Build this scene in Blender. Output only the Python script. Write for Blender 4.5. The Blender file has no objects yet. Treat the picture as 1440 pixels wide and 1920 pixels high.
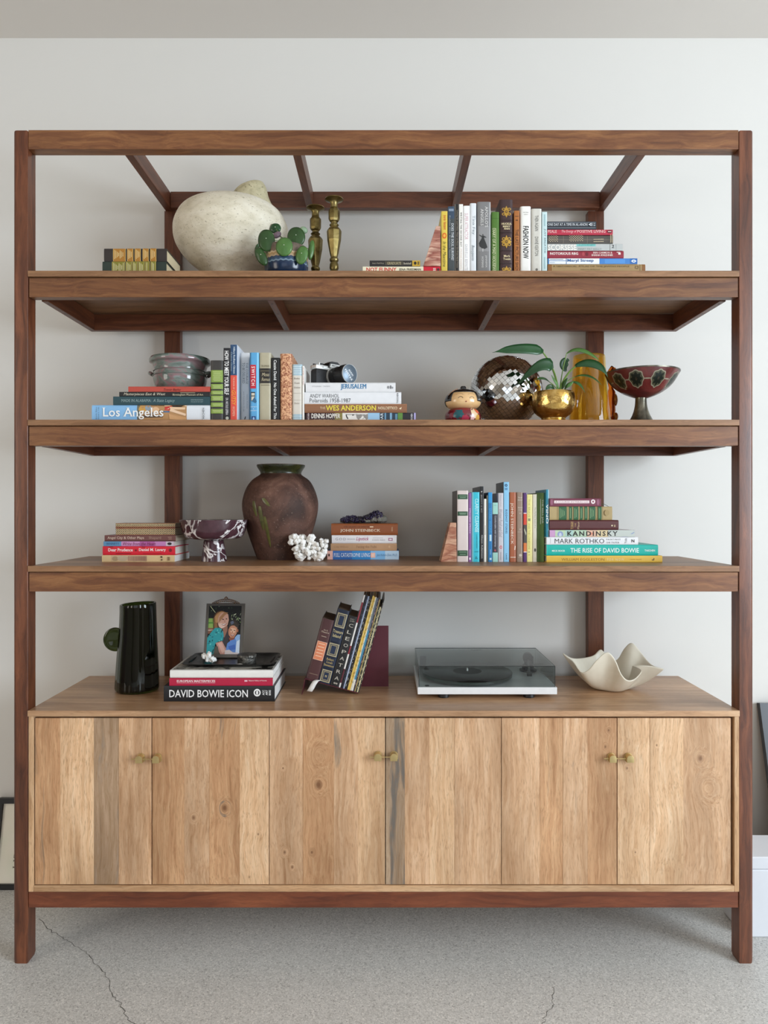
import bpy, bmesh, math, random
from mathutils import Vector, Matrix, noise

random.seed(7)
PI = math.pi
SC = bpy.context.scene
COL = SC.collection

# ---------------------------------------------------------------- camera
D = 2.15            # camera distance to the front face of the bookcase
K = D / 1331.0      # metres per pixel (1440 px wide frame) on that face
H = (1807 - 955) * K
cam_d = bpy.data.cameras.new('camera')
cam_d.sensor_fit = 'HORIZONTAL'
cam_d.sensor_width = 36.0
cam_d.lens = 36.0 * 1331.0 / 1440.0
cam_d.shift_y = -5.0 / 1440.0
cam_d.clip_start = 0.05
cam = bpy.data.objects.new('camera', cam_d)
cam.location = (0, -D, H)
cam.rotation_euler = (PI / 2, 0, 0)
COL.objects.link(cam)
SC.camera = cam

# ---------------------------------------------------------------- world, lights, exposure
world = bpy.data.worlds.new('world')
SC.world = world
world.use_nodes = True
bg = world.node_tree.nodes['Background']
bg.inputs[0].default_value = (0.80, 0.88, 1.0, 1)
bg.inputs[1].default_value = 1.0

def area(name, loc, rot, sx, sy, watts, color):
    d = bpy.data.lights.new(name, 'AREA')
    d.shape = 'RECTANGLE'; d.size = sx; d.size_y = sy
    d.energy = watts; d.color = color
    o = bpy.data.objects.new(name, d)
    o.location = loc; o.rotation_euler = rot
    COL.objects.link(o)
    return o

ROOM_L, ROOM_R, ROOM_B, ROOM_F, CEIL = -3.6, 4.2, 0.50, -5.8, 3.135
# daylight through the right window, plus two warm fill lights
area('window_daylight_right', (ROOM_R - 0.03, -3.2, 1.80), (0, PI / 2, 0), 2.2, 3.0, 296, (0.785, 0.895, 1.0))
area('fill_light_rear', (-0.6, ROOM_F + 0.03, 1.70), (PI / 2, 0, 0), 3.0, 1.9, 7, (1.0, 0.95, 0.88))  # added weak warm fill behind the camera, stands in for room bounce
area('fill_light_left', (ROOM_L + 0.03, -2.6, 1.75), (0, -PI / 2, 0), 1.9, 1.6, 38, (1.0, 0.90, 0.78))  # added warm fill that lifts the left side of the wall

vs = SC.view_settings
vs.view_transform = 'Standard'
vs.look = 'None'
vs.exposure = 0.0
vs.gamma = 1.0
vs.use_curve_mapping = False
SC.cycles.max_bounces = 8
SC.cycles.transparent_max_bounces = 24
SC.cycles.use_denoising = True

# ---------------------------------------------------------------- helpers: pixels at a depth Y (metres behind the bookcase front) to metres
def sc(Y): return D / (D + Y)
def PX(px, Y=0.0): return (px - 720) * K / sc(Y)
def PZ(py, Y=0.0): return H - (py - 955) * K / sc(Y)
def PP(px, py, Y=0.0): return Vector((PX(px, Y), Y, PZ(py, Y)))

def srgb(h):
    if isinstance(h, str):
        h = h.lstrip('#')
        c = [int(h[i:i + 2], 16) / 255 for i in (0, 2, 4)]
    else:
        c = list(h)
    return tuple((x / 12.92 if x <= 0.04045 else ((x + 0.055) / 1.055) ** 2.4) for x in c)

# ---------------------------------------------------------------- mesh builder
class MB:
    def __init__(self):
        self.v = []; self.f = []; self.smooth = False
    def add(self, vs, fs):
        n = len(self.v)
        self.v += [Vector(p) for p in vs]
        self.f += [tuple(i + n for i in f) for f in fs]
        return self
    def box(self, x0, x1, y0, y1, z0, z1, b=0.0):
        if b <= 0:
            vs_ = [(x, y, z) for z in (z0, z1) for y in (y0, y1) for x in (x0, x1)]
            fs = [(0, 2, 3, 1), (4, 5, 7, 6), (0, 1, 5, 4), (2, 6, 7, 3), (0, 4, 6, 2), (1, 3, 7, 5)]
            return self.add(vs_, fs)
        bm = bmesh.new()
        bmesh.ops.create_cube(bm, size=1.0)
        for v in bm.verts:
            v.co = Vector(((x0 + x1) / 2 + v.co.x * (x1 - x0), (y0 + y1) / 2 + v.co.y * (y1 - y0), (z0 + z1) / 2 + v.co.z * (z1 - z0)))
        bmesh.ops.bevel(bm, geom=list(bm.edges), offset=b, segments=2, affect='EDGES', profile=0.6)
        return self.bm(bm)
    def bm(self, bm):
        bm.verts.index_update()
        self.add([v.co.copy() for v in bm.verts], [[v.index for v in f.verts] for f in bm.faces])
        bm.free()
        return self
    def ico(self, c, r, sub=1, sq=(1, 1, 1), amp=0.0, fr=20.0):
        bm = bmesh.new()
        bmesh.ops.create_icosphere(bm, subdivisions=sub, radius=1.0)
        c = Vector(c)
        for v in bm.verts:
            k = 1 + amp * noise.noise(v.co * 2.1 + c * fr) if amp else 1
            v.co = c + Vector((v.co.x * r * sq[0] * k, v.co.y * r * sq[1] * k, v.co.z * r * sq[2] * k))
        return self.bm(bm)
    def prism(self, pts, y0, y1, fn=None):
        """polygon pts [(x,z)] extruded from y0 to y1"""
        n = len(pts)
        vs_ = [(p[0], y0, p[1]) for p in pts] + [(p[0], y1, p[1]) for p in pts]
        fs = [tuple(range(n)), tuple(range(2 * n - 1, n - 1, -1))] + [(i, i + n, (i + 1) % n + n, (i + 1) % n) for i in range(n)]
        if fn: vs_ = [fn(Vector(p)) for p in vs_]
        return self.add(vs_, fs)
    def rings(self, rg, n=40, cap=(True, True)):
        """rg: list of lists of Vectors"""
        base = len(self.v)
        m = len(rg[0])
        for r in rg: self.v += [Vector(p) for p in r]
        for k in range(len(rg) - 1):
            for i in range(m):
                j = (i + 1) % m
                self.f.append((base + k * m + i, base + k * m + j, base + (k + 1) * m + j, base + (k + 1) * m + i))
        if cap[0]: self.f.append(tuple(base + i for i in range(m)))
        if cap[1]: self.f.append(tuple(base + (len(rg) - 1) * m + i for i in reversed(range(m))))
        return self
    def lathe(self, prof, c=(0, 0, 0), n=32, axis='Z', cap=(True, True)):
        """prof [(r, h)] around axis through c"""
        c = Vector(c); rg = []
        for r, h in prof:
            ring = []
            for i in range(n):
                a = 2 * PI * i / n
                if axis == 'Z': p = Vector((r * math.cos(a), r * math.sin(a), h))
                elif axis == 'Y': p = Vector((r * math.cos(a), h, r * math.sin(a)))
                else: p = Vector((h, r * math.cos(a), r * math.sin(a)))
                ring.append(c + p)
            rg.append(ring)
        return self.rings(rg, n, cap)
    def tube(self, pts, r, n=8, closed=False):
        pts = [Vector(p) for p in pts]
        rr = r if isinstance(r, (list, tuple)) else [r] * len(pts)
        rg = []; up = Vector((0, 0, 1)); prev = None
        m = len(pts)
        for i, p in enumerate(pts):
            if closed: t = (pts[(i + 1) % m] - pts[i - 1])
            else: t = pts[min(i + 1, m - 1)] - pts[max(i - 1, 0)]
            t.normalize()
            if prev is None:
                a = up if abs(t.dot(up)) < 0.9 else Vector((1, 0, 0))
                u = t.cross(a).normalized()
            else:
                u = (prev - t * prev.dot(t)).normalized()
            prev = u; w = t.cross(u)
            rg.append([p + (u * math.cos(2 * PI * k / n) + w * math.sin(2 * PI * k / n)) * rr[i] for k in range(n)])
        if closed:
            rg.append(rg[0]); return self.rings(rg, n, (False, False))
        return self.rings(rg, n)
    def xf(self, M):
        self.v = [M @ p for p in self.v]; return self

OFF = {}
def setp(o, label=None, cat=None, group=None, kind=None):
    if label: o['label'] = label
    if cat: o['category'] = cat
    if group: o['group'] = group
    if kind: o['kind'] = kind
    return o

def thing(name, label, cat, loc=(0, 0, 0), rot=(0, 0, 0), group=None):
    o = bpy.data.objects.new(name, None)
    o.empty_display_size = 0.05
    o.location = loc; o.rotation_euler = rot
    COL.objects.link(o)
    OFF[o.name] = Vector((0, 0, 0))
    return setp(o, label, cat, group)

def part(name, mb, mat, parent=None, smooth=False, label=None, cat=None, group=None, kind=None, origin=None, bevel=0.0, auto=None, mods=None):
    """vertices in the coordinates of the top-level root"""
    vs_ = mb.v
    lo = Vector([min(p[i] for p in vs_) for i in range(3)]); hi = Vector([max(p[i] for p in vs_) for i in range(3)])
    c = Vector(origin) if origin is not None else (lo + hi) / 2
    if parent is None and origin is None: c.z = lo.z
    me = bpy.data.meshes.new(name)
    me.from_pydata([p - c for p in vs_], [], mb.f)
    me.validate(clean_customdata=False)
    bm = bmesh.new(); bm.from_mesh(me)
    if name not in ('lettering', 'print'):
        bmesh.ops.recalc_face_normals(bm, faces=bm.faces)
    if bevel > 0:
        bmesh.ops.bevel(bm, geom=[e for e in bm.edges if e.is_manifold and e.calc_face_angle(0) > 0.6], offset=bevel, segments=2, affect='EDGES', profile=0.6)
    if smooth:
        for f in bm.faces: f.smooth = True
        for e in bm.edges:
            if e.is_manifold and e.calc_face_angle(0) > (auto or 0.75): e.smooth = False
    bm.to_mesh(me); bm.free()
    me.materials.append(mat)
    o = bpy.data.objects.new(name, me)
    COL.objects.link(o)
    if parent is not None:
        o.parent = parent
        o.location = c - OFF[parent.name]
        OFF[o.name] = c
    else:
        o.location = c
        OFF[o.name] = c
    if mods: mods(o)
    return setp(o, label, cat, group, kind)

# ---------------------------------------------------------------- materials
MATS = {}
def newmat(name):
    m = bpy.data.materials.new(name); m.use_nodes = True
    nt = m.node_tree
    return m, nt, nt.nodes, nt.links, nt.nodes['Principled BSDF']

def N(nt, typ, **kw):
    n = nt.nodes.new(typ)
    for k, v in kw.items():
        if k.startswith('i_'):
            n.inputs[int(k[2:])].default_value = v
        else: setattr(n, k, v)
    return n

def objcoord(nt, scale=(1, 1, 1), rnd=True):
    tc = N(nt, 'ShaderNodeTexCoord')
    mp = N(nt, 'ShaderNodeMapping')
    nt.links.new(tc.outputs['Object'], mp.inputs['Vector'])
    mp.inputs['Scale'].default_value = scale
    if rnd:
        oi = N(nt, 'ShaderNodeObjectInfo')
        ml = N(nt, 'ShaderNodeMath', operation='MULTIPLY'); ml.inputs[1].default_value = 37.0
        nt.links.new(oi.outputs['Random'], ml.inputs[0])
        cb = N(nt, 'ShaderNodeCombineXYZ')
        for i in range(3): nt.links.new(ml.outputs[0], cb.inputs[i])
        nt.links.new(cb.outputs[0], mp.inputs['Location'])
    return mp.outputs[0]

def ramp(nt, fac, stops, interp='LINEAR'):
    r = N(nt, 'ShaderNodeValToRGB')
    r.color_ramp.interpolation = interp
    el = r.color_ramp.elements
    while len(el) > 1: el.remove(el[0])
    el[0].position = stops[0][0]; el[0].color = (*srgb(stops[0][1]), 1)
    for p, c in stops[1:]:
        e = el.new(p); e.color = (*srgb(c), 1)
    nt.links.new(fac, r.inputs[0])
    return r.outputs[0]

def noise_tex(nt, vec, scale, detail=4, rough=0.55, dist=0.0):
    n = N(nt, 'ShaderNodeTexNoise')
    nt.links.new(vec, n.inputs['Vector'])
    n.inputs['Scale'].default_value = scale; n.inputs['Detail'].default_value = detail
    n.inputs['Roughness'].default_value = rough; n.inputs['Distortion'].default_value = dist
    return n.outputs['Fac']

def mixc(nt, fac, a, b, mode='MIX'):
    m = N(nt, 'ShaderNodeMix', data_type='RGBA', blend_type=mode)
    for sock, val in ((m.inputs[0], fac), (m.inputs[6], a), (m.inputs[7], b)):
        if isinstance(val, (int, float)): sock.default_value = val
        elif isinstance(val, (str, tuple)): sock.default_value = (*srgb(val), 1)
        else: nt.links.new(val, sock)
    return m.outputs[2]

def bump(nt, bsdf, h, strength=0.2, dist=0.002):
    b = N(nt, 'ShaderNodeBump'); b.inputs['Strength'].default_value = strength; b.inputs['Distance'].default_value = dist
    nt.links.new(h, b.inputs['Height']); nt.links.new(b.outputs[0], bsdf.inputs['Normal'])

def paint(color, rough=0.5, metal=0.0, spec=0.5, coat=0.0, grain=0.06, gs=60.0, emit=None):
    key = ('paint', color, rough, metal, spec, coat, grain, gs)
    if key in MATS: return MATS[key]
    m, nt, nd, lk, b = newmat('paint')
    v = objcoord(nt)
    n = noise_tex(nt, v, gs, 3)
    c = srgb(color)
    hi = tuple(min(1, x * (1 + grain)) for x in c); lo = tuple(x * (1 - grain) for x in c)
    mx = N(nt, 'ShaderNodeMix', data_type='RGBA')
    lk.new(n, mx.inputs[0]); mx.inputs[6].default_value = (*lo, 1); mx.inputs[7].default_value = (*hi, 1)
    lk.new(mx.outputs[2], b.inputs['Base Color'])
    b.inputs['Roughness'].default_value = rough; b.inputs['Metallic'].default_value = metal
    b.inputs['Specular IOR Level'].default_value = spec; b.inputs['Coat Weight'].default_value = coat
    MATS[key] = m; return m

def wood(stops, axis='X', across=55.0, along=2.2, fine=0.35, rough=0.45, dist=1.2, streak=None, coat=0.0, knots=None, key=None, pores='#6a4a2c'):
    k = ('wood', str(stops), axis, across, along, fine, rough, dist, str(streak), str(knots), key)
    if k in MATS: return MATS[k]
    m, nt, nd, lk, b = newmat('wood')
    s = [across] * 3; s['XYZ'.index(axis)] = along
    v = objcoord(nt, (1, 1, 1))
    # slow warp of the grain
    wn = N(nt, 'ShaderNodeTexNoise'); lk.new(v, wn.inputs['Vector']); wn.inputs['Scale'].default_value = 4.5; wn.inputs['Detail'].default_value = 2
    sub = N(nt, 'ShaderNodeVectorMath', operation='SUBTRACT'); lk.new(wn.outputs['Color'], sub.inputs[0]); sub.inputs[1].default_value = (0.5, 0.5, 0.5)
    scl = N(nt, 'ShaderNodeVectorMath', operation='SCALE'); lk.new(sub.outputs[0], scl.inputs[0]); scl.inputs['Scale'].default_value = 0.035 * dist
    add = N(nt, 'ShaderNodeVectorMath', operation='ADD'); lk.new(v, add.inputs[0]); lk.new(scl.outputs[0], add.inputs[1])
    vec = add.outputs[0]
    if knots:
        tc = N(nt, 'ShaderNodeTexCoord')
        kf = None; kd = None
        for (kx, kz, kr) in knots:
            d = N(nt, 'ShaderNodeVectorMath', operation='SUBTRACT'); lk.new(tc.outputs['Object'], d.inputs[0]); d.inputs[1].default_value = (kx, 0, kz)
            dm = N(nt, 'ShaderNodeVectorMath', operation='MULTIPLY'); lk.new(d.outputs[0], dm.inputs[0]); dm.inputs[1].default_value = (1, 0, 0.75) if axis == 'Z' else (0.6, 0, 1)
            ln = N(nt, 'ShaderNodeVectorMath', operation='LENGTH'); lk.new(dm.outputs[0], ln.inputs[0])
            mr = N(nt, 'ShaderNodeMapRange'); lk.new(ln.outputs['Value'], mr.inputs[0])
            mr.inputs[1].default_value = 0; mr.inputs[2].default_value = kr; mr.inputs[3].default_value = 1; mr.inputs[4].default_value = 0
            if kr < .045:
                if kd is None: kd = mr.outputs[0]
                else:
                    m2 = N(nt, 'ShaderNodeMath', operation='MAXIMUM'); lk.new(kd, m2.inputs[0]); lk.new(mr.outputs[0], m2.inputs[1]); kd = m2.outputs[0]
            if kf is None: kf = mr.outputs[0]
            else:
                mm = N(nt, 'ShaderNodeMath', operation='MAXIMUM'); lk.new(kf, mm.inputs[0]); lk.new(mr.outputs[0], mm.inputs[1]); kf = mm.outputs[0]
        # rings around the knots: displace across the grain
        kv = N(nt, 'ShaderNodeVectorMath', operation='SCALE'); kv.inputs[0].default_value = (0.9, 0.9, 0.9); 
        pw = N(nt, 'ShaderNodeMath', operation='POWER'); lk.new(kf, pw.inputs[0]); pw.inputs[1].default_value = 1.6
        sm = N(nt, 'ShaderNodeMath', operation='MULTIPLY'); lk.new(pw.outputs[0], sm.inputs[0]); sm.inputs[1].default_value = 0.075
        lk.new(sm.outputs[0], kv.inputs['Scale'])
        ad2 = N(nt, 'ShaderNodeVectorMath', operation='ADD'); lk.new(vec, ad2.inputs[0]); lk.new(kv.outputs[0], ad2.inputs[1]); vec = ad2.outputs[0]
    mp = N(nt, 'ShaderNodeMapping'); lk.new(vec, mp.inputs['Vector']); mp.inputs['Scale'].default_value = s
    n1 = noise_tex(nt, mp.outputs[0], 1.0, 5, 0.62, 0.6)
    col = ramp(nt, n1, stops)
    # broad tone drift
    mp3 = N(nt, 'ShaderNodeMapping'); lk.new(vec, mp3.inputs['Vector'])
    s3 = [9.0] * 3; s3['XYZ'.index(axis)] = 1.6; mp3.inputs['Scale'].default_value = s3
    n3 = noise_tex(nt, mp3.outputs[0], 1.0, 3, 0.5, 0.5)
    tone = ramp(nt, n3, [(0.3, '#b2a89c'), (0.7, '#ffffff')])
    col = mixc(nt, 0.75, col, tone, 'MULTIPLY')
    if streak:
        mp4 = N(nt, 'ShaderNodeMapping'); lk.new(vec, mp4.inputs['Vector'])
        s4 = [26.0] * 3; s4['XYZ'.index(axis)] = 2.0; mp4.inputs['Scale'].default_value = s4
        n4 = noise_tex(nt, mp4.outputs[0], 1.0, 4, 0.6, 0.8)
        mr = N(nt, 'ShaderNodeMapRange'); lk.new(n4, mr.inputs[0]); mr.inputs[1].default_value = streak[1]; mr.inputs[2].default_value = streak[1] + 0.12
        mr.inputs[3].default_value = 0; mr.inputs[4].default_value = streak[2]
        col = mixc(nt, mr.outputs[0], col, streak[0])
    # pores
    mp2 = N(nt, 'ShaderNodeMapping'); lk.new(vec, mp2.inputs['Vector'])
    s2 = [420.0] * 3; s2['XYZ'.index(axis)] = 34.0; mp2.inputs['Scale'].default_value = s2
    n2 = noise_tex(nt, mp2.outputs[0], 1.0, 2, 0.5)
    mr2 = N(nt, 'ShaderNodeMapRange'); lk.new(n2, mr2.inputs[0]); mr2.inputs[1].default_value = 0.52; mr2.inputs[2].default_value = 0.72
    mr2.inputs[3].default_value = 0; mr2.inputs[4].default_value = fine
    col = mixc(nt, mr2.outputs[0], col, pores)
    if knots and kd:
        mk = N(nt, 'ShaderNodeMapRange'); lk.new(kd, mk.inputs[0]); mk.inputs[1].default_value = 0.62; mk.inputs[2].default_value = 0.9
        mk.inputs[3].default_value = 0; mk.inputs[4].default_value = 0.8
        col = mixc(nt, mk.outputs[0], col, '#6b4326')
    lk.new(col, b.inputs['Base Color'])
    b.inputs['Roughness'].default_value = rough
    b.inputs['Coat Weight'].default_value = coat
    b.inputs['Coat Roughness'].default_value = 0.25
    bump(nt, b, n2, 0.12, 0.001)
    MATS[k] = m; return m

def glassmat(color, rough=0.0, ior=1.45, trans=1.0):
    key = ('glass', color, rough, ior, trans)
    if key in MATS: return MATS[key]
    m, nt, nd, lk, b = newmat('glass')
    v = objcoord(nt); n = noise_tex(nt, v, 14, 2)
    c = mixc(nt, n, color, tuple(min(1.0, x * 1.06) for x in [int(color.lstrip('#')[i:i + 2], 16) / 255 for i in (0, 2, 4)]))
    lk.new(c, b.inputs['Base Color'])
    b.inputs['Transmission Weight'].default_value = trans
    b.inputs['Roughness'].default_value = rough; b.inputs['IOR'].default_value = ior
    MATS[key] = m; return m

def panemat(color, scatter=None):
    """thin pane: tinted see-through with a mirror-like surface reflection"""
    key = ('pane', color, scatter)
    if key in MATS: return MATS[key]
    m, nt, nd, lk, b = newmat('pane')
    out = nd['Material Output']
    tr = N(nt, 'ShaderNodeBsdfTransparent'); tr.inputs[0].default_value = (*srgb(color), 1)
    gl = N(nt, 'ShaderNodeBsdfGlossy'); gl.inputs['Roughness'].default_value = 0.03
    fr = N(nt, 'ShaderNodeFresnel'); fr.inputs[0].default_value = 1.5
    ge = N(nt, 'ShaderNodeNewGeometry'); iv = N(nt, 'ShaderNodeMath', operation='SUBTRACT'); iv.inputs[0].default_value = 1.0; lk.new(ge.outputs['Backfacing'], iv.inputs[1])
    ff = N(nt, 'ShaderNodeMath', operation='MULTIPLY'); lk.new(fr.outputs[0], ff.inputs[0]); lk.new(iv.outputs[0], ff.inputs[1])
    mx = N(nt, 'ShaderNodeMixShader')
    lk.new(ff.outputs[0], mx.inputs[0])
    base = tr.outputs[0]
    if scatter:   # bubbly glass glows a little with the light behind it
        df = N(nt, 'ShaderNodeBsdfTranslucent'); df.inputs[0].default_value = (*srgb(scatter), 1)
        d2 = N(nt, 'ShaderNodeBsdfDiffuse'); d2.inputs[0].default_value = (*srgb(scatter), 1)
        ms_ = N(nt, 'ShaderNodeMixShader'); lk.new(df.outputs[0], ms_.inputs[1]); lk.new(d2.outputs[0], ms_.inputs[2])
        m3 = N(nt, 'ShaderNodeMixShader'); m3.inputs[0].default_value = 0.16; lk.new(tr.outputs[0], m3.inputs[1]); lk.new(ms_.outputs[0], m3.inputs[2]); base = m3.outputs[0]
    lk.new(base, mx.inputs[1]); lk.new(gl.outputs[0], mx.inputs[2])
    lk.new(mx.outputs[0], out.inputs[0])
    MATS[key] = m; return m

def mottled(stops, scale=8, detail=6, rough=0.6, bscale=None, bstr=0.2, stretch=(1, 1, 1), metal=0.0, coat=0.0, dist=0.6, speck=None):
    key = ('mott', str(stops), scale, rough, bscale, stretch, metal, coat, dist)
    if key in MATS: return MATS[key]
    m, nt, nd, lk, b = newmat('mottled')
    v = objcoord(nt, stretch, True)
    n = noise_tex(nt, v, scale, detail, 0.6, dist)
    col = ramp(nt, n, stops)
    if speck:
        n2 = noise_tex(nt, v, speck[0], 2, 0.5)
        mr = N(nt, 'ShaderNodeMapRange'); lk.new(n2, mr.inputs[0]); mr.inputs[1].default_value = speck[1]; mr.inputs[2].default_value = speck[1] + 0.06
        mr.inputs[3].default_value = 0; mr.inputs[4].default_value = speck[3]
        col = mixc(nt, mr.outputs[0], col, speck[2])
    lk.new(col, b.inputs['Base Color'])
    b.inputs['Roughness'].default_value = rough; b.inputs['Metallic'].default_value = metal
    b.inputs['Coat Weight'].default_value = coat
    if bscale:
        bn = noise_tex(nt, v, bscale, 4); bump(nt, b, bn, bstr, 0.003)
    MATS[key] = m; return m

def veined(base, vein, scale=9.0, width=0.035, rough=0.15, dist=2.0, base2=None, stretch=(1, 1, 1)):
    m, nt, nd, lk, b = newmat('veined_marble')
    v = objcoord(nt, stretch, False)
    n = noise_tex(nt, v, scale, 3, 0.55, dist)
    a = N(nt, 'ShaderNodeMath', operation='SUBTRACT'); lk.new(n, a.inputs[0]); a.inputs[1].default_value = 0.5
    ab = N(nt, 'ShaderNodeMath', operation='ABSOLUTE'); lk.new(a.outputs[0], ab.inputs[0])
    mr = N(nt, 'ShaderNodeMapRange'); lk.new(ab.outputs[0], mr.inputs[0]); mr.inputs[1].default_value = width * 0.4; mr.inputs[2].default_value = width
    mr.inputs[3].default_value = 1; mr.inputs[4].default_value = 0
    n2 = noise_tex(nt, v, scale * 0.6, 3)
    g = N(nt, 'ShaderNodeMapRange'); lk.new(n2, g.inputs[0]); g.inputs[1].default_value = 0.45; g.inputs[2].default_value = 0.56
    mm = N(nt, 'ShaderNodeMath', operation='MULTIPLY'); lk.new(mr.outputs[0], mm.inputs[0]); lk.new(g.outputs[0], mm.inputs[1])
    bn = noise_tex(nt, v, scale * 5, 5)
    bc = mixc(nt, bn, base, base2 or base)
    lk.new(mixc(nt, mm.outputs[0], bc, vein), b.inputs['Base Color'])
    b.inputs['Roughness'].default_value = rough
    return m

def banded(stops, axis=2, scale=14.0, rough=0.4, dist=0.03):
    m, nt, nd, lk, b = newmat('banded_stone')
    v = objcoord(nt, (1, 1, 1), False)
    n = N(nt, 'ShaderNodeTexNoise'); lk.new(v, n.inputs['Vector']); n.inputs['Scale'].default_value = 22; n.inputs['Detail'].default_value = 5
    sub = N(nt, 'ShaderNodeVectorMath', operation='SCALE'); lk.new(n.outputs['Color'], sub.inputs[0]); sub.inputs['Scale'].default_value = dist
    ad = N(nt, 'ShaderNodeVectorMath', operation='ADD'); lk.new(v, ad.inputs[0]); lk.new(sub.outputs[0], ad.inputs[1])
    sc_ = [1.2] * 3; sc_[axis] = scale
    mp = N(nt, 'ShaderNodeMapping'); lk.new(ad.outputs[0], mp.inputs['Vector']); mp.inputs['Scale'].default_value = sc_
    mp.inputs['Rotation'].default_value = (0, 0.2, 0)
    n2 = noise_tex(nt, mp.outputs[0], 3.0, 4, 0.6)
    lk.new(ramp(nt, n2, stops), b.inputs['Base Color'])
    b.inputs['Roughness'].default_value = rough
    return m
# ================================================================ setting
def wall_paint(c1, c2, name):
    m, nt, nd, lk, b = newmat(name)
    v = objcoord(nt, (1, 1, 1), False)
    n = noise_tex(nt, v, 0.8, 4)
    lk.new(mixc(nt, n, c1, c2), b.inputs['Base Color'])
    b.inputs['Roughness'].default_value = 0.85
    b.inputs['Specular IOR Level'].default_value = 0.25
    bump(nt, b, noise_tex(nt, v, 120, 3), 0.06, 0.001)
    return m
M_WALL = wall_paint('#dddbd6', '#e3e1dc', 'wall_paint')
M_WALL2 = wall_paint('#96897b', '#9e9284', 'wall_paint_low_bounce')  # unseen walls kept dark to cut bounce light under the shelves
M_CEIL = wall_paint('#dcd6cf', '#e2dcd5', 'ceiling_paint')

m, nt, nd, lk, b = newmat('polished_concrete')
v = objcoord(nt, (1, 1, 1), False)
big = noise_tex(nt, v, 1.6, 5, 0.6, 0.5)
col = ramp(nt, big, [(0.3, '#bcbbb7'), (0.55, '#d0cfcb'), (0.75, '#dddcd8')])
vo = N(nt, 'ShaderNodeTexVoronoi'); lk.new(v, vo.inputs['Vector']); vo.inputs['Scale'].default_value = 290
bw = N(nt, 'ShaderNodeSeparateColor'); lk.new(vo.outputs['Color'], bw.inputs[0])
spk = ramp(nt, bw.outputs[0], [(0.0, '#7f7e7a'), (0.08, '#b8b7b3'), (0.5, '#d2d1cd'), (0.9, '#e6e5e1'), (1.0, '#fdfaf4')])
col = mixc(nt, 0.62, col, spk)
fn = noise_tex(nt, v, 420, 2)
col = mixc(nt, 0.3, col, ramp(nt, fn, [(0.3, '#9c9892'), (0.7, '#ffffff')]), 'MULTIPLY')
lk.new(col, b.inputs['Base Color'])
b.inputs['Roughness'].default_value = 0.42
M_FLOOR = m

def hwall(name, mb, mat): return part(name, mb, mat, kind='structure', origin=(0, 0, 0))
hwall('floor', MB().box(ROOM_L - 0.1, ROOM_R + 0.1, ROOM_F - 0.1, ROOM_B + 0.1, -0.1, 0), M_FLOOR)
FLOOR = bpy.data.objects['floor']
hwall('ceiling', MB().box(ROOM_L - 0.1, ROOM_R + 0.1, ROOM_F - 0.1, ROOM_B + 0.1, CEIL, CEIL + 0.1), M_CEIL)
hwall('wall_back', MB().box(ROOM_L - 0.1, ROOM_R + 0.1, ROOM_B, ROOM_B + 0.1, 0, CEIL), M_WALL)
def wall_hole(name, axis, pos, thick, lo, hi, h0, h1, z0, z1):
    mb = MB()
    def bx(a0, a1, c0, c1):
        if axis == 'x': mb.box(min(pos, pos + thick), max(pos, pos + thick), a0, a1, c0, c1)
        else: mb.box(a0, a1, min(pos, pos + thick), max(pos, pos + thick), c0, c1)
    bx(lo, h0, 0, CEIL); bx(h1, hi, 0, CEIL); bx(h0, h1, 0, z0); bx(h0, h1, z1, CEIL)
    hwall(name, mb, M_WALL2)
wall_hole('wall_right', 'x', ROOM_R, 0.1, ROOM_F, ROOM_B, -4.7, -1.7, 0.70, 2.90)
wall_hole('wall_left', 'x', ROOM_L, -0.1, ROOM_F, ROOM_B, -3.4, -1.8, 0.8, 2.7)
wall_hole('wall_front', 'y', ROOM_F, -0.1, ROOM_L - 0.1, ROOM_R + 0.1, -2.1, 0.9, 0.75, 2.65)
M_WIN = paint('#2b2b2b', 0.4)
def window(name, axis, pos, a0, a1, z0, z1, nb):
    mb = MB(); t = 0.05; w = 0.04
    def bx(p0, p1, c0, c1):
        if axis == 'x': mb.box(pos - t / 2, pos + t / 2, p0, p1, c0, c1)
        else: mb.box(p0, p1, pos - t / 2, pos + t / 2, c0, c1)
    bx(a0, a1, z0, z0 + w); bx(a0, a1, z1 - w, z1)
    for i in range(nb + 1):
        c = a0 + w / 2 + (a1 - a0 - w) * i / nb
        bx(c - w / 2, c + w / 2, z0 + w, z1 - w)
    hwall(name, mb, M_WIN)
window('window_1', 'x', ROOM_R + 0.05, -4.7, -1.7, 0.70, 2.90, 3)
window('window_2', 'y', ROOM_F - 0.05, -2.1, 0.9, 0.75, 2.65, 4)
window('window_3', 'x', ROOM_L - 0.05, -3.4, -1.8, 0.8, 2.7, 2)

# hairline cracks in the concrete
def crack(pts, w):
    mb = MB(); P3 = []
    for (x, y) in pts:
        Yd = D * ((1807 - 955) / (y - 955) - 1)
        P3.append(Vector((PX(x, Yd), Yd, 0.0004)))
    # jitter
    Q = []
    for i in range(len(P3) - 1):
        for k in range(7):
            t = k / 7.0
            p = P3[i].lerp(P3[i + 1], t) + Vector((random.uniform(-.006, .006), random.uniform(-.004, .004), 0))
            Q.append(p)
    Q.append(P3[-1])
    for i in range(len(Q) - 1):
        a, b_ = Q[i], Q[i + 1]; d = (b_ - a).normalized(); n_ = Vector((-d.y, d.x, 0)) * w * random.uniform(.5, 1.2)
        mb.add([a - n_, a + n_, b_ + n_, b_ - n_], [(0, 1, 2, 3)])
    part('crack', mb, paint('#5b5a55', 0.9), FLOOR)
crack([(75, 1722), (100, 1748), (130, 1765), (160, 1785), (180, 1808), (200, 1832), (215, 1868), (232, 1895), (252, 1925)], 0.0010)
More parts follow.
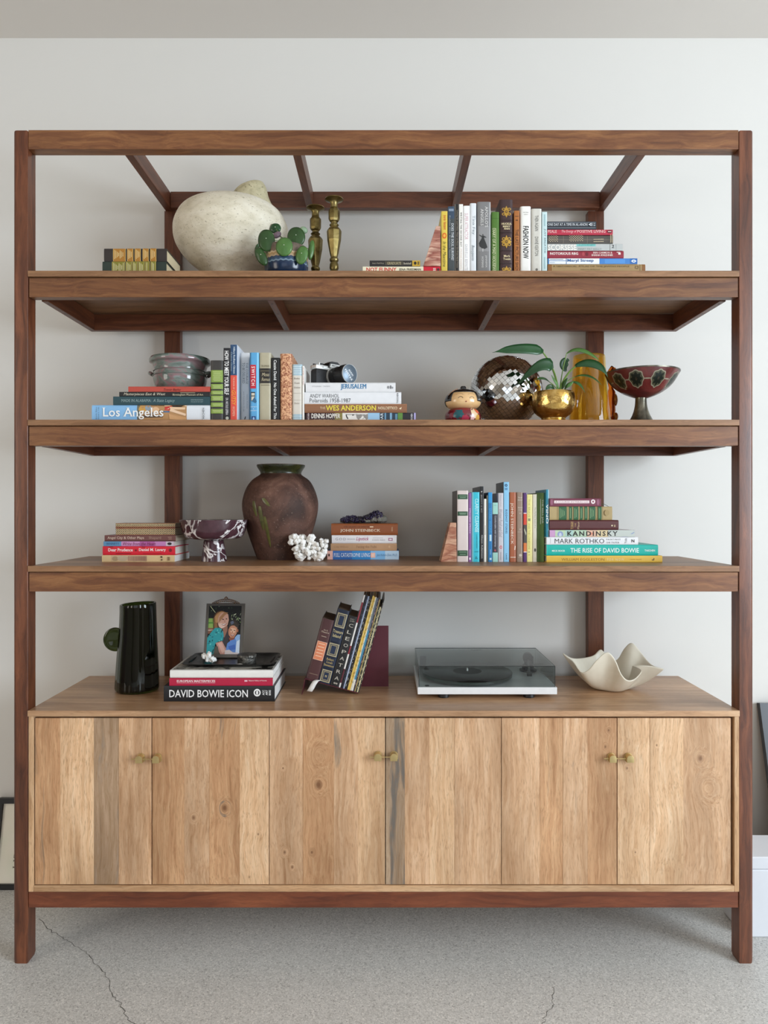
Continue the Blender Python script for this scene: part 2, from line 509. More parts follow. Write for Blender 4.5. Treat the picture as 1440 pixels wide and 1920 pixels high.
crack([(1036, 1850), (1038, 1880), (1022, 1905), (1018, 1925)], 0.0008)

# ================================================================ bookcase
DARKST = [(0.25, '#432215'), (0.42, '#643722'), (0.58, '#78452b'), (0.75, '#8e5537')]
MIDST = [(0.25, '#5c361f'), (0.42, '#784a2c'), (0.58, '#8f5f39'), (0.78, '#a5744a')]
TOPST = [(0.25, '#7e583c'), (0.45, '#98704e'), (0.6, '#ab805c'), (0.78, '#ba906a')]
W_POST = wood(DARKST, 'Z', 60, 3, 0.3, 0.38, 1.4, coat=0.08, pores='#3a1c10')
W_RAIL = wood(MIDST, 'X', 60, 3, 0.3, 0.42, 1.6, coat=0.1, pores='#4a2816')
W_RAILY = wood(DARKST, 'Y', 60, 3, 0.3, 0.42, 1.0, coat=0.1, pores='#3a1c10')
W_RAILD = wood(DARKST, 'X', 60, 3, 0.3, 0.42, 1.4, coat=0.1, pores='#3a1c10')
W_BOARD = wood(TOPST, 'X', 50, 2.4, 0.35, 0.42, 1.2, pores='#5c4028')
W_BASE = wood([(0.25, '#542716'), (0.45, '#743c24'), (0.6, '#84482c'), (0.78, '#9a5a38')], 'X', 50, 3, 0.25, 0.4, 1.6, coat=0.1, pores='#3a1c10')

BC = thing('bookcase', 'large dark wooden open bookcase with six pale plank cabinet doors below', 'bookcase', (0, 0, 0))
Z1 = PZ(508); Z2 = PZ(787); Z3 = PZ(1061); Z4 = PZ(1332)
def bpart(name, x0, x1, y0, y1, zt, zb, mat, bv=0.0015, parent=None, label=None):
    return part(name, MB().box(PX(x0), PX(x1), y0, y1, PZ(zb), PZ(zt), bv), mat, parent or BC, label=label)
TOPZ = 244
# front posts with a generously rounded outer corner
def post(x0, x1, y0, y1, zt, outer, r):
    pts = []
    a0, a1 = PX(x0), PX(x1)
    if outer < 0:
        for k in range(7):
            a = PI + (PI / 2) * k / 6
            pts.append((a0 + r + r * math.cos(a), y0 + r + r * math.sin(a)))
        pts += [(a1 - .001, y0), (a1, y0 + .001), (a1, y1), (a0, y1)]
    else:
        pts += [(a0, y1), (a0, y0 + .001), (a0 + .001, y0)]
        for k in range(7):
            a = 1.5 * PI + (PI / 2) * k / 6
            pts.append((a1 - r + r * math.cos(a), y0 + r + r * math.sin(a)))
        pts += [(a1, y1)]
    n = len(pts); zt = PZ(zt)
    mb = MB()
    rg = [[Vector((p[0], p[1], z)) for p in pts] for z in (0.0, 0.01, zt - 0.006)]
    cx = sum(p[0] for p in pts) / n; cy = sum(p[1] for p in pts) / n
    rg[0] = [Vector((cx + (p[0] - cx) * .93, cy + (p[1] - cy) * .93, 0)) for p in pts]
    rg.append([Vector((cx + (p[0] - cx) * .97, cy + (p[1] - cy) * .97, zt - .0015)) for p in pts])
    rg.append([Vector((cx + (p[0] - cx) * .88, cy + (p[1] - cy) * .88, zt)) for p in pts])
    mb.rings(rg, n)
    part('post', mb, W_POST, BC, smooth=True, auto=0.5)
post(24, 52, 0, .048, TOPZ, -1, .011)
post(1386, 1413.5, 0, .048, TOPZ, 1, .011)
bpart('post', 222.5, 258, .447, .481, 279, 1807, W_POST)
bpart('post', 1182.5, 1218.5, .447, .481, 279, 1807, W_POST)
# top frame
bpart('rail', 52.3, 1385.7, .002, .041, 243, 279, W_RAIL)
bpart('rail', 241.5, 1203.5, .4187, .447, 243, 279, W_RAILD)
for x in (225, 1204):
    bpart('crossbar', x, x + 15.5, .0415, .481, 243.5, 278.7, W_RAILY)
for x in (546, 872):
    bpart('crossbar', x, x + 15.5, .0415, .4183, 243.5, 278.7, W_RAILY)
# shelves
def shelf(zt, under):
    bpart('shelf_board', 52.6, 1385.6, -.003, .4466, zt, zt + 11, W_BOARD, 0.0012)
    bpart('rail', 53.5, 1385, .003, .036, zt + 12.2, zt + 48.5, W_RAIL)
    bpart('rail', 63.5, 1375.5, .4034, .4235, zt + 12.2, zt + 48.5, W_RAILD)
    for x in (63.5, 1363.5):
        bpart('side_rail', x, x + 12, .0485, .403, zt + 12.2, zt + 48.5, W_RAILY)
    for x in (497, 929):
        bpart('brace', x, x + 13, .0365, .403, zt + 12.2, zt + 48.5, W_RAILY)
    if under:
        mb = MB()
        for x in (69.5, 503.5, 935.5, 1369.5):
            for Y in (.075, .19, .33, .385):
                mb.lathe([(.0032, PZ(zt + 48.5) - .0004), (.0032, PZ(zt + 48.5) + .002)], (PX(x), Y, 0), 10)
                part('screw', mb, paint('#1c120e', 0.4), BC); mb = MB()
shelf(508, True); shelf(787, True); shelf(1061, False)
# cabinet
PALE = [(0.25, '#ba8c62'), (0.45, '#d4a97e'), (0.6, '#e2bb92'), (0.78, '#f0cfa8')]
W_CAB = wood(PALE, 'X', 60, 4, 0.4, 0.5, 1.0)
W_CABV = wood(PALE, 'Z', 60, 4, 0.4, 0.5, 1.0)
W_CTOP = wood([(0.25, '#ae845f'), (0.45, '#c89d77'), (0.6, '#d6ad86'), (0.78, '#e3c09b')], 'X', 42, 2.2, 0.3, 0.36, 1.2, coat=0.15)
bpart('cabinet_top', 52.6, 1386, -.004, .4466, 1332, 1343, W_CTOP, .0012)
bpart('cabinet_side', 53.5, 63, -.001, .43, 1343.2, 1672, W_CABV)
bpart('cabinet_side', 1377, 1385.7, -.001, .43, 1343.2, 1672, W_CABV)
bpart('cabinet_bottom', 63.2, 1376.8, -.001, .43, 1660.5, 1672, W_CAB)
bpart('cabinet_back', 63.2, 1376.8, .425, .435, 1343.2, 1660, W_CABV)
bpart('base_rail', 52.5, 1385.7, .003, .040, 1673.2, 1703, W_BASE)
for x in (53.5, 1365): bpart('base_rail', x, x + 20, .0485, .43, 1673.2, 1703, W_RAILY)
bpart('base_rail', 74, 1364.5, .40, .43, 1673.2, 1703, W_RAILD)

BRASS = paint('#c9b27e', 0.3, 0.85, grain=0.05)
L_ = [(0.25, '#bd8c64'), (0.42, '#d9ad84'), (0.6, '#e8c09a'), (0.8, '#f4d4b2')]
A_ = [(0.25, '#a97a52'), (0.42, '#c8976d'), (0.6, '#d8ab80'), (0.8, '#e8c19a')]
G_ = [(0.25, '#93785e'), (0.42, '#ab9074'), (0.6, '#bda286'), (0.8, '#d0b598')]
Y_ = [(0.25, '#c89a70'), (0.42, '#e2b78c'), (0.6, '#f0caa2'), (0.8, '#f8dcba')]
GS = ('#8c8074', 0.56, 0.7)
doors = [
 ((65, 283.3), [65, 112, 175, 222, 283.3], [(A_, ('#5f5a52', .58, .8), None), (Y_, None, None), ([(0.25, '#8e7157'), (0.42, '#a58768'), (0.6, '#b4967a'), (0.8, '#c6aa8c')], GS, None), (L_, None, None)], 1),
 ((285, 503.8), [285, 345, 392, 449, 503.8], [(A_, None, None), (L_, None, [(-.01, -.05, 0.0186)]), (A_, ('#66625c', .57, .8), [(0.0, -.02, 0.0310)]), (Y_, None, [(.012, -.10, 0.0087), (-.015, -.23, 0.0074)])], -1),
 ((505, 722), [505, 568, 626, 671, 722], [(L_, None, [(-.005, -.155, 0.0186), (.018, -.20, 0.0161), (-.01, .10, 0.0112)]), (A_, None, [(0.0, .14, 0.0527), (.0, .05, 0.0372), (-.02, -.155, 0.0136)]), (L_, ('#6a675f', .57, .8), None), (Y_, None, None)], 1),
 ((723.5, 939.8), [723.5, 759, 805, 853, 939.8], [(G_, ('#5f5c58', .52, .85), None), (L_, ('#8a8478', .60, .6), None), (Y_, None, None), (L_, ('#6b3f26', .66, .7), None)], -1),
 ((941, 1157), [941, 1012, 1056, 1102, 1157], [(L_, None, None), (A_, ('#9a8a76', .62, .6), None), (L_, ('#6a6a66', .66, .6), None), (A_, None, [(.02, .215, 0.0124), (.01, .165, 0.0124)])], 1),
 ((1158.6, 1371), [1158.6, 1219, 1282, 1371], [(Y_, None, [(.005, -.155, 0.0099), (-.02, .10, 0.0124)]), (Y_, None, [(-.03, .17, 0.0087)]), (L_, None, [(-.02, .13, 0.0310), (.0, .04, 0.0558)])], -1),
]
kz = [1425, 1424, 1423, 1423, 1425, 1425]
for di, ((x0, x1), edges, pl, side) in enumerate(doors):
    dr = part('door', MB().box(PX(x0) + .0005, PX(x1) - .0005, .013, .022, PZ(1658.6), PZ(1347.4)), W_CABV, BC)
    for i in range(len(edges) - 1):
        st, sk, kn = pl[i]
        a, b_ = PX(edges[i]), PX(edges[i + 1])
        wm = wood(st, 'Z', 105, 5.0, 0.5, 0.5, 1.6 if kn else 1.0, streak=sk, knots=kn, key='d%d_%d' % (di, i), pores='#8a6540')
        part('plank', MB().box(a + .00004, b_ - .00004, .0025 + .0004 * ((i * 7 + di) % 3), .0128, PZ(1659), PZ(1347), .0003), wm, dr)
    # half-round brass pull with a sliding pin
    if di % 2 == 0: kx = {0: 264, 2: 708.5, 4: 1146}[di]
    else: kx = {1: 295.5, 3: 738.5, 5: 1178}[di]
    yk = {0: 1420, 2: 1416, 4: 1419}[di - di % 2]
    w2 = 6.6 * K; zc = PZ(yk)
    sec = [(-w2, -7 * K), (w2, -7 * K)] + [(w2 * math.cos(a), w2 * math.sin(a) + 0.2 * K) for a in [PI * k / 12 for k in range(13)]]
    ox = PX(kx)
    hb = MB().prism([(ox + p[0], zc + p[1]) for p in sec], -.020, .0024)
    big_ = [(ox + p[0] * 1.16, zc + p[1] * 1.1) for p in sec]
    hb.prism(big_, -.0005, .0022)
    hd = part('handle', hb, BRASS, dr, smooth=True, auto=0.5, bevel=.0006)
    if di % 2 == 0: a_, b2 = kx - 15.5, {0: 283.5, 2: 722.3, 4: 1157.3}[di]
    else: a_, b2 = {1: 284.5, 3: 723, 5: 1158.2}[di], kx + 4
    for s0, s1 in ((a_, b2),):
        part('latch_pin', MB().lathe([(.0017, PX(s0)), (.0017, PX(s1))], (0, -.011, zc - 1.2 * K), 10, 'X'), BRASS, dr)
# ================================================================ lettering
_TC = {}
def glyphs(text, bold=0.0, serif=False, italic=0.0, tracking=1.0):
    """flat triangles of a line of text, scaled to the unit box; returns verts, faces"""
    key = (text, bold, serif, italic, tracking)
    if key in _TC: return _TC[key]
    cu = bpy.data.curves.new('t', 'FONT')
    cu.body = text; cu.size = 1.0; cu.resolution_u = 2; cu.offset = bold; cu.space_character = tracking
    cu.fill_mode = 'FRONT' if hasattr(cu, 'fill_mode') else cu.fill_mode
    ob = bpy.data.objects.new('t', cu)
    me = bpy.data.meshes.new_from_object(ob)
    V = [(v.co.x, v.co.y) for v in me.vertices]; F = [tuple(p.vertices) for p in me.polygons]
    bpy.data.objects.remove(ob); bpy.data.curves.remove(cu); bpy.data.meshes.remove(me)
    if serif and V:
        top = 0.0
        for x, y in V: top = max(top, min(y, 0.74))
        def scan(y):
            seg = []
            for f in F:
                xs = []
                n = len(f)
                for i in range(n):
                    a, b_ = V[f[i]], V[f[(i + 1) % n]]
                    if (a[1] - y) * (b_[1] - y) < 0: xs.append(a[0] + (b_[0] - a[0]) * (y - a[1]) / (b_[1] - a[1]))
                if len(xs) >= 2: seg.append([min(xs), max(xs)])
            seg.sort(); out = []
            for s in seg:
                if out and s[0] <= out[-1][1] + 0.004: out[-1][1] = max(out[-1][1], s[1])
                else: out.append(list(s))
            return out
        capm = max((y for x, y in V if y < 0.80), default=0.7)
        for y, h0, h1 in ((0.05, 0.0, 0.035), (capm - 0.05, capm - 0.035, capm)):
            for s in scan(y):
                if s[1] - s[0] < 0.2:
                    n = len(V)
                    V += [(s[0] - .055, h0), (s[1] + .055, h0), (s[1] + .055, h1), (s[0] - .055, h1)]
                    F.append((n, n + 1, n + 2, n + 3))
    if italic: V = [(x + y * italic, y) for x, y in V]
    if not V: V = [(0, 0), (1, 0), (1, 1)]; F = [(0, 1, 2)]
    x0 = min(p[0] for p in V); x1 = max(p[0] for p in V); y0 = min(p[1] for p in V); y1 = max(p[1] for p in V)
    V = [((x - x0) / max(1e-6, x1 - x0), (y - y0) / max(1e-6, y1 - y0)) for x, y in V]
    _TC[key] = (V, F)
    return _TC[key]

def style(st):
    return dict(bold=0.02 if 'B' in st else (0.01 if 'b' in st else 0.0), serif='s' in st, italic=0.3 if 'i' in st else 0.0, tracking=1.35 if 'w' in st else 1.0)

INK = {}
def ink(color, rough=0.5, metal=0.0): return paint(color, rough, metal, grain=0.02)

# ================================================================ books
def book(root, L, T, Dp, fn, cover, pages='#e9e0cc', kind='h', r=None, marks=(), spine=None, tilt=0, coverrough=0.45, cmat=None, text_mirror=False):
    """fn maps (a along the spine, b across it, c depth) to root coordinates"""
    hard = kind == 'h'
    t = 0.0022 if hard else 0.0005
    ov = 0.003 if hard else 0.0003
    r = (0.0035 if hard else 0.0008) if r is None else r
    r = min(r, T * 0.3)
    def prof(b): return r * abs(2 * b / T - 1) ** 6
    n = 12
    fr = [.5 - .5 * math.cos(PI * i / n) for i in range(n + 1)]
    outer = [(T * f, prof(T * f)) for f in fr]
    inner = [(t + (T - 2 * t) * f, prof(t + (T - 2 * t) * f) + t) for f in fr[::-1]]
    sec = outer + [(T, Dp), (T - t, Dp)] + inner + [(t, Dp), (0, Dp)]
    m = len(sec)
    mb = MB()
    mb.v = [fn(a, b, c) for a in (0, L) for (b, c) in sec]
    for i in range(m):
        j = (i + 1) % m
        mb.f.append((i, j, j + m, i + m))
    # end caps as quads along the U
    h = m // 2
    idx_out = list(range(0, n + 1)); idx_in = list(range(n + 3, 2 * n + 4))[::-1]
    for base in (0, m):
        for i in range(n): mb.f.append((base + idx_out[i], base + idx_out[i + 1], base + idx_in[i + 1], base + idx_in[i]))
        mb.f.append((base + n, base + n + 1, base + n + 2, base + n + 3))
        mb.f.append((base + 0, base + 2 * n + 3, base + 2 * n + 4, base + 2 * n + 5))
    part('cover', mb, cmat or paint(cover, coverrough, coat=0.1), root, smooth=True, auto=0.5)
    # page block
    e = 0.0002
    c0 = r + t + e; c1 = Dp - (0.003 if hard else 0.0002)
    mb = MB()
    mb.v = [fn(a, b, c) for a in (ov, L - ov) for (b, c) in ((t + e, c0), (T - t - e, c0), (T - t - e, c1), (t + e, c1))]
    mb.f = [(0, 1, 2, 3), (7, 6, 5, 4), (0, 4, 5, 1), (1, 5, 6, 2), (2, 6, 7, 3), (3, 7, 4, 0)]
    part('pages', mb, PAGES(pages), root)
    # printing on the spine, each layer a hair above the last
    groups = {}; order = []
    for i, mk in enumerate(marks):
        off = 0.00025 + 0.00011 * i
        typ = mk[0]
        if typ == 'T':
            _, text, a0, a1, b0, b1, color, st = mk
            V, F = glyphs(text, **style(st))
            bl, bh = min(max(b0, 0), T), min(max(b1, 0), T)
            off += max(0, (prof(bl) + prof(bh)) / 2 - prof((bl + bh) / 2)) * .7
            pts = []
            for (u, v) in V:
                if 'm' in st: u, v = 1 - u, 1 - v
                if 'h' in st: a, b = a1 - v * (a1 - a0), b0 + u * (b1 - b0)
                else: a, b = a0 + u * (a1 - a0), b0 + v * (b1 - b0)
                b = min(max(b, 0.0002), T - 0.0002)
                pts.append(fn(a, b, prof(b) - off))
            key = ('lettering', color, i)
        else:
            if typ == 'R':
                _, a0, a1, b0, b1, color = mk[:6]
                b0, b1 = min(max(b0, .00005), T - .00005), min(max(b1, .00005), T - .00005)
                a0, a1 = min(max(a0, .0001), L - .0001), min(max(a1, .0001), L - .0001)
                pts = []; bb = [b0] + [T * f for f in fr if b0 + 1e-5 < T * f < b1 - 1e-5] + [b1]; q = len(bb) - 1
                for b in bb:
                    pts += [fn(a0, b, prof(b) - off), fn(a1, b, prof(b) - off)]
                F = [(2 * i2, 2 * i2 + 1, 2 * i2 + 3, 2 * i2 + 2) for i2 in range(q)]
            elif typ == 'E':
                _, a0, a1, b0, b1, color = mk[:6]
                q = 20; ca, cb = (a0 + a1) / 2, (b0 + b1) / 2
                pts = [fn(ca, cb, prof(cb) - off)] + [fn(ca + (a1 - a0) / 2 * math.cos(2 * PI * k / q), cb + (b1 - b0) / 2 * math.sin(2 * PI * k / q), prof(cb + (b1 - b0) / 2 * math.sin(2 * PI * k / q)) - off) for k in range(q)]
                F = [(0, 1 + k, 1 + (k + 1) % q) for k in range(q)]
            elif typ == 'P':
                _, poly, color = mk
                pts = [fn(a, b, prof(b) - off) for a, b in poly]; F = [tuple(range(len(poly)))]
            ext = [max(p[k_] for p in pts) - min(p[k_] for p in pts) for k_ in range(3)]; ext.sort()
            key = ('print', color, i if ext[1] > .0042 else -1)
        if key not in groups: groups[key] = MB(); order.append(key)
        groups[key].add(pts, F)
    for key in order:
        o = part(key[0], groups[key], ink(key[1], 0.35 if key[1] in METALLIC else 0.5, 0.8 if key[1] in METALLIC else 0.0), root)

METALLIC = {'#c9a04c', '#b98a3a'}
_pg = {}
def PAGES(c):
    if c in _pg: return _pg[c]
    m, nt, nd, lk, b = newmat('page_edges')
    v = objcoord(nt, (900, 900, 900), True)
    n = noise_tex(nt, v, 1.0, 2)
    col = srgb(c)
    mx = N(nt, 'ShaderNodeMix', data_type='RGBA'); lk.new(n, mx.inputs[0])
    mx.inputs[6].default_value = (*[x * 0.82 for x in col], 1); mx.inputs[7].default_value = (*col, 1)
    lk.new(mx.outputs[2], b.inputs['Base Color']); b.inputs['Roughness'].default_value = 0.9
    _pg[c] = m; return m

def conv_marks(marks, Y, x0m, zt, lying):
    """marks given in photo pixels on the spine plane to spine coordinates (a, b)"""
    out = []
    for mk in marks:
        if mk[0] == 'T': _, text, X0, Y0, X1, Y1, color, st = mk
        elif mk[0] in 'RE': _, X0, Y0, X1, Y1, color = mk
        elif mk[0] == 'P':
            pl = []
            for (x, y) in mk[1]:
                pl.append((PX(x, Y) - x0m, PZ(y, Y) - zt[0]) if lying else (zt[1] - PZ(y, Y), PX(x, Y) - x0m))
            out.append(('P', pl, mk[2])); continue
        if lying: a0, a1, b0, b1 = PX(X0, Y) - x0m, PX(X1, Y) - x0m, PZ(Y1, Y) - zt[0], PZ(Y0, Y) - zt[0]
        else: a0, a1, b0, b1 = zt[1] - PZ(Y0, Y), zt[1] - PZ(Y1, Y), PX(X0, Y) - x0m, PX(X1, Y) - x0m
        if mk[0] == 'T': out.append(('T', text, a0, a1, b0, b1, color, st))
        else: out.append((mk[0], a0, a1, b0, b1, color))
    return out

def lie(zb, Y, x0, x1, yt, label, cover, marks=(), depth=0.16, pages='#e9e0cc', kind='h', group=None, r=None, rot=0.0, cmat=None, name='book'):
    """a book lying on its side, spine forward; returns the height of its top"""
    xa, xb, zt = PX(x0, Y), PX(x1, Y), PZ(yt, Y)
    T = zt - zb - 0.0003
    root = thing(name, label, 'book', (xa, Y, zb), (0, 0, rot), group)
    mk = conv_marks(marks, Y, xa, (zb, zt), True)
    book(root, xb - xa, T, depth, lambda a, b, c: Vector((a, c, b)), cover, pages, kind, r, mk, cmat=cmat)
    return zt

def stand(zb, Y, x0, x1, yt, label, cover, marks=(), depth=0.15, pages='#e9e0cc', kind='h', group=None, r=None, cmat=None, lean=0.0):
    xa, xb, zt = PX(x0, Y), PX(x1, Y), PZ(yt, Y)
    T = xb - xa - 0.0004; L = zt - zb
    root = thing('book', label, 'book', (xa, Y, zb), (0, lean, 0), group)
    mk = conv_marks(marks, Y, xa, (zb, zt), False)
    book(root, L, T, depth, lambda a, b, c: Vector((b, c, L - a)), cover, pages, kind, r, mk, cmat=cmat)
    return root

def bars(x0, x1, ys, color, h=0.7, jit=0.12):
    """tiny unreadable lines of small print"""
    out = []
    for i, y in enumerate(ys):
        d = (x1 - x0) * jit * ((i * 37 % 10) / 10)
        out.append(('R', x0 + d, y - h / 2, x1 - d, y + h / 2, color))
    return out
def vbars(xs, y0, y1, color, w=0.7, jit=0.12):
    out = []
    for i, x in enumerate(xs):
        d = (y1 - y0) * jit * ((i * 53 % 10) / 10)
        out.append(('R', x - w / 2, y0 + d, x + w / 2, y1 - d, color))
    return out
def frame(x0, y0, x1, y1, w, color):
    return [('R', x0, y0, x1, y0 + w, color), ('R', x0, y1 - w, x1, y1, color), ('R', x0, y0, x0 + w, y1, color), ('R', x1 - w, y0, x1, y1, color)]
def filigree(cx, cy, rx, ry, color, bgc):
    out = [('P', [(cx, cy - ry), (cx + rx * .3, cy - ry * .45), (cx + rx, cy), (cx + rx * .3, cy + ry * .45), (cx, cy + ry), (cx - rx * .3, cy + ry * .45), (cx - rx, cy), (cx - rx * .3, cy - ry * .45)], color)]
    for sx in (-1, 1):
        for sy in (-1, 1):
            x, y = cx + sx * rx * .52, cy + sy * ry * .42
            out += [('E', x - rx * .34, y - ry * .24, x + rx * .34, y + ry * .24, color), ('E', x - rx * .16, y - ry * .12, x + rx * .16, y + ry * .12, bgc)]
    out += [('E', cx - rx * .22, cy - ry * .2, cx + rx * .22, cy + ry * .2, bgc), ('E', cx - rx * .12, cy - ry * .1, cx + rx * .12, cy + ry * .1, color)]
    return out

W, B_, GOLD = '#f1efea', '#17171a', '#c9a04c'
# ---------------------------------------------------------------- top shelf, left pair
Y = .035
z = lie(Z1, Y, 192, 312, 490, 'dark green cloth book with olive label bands, under its dark brown twin', '#22322b',
  sum([[('R', a, 490, b, 514, '#c9b56a'), ('R', a + .8, 490, b - .8, 514, '#7f7a2c')] + vbars([a + 3 + i * 2.6 for i in range(max(1, int((b - a - 3) / 2.6)))], 492.5, 511, '#e8dfae', .8, .35)
       for a, b in ((210, 234), (236, 247), (248.5, 258), (259.5, 271.5), (273, 281), (283, 293))], []), .155, '#d8c9a4', group='old law books at the left end of the top shelf', r=.002)
z = lie(z, Y, 195, 312.7, 465.7, 'dark brown cloth book with ochre label bands, on top of the green one', '#2d2624',
  sum([[('R', a, 465.7, b, 490, '#d9b870'), ('R', a + .8, 465.7, b - .8, 490, '#a8742a')] + vbars([a + 3 + i * 2.6 for i in range(max(1, int((b - a - 3) / 2.6)))], 468.5, 486, '#ecdca0', .8, .35)
       for a, b in ((212, 235.5), (238.5, 250), (253, 264), (268, 279), (282, 293.5))], []), .155, '#d8c9a4', group='old law books at the left end of the top shelf', r=.002)
# ---------------------------------------------------------------- top shelf, two flat books under the stone wedge
z = lie(Z1, .03, 680, 826, 499.6, 'cream and red book lying flat under the upper stone wedge', '#efe6c8',
  [('R', 794, 499.8, 826, 516, '#cf1f35'), ('T', 'NOT FUNNY', 687, 501.5, 743.5, 509.3, '#d23a33', 'B'), ('T', 'JENA FRIEDMAN', 748, 503, 789, 508.6, '#1d1c1c', 'b'),
   ('T', 'SS', 812, 502.5, 817, 508, '#f2e6da', 'B'), ('E', 819, 503, 824, 508, '#4a2328')], .14, kind='p')
zNF = z
z = lie(z + .0003, .03, 693, 788, 488.2, 'thin black book with a yellow end, on the cream and red one', '#201f1f',
  [('R', 773, 488.3, 787.8, 499, '#c9a233'), ('R', 722, 490, 756, 497, '#4a4538'), ('T', 'GRADUATE', 726, 491.2, 752, 496.2, '#b9ab84', 's'), ('T', "Innes's Field Party", 698, 492, 720, 496, '#a59c88', 'i'),
   ('T', 'Bookshelf', 757, 492, 771, 496, '#c4bca8', 'b'), ('E', 776, 490.5, 781, 496.5, '#26221a'), ('R', 783, 490.5, 786, 496.5, '#6b5a2a')], .12, kind='p')
# ---------------------------------------------------------------- top shelf, standing books
G1 = 'books standing on the top shelf'
Y = .032
stand(Z1, Y, 827.5, 839.2, 396, 'yellow book with red script, leftmost of the books standing on the top shelf', '#dcc14e',
  [('T', 'Iyanla Vanzant', 830, 403, 837, 431, '#c23a1e', 'bi'), ('E', 829, 436.5, 837.5, 447.5, '#d9691f'), ('E', 831, 439, 835.5, 445, '#e8b24a'), ('T', 'In the Meantime', 830.5, 453, 836.5, 500, '#5a5326', 'i')], .135, kind='p', group=G1)
stand(Z1, Y, 840, 852, 387, 'dark slate blue book beside the yellow one on the top shelf', '#34475c',
  [('R', 840, 410, 852, 520, '#41484a'), ('R', 841.5, 391.5, 850.5, 396, '#8392a6'), ('T', 'DOES THE SOUL SURVIVE?', 846.2, 419, 850.6, 488, '#dfe3e6', 's'), ('T', 'Rabbi Elie Kaplan Spitz', 841.8, 404, 844.6, 484, '#9ba1a3', 's')], .14, kind='p', group=G1)
stand(Z1, Y, 852.7, 860.2, 382.6, 'narrow black book with a pale edge, on the top shelf', '#1d1a19',
  [('R', 852.7, 382.7, 853.9, 520, '#8d8981'), ('T', 'Letting Go and Other Ways to Move On From Hard Times', 855.5, 394, 858.6, 502, '#a89c86', 's')], .14, kind='p', group=G1)
stand(Z1, Y, 860.6, 868.4, 382.8, 'white book with small bold black capitals, on the top shelf', '#f0ece4',
  [('T', 'WRITING THE SECOND ACT', 863, 398, 866.2, 462.5, '#201f20', 'Bw'), ('T', 'Michael Halperin', 862.8, 467, 866, 505, '#d6bdb4', '')], .14, kind='p', group=G1)
stand(Z1, Y, 868.8, 881, 385.8, 'white book with rose capitals, on the top shelf', '#f3f2f0',
  [('T', 'SUPER ATTRACTOR', 871.2, 400, 877.8, 449, '#d3a3ad', ''), ('T', 'GABRIELLE BERNSTEIN', 872, 458, 877, 512, '#b9b5b9', 'w')], .14, kind='h', group=G1, r=.002)
stand(Z1, Y, 881.3, 893.3, 381, 'pale cool white book with thin grey lettering, on the top shelf', '#dfe2e5',
  [('T', 'Tina Fey', 884.5, 404, 891, 440, '#8d979d', 's'), ('T', 'Bossypants', 883, 460, 889.5, 489, '#6f7a80', 'i')], .15, kind='h', group=G1)
stand(Z1, Y, 895, 920, 378.3, 'wide grey book with a dancer in a dark dress on its spine', '#7c7b7b',
  [('R', 897, 424, 917, 471, '#8e8d8d'), ('R', 918.4, 378.4, 919.9, 520, '#d9d8d6'), ('T', "APOLLO'S", 909.5, 387, 914.8, 426, '#dcdad6', 's'), ('T', 'ANGELS', 901.3, 391.5, 906.6, 423, '#dcdad6', 's'),
   ('E', 904.3, 439, 906.5, 442, '#3a3a3a'), ('P', [(904, 442), (907, 442), (908, 448), (912, 458), (914, 464), (909, 467), (904, 466), (899, 462), (898, 456), (903, 447)], '#2f3030'),
   ('P', [(903, 442), (898.5, 440), (898.3, 441), (903.5, 445)], '#3a3a3a'), ('P', [(907, 442), (912, 445), (911.6, 446), (906.6, 445)], '#3a3a3a'), ('R', 904.6, 466, 906, 472, '#c9c7c4'),
   ('T', 'JENNIFER', 909.5, 479, 913, 502, '#d2d0cc', 's'), ('T', 'HOMANS', 903, 481, 906.5, 502, '#d2d0cc', 's')], .155, kind='h', group=G1)
stand(Z1, Y, 921.6, 936.4, 397.3, 'green book with cream capitals, on the top shelf', '#4c7429',
  [('R', 922, 409, 936, 410, '#3c5e20'), ('T', 'DIARY OF A MAD HOUSEWIFE', 923.6, 428, 928.6, 514, '#e2e2bd', 's'), ('R', 929.6, 428, 930.3, 512, '#c8cfa0')], .14, kind='h', group=G1)
stand(Z1, Y, 937, 962, 374, 'dark brown book with gold filigree, tallest standing book on the top shelf', '#3b2526',
  filigree(949.5, 397, 10, 11, '#c9a04c', '#3b2526') + filigree(949.5, 453.5, 10, 12.5, '#c9a04c', '#3b2526') + filigree(949.5, 509, 10, 10, '#c9a04c', '#3b2526') +
  [('R', 937.2, 413, 961.8, 413.8, '#241416'), ('R', 937.2, 436, 961.8, 436.8, '#241416'), ('R', 937.2, 470, 961.8, 470.8, '#241416'), ('R', 937.2, 494, 961.8, 494.8, '#241416'),
   ('T', 'HUCKLE-', 940, 419, 959, 422.6, '#e3d2a4', 'Bhs'), ('T', 'BERRY', 942.5, 424, 956.5, 427.2, '#e3d2a4', 'Bhs'), ('T', 'FINN', 944.5, 428.4, 955.5, 431.6, '#e3d2a4', 'Bhs'),
   ('T', 'Mark', 944, 479, 956, 483, '#e3d2a4', 'bhs'), ('T', 'Twain', 943, 484.5, 957, 488.5, '#e3d2a4', 'bhs')], .16, kind='h', group=G1, r=.005)
stand(Z1, Y, 964, 974.3, 395, 'narrow orange brown book with dark capitals, on the top shelf', '#a9672f',
  [('R', 965.5, 405, 972.5, 406, '#4c2c16'), ('R', 967, 412, 971, 414, '#4c2c16'), ('T', 'THE LAST PICTURE SHOW', 966.3, 430, 972.2, 513, '#33221a', '')], .14, kind='p', group=G1)
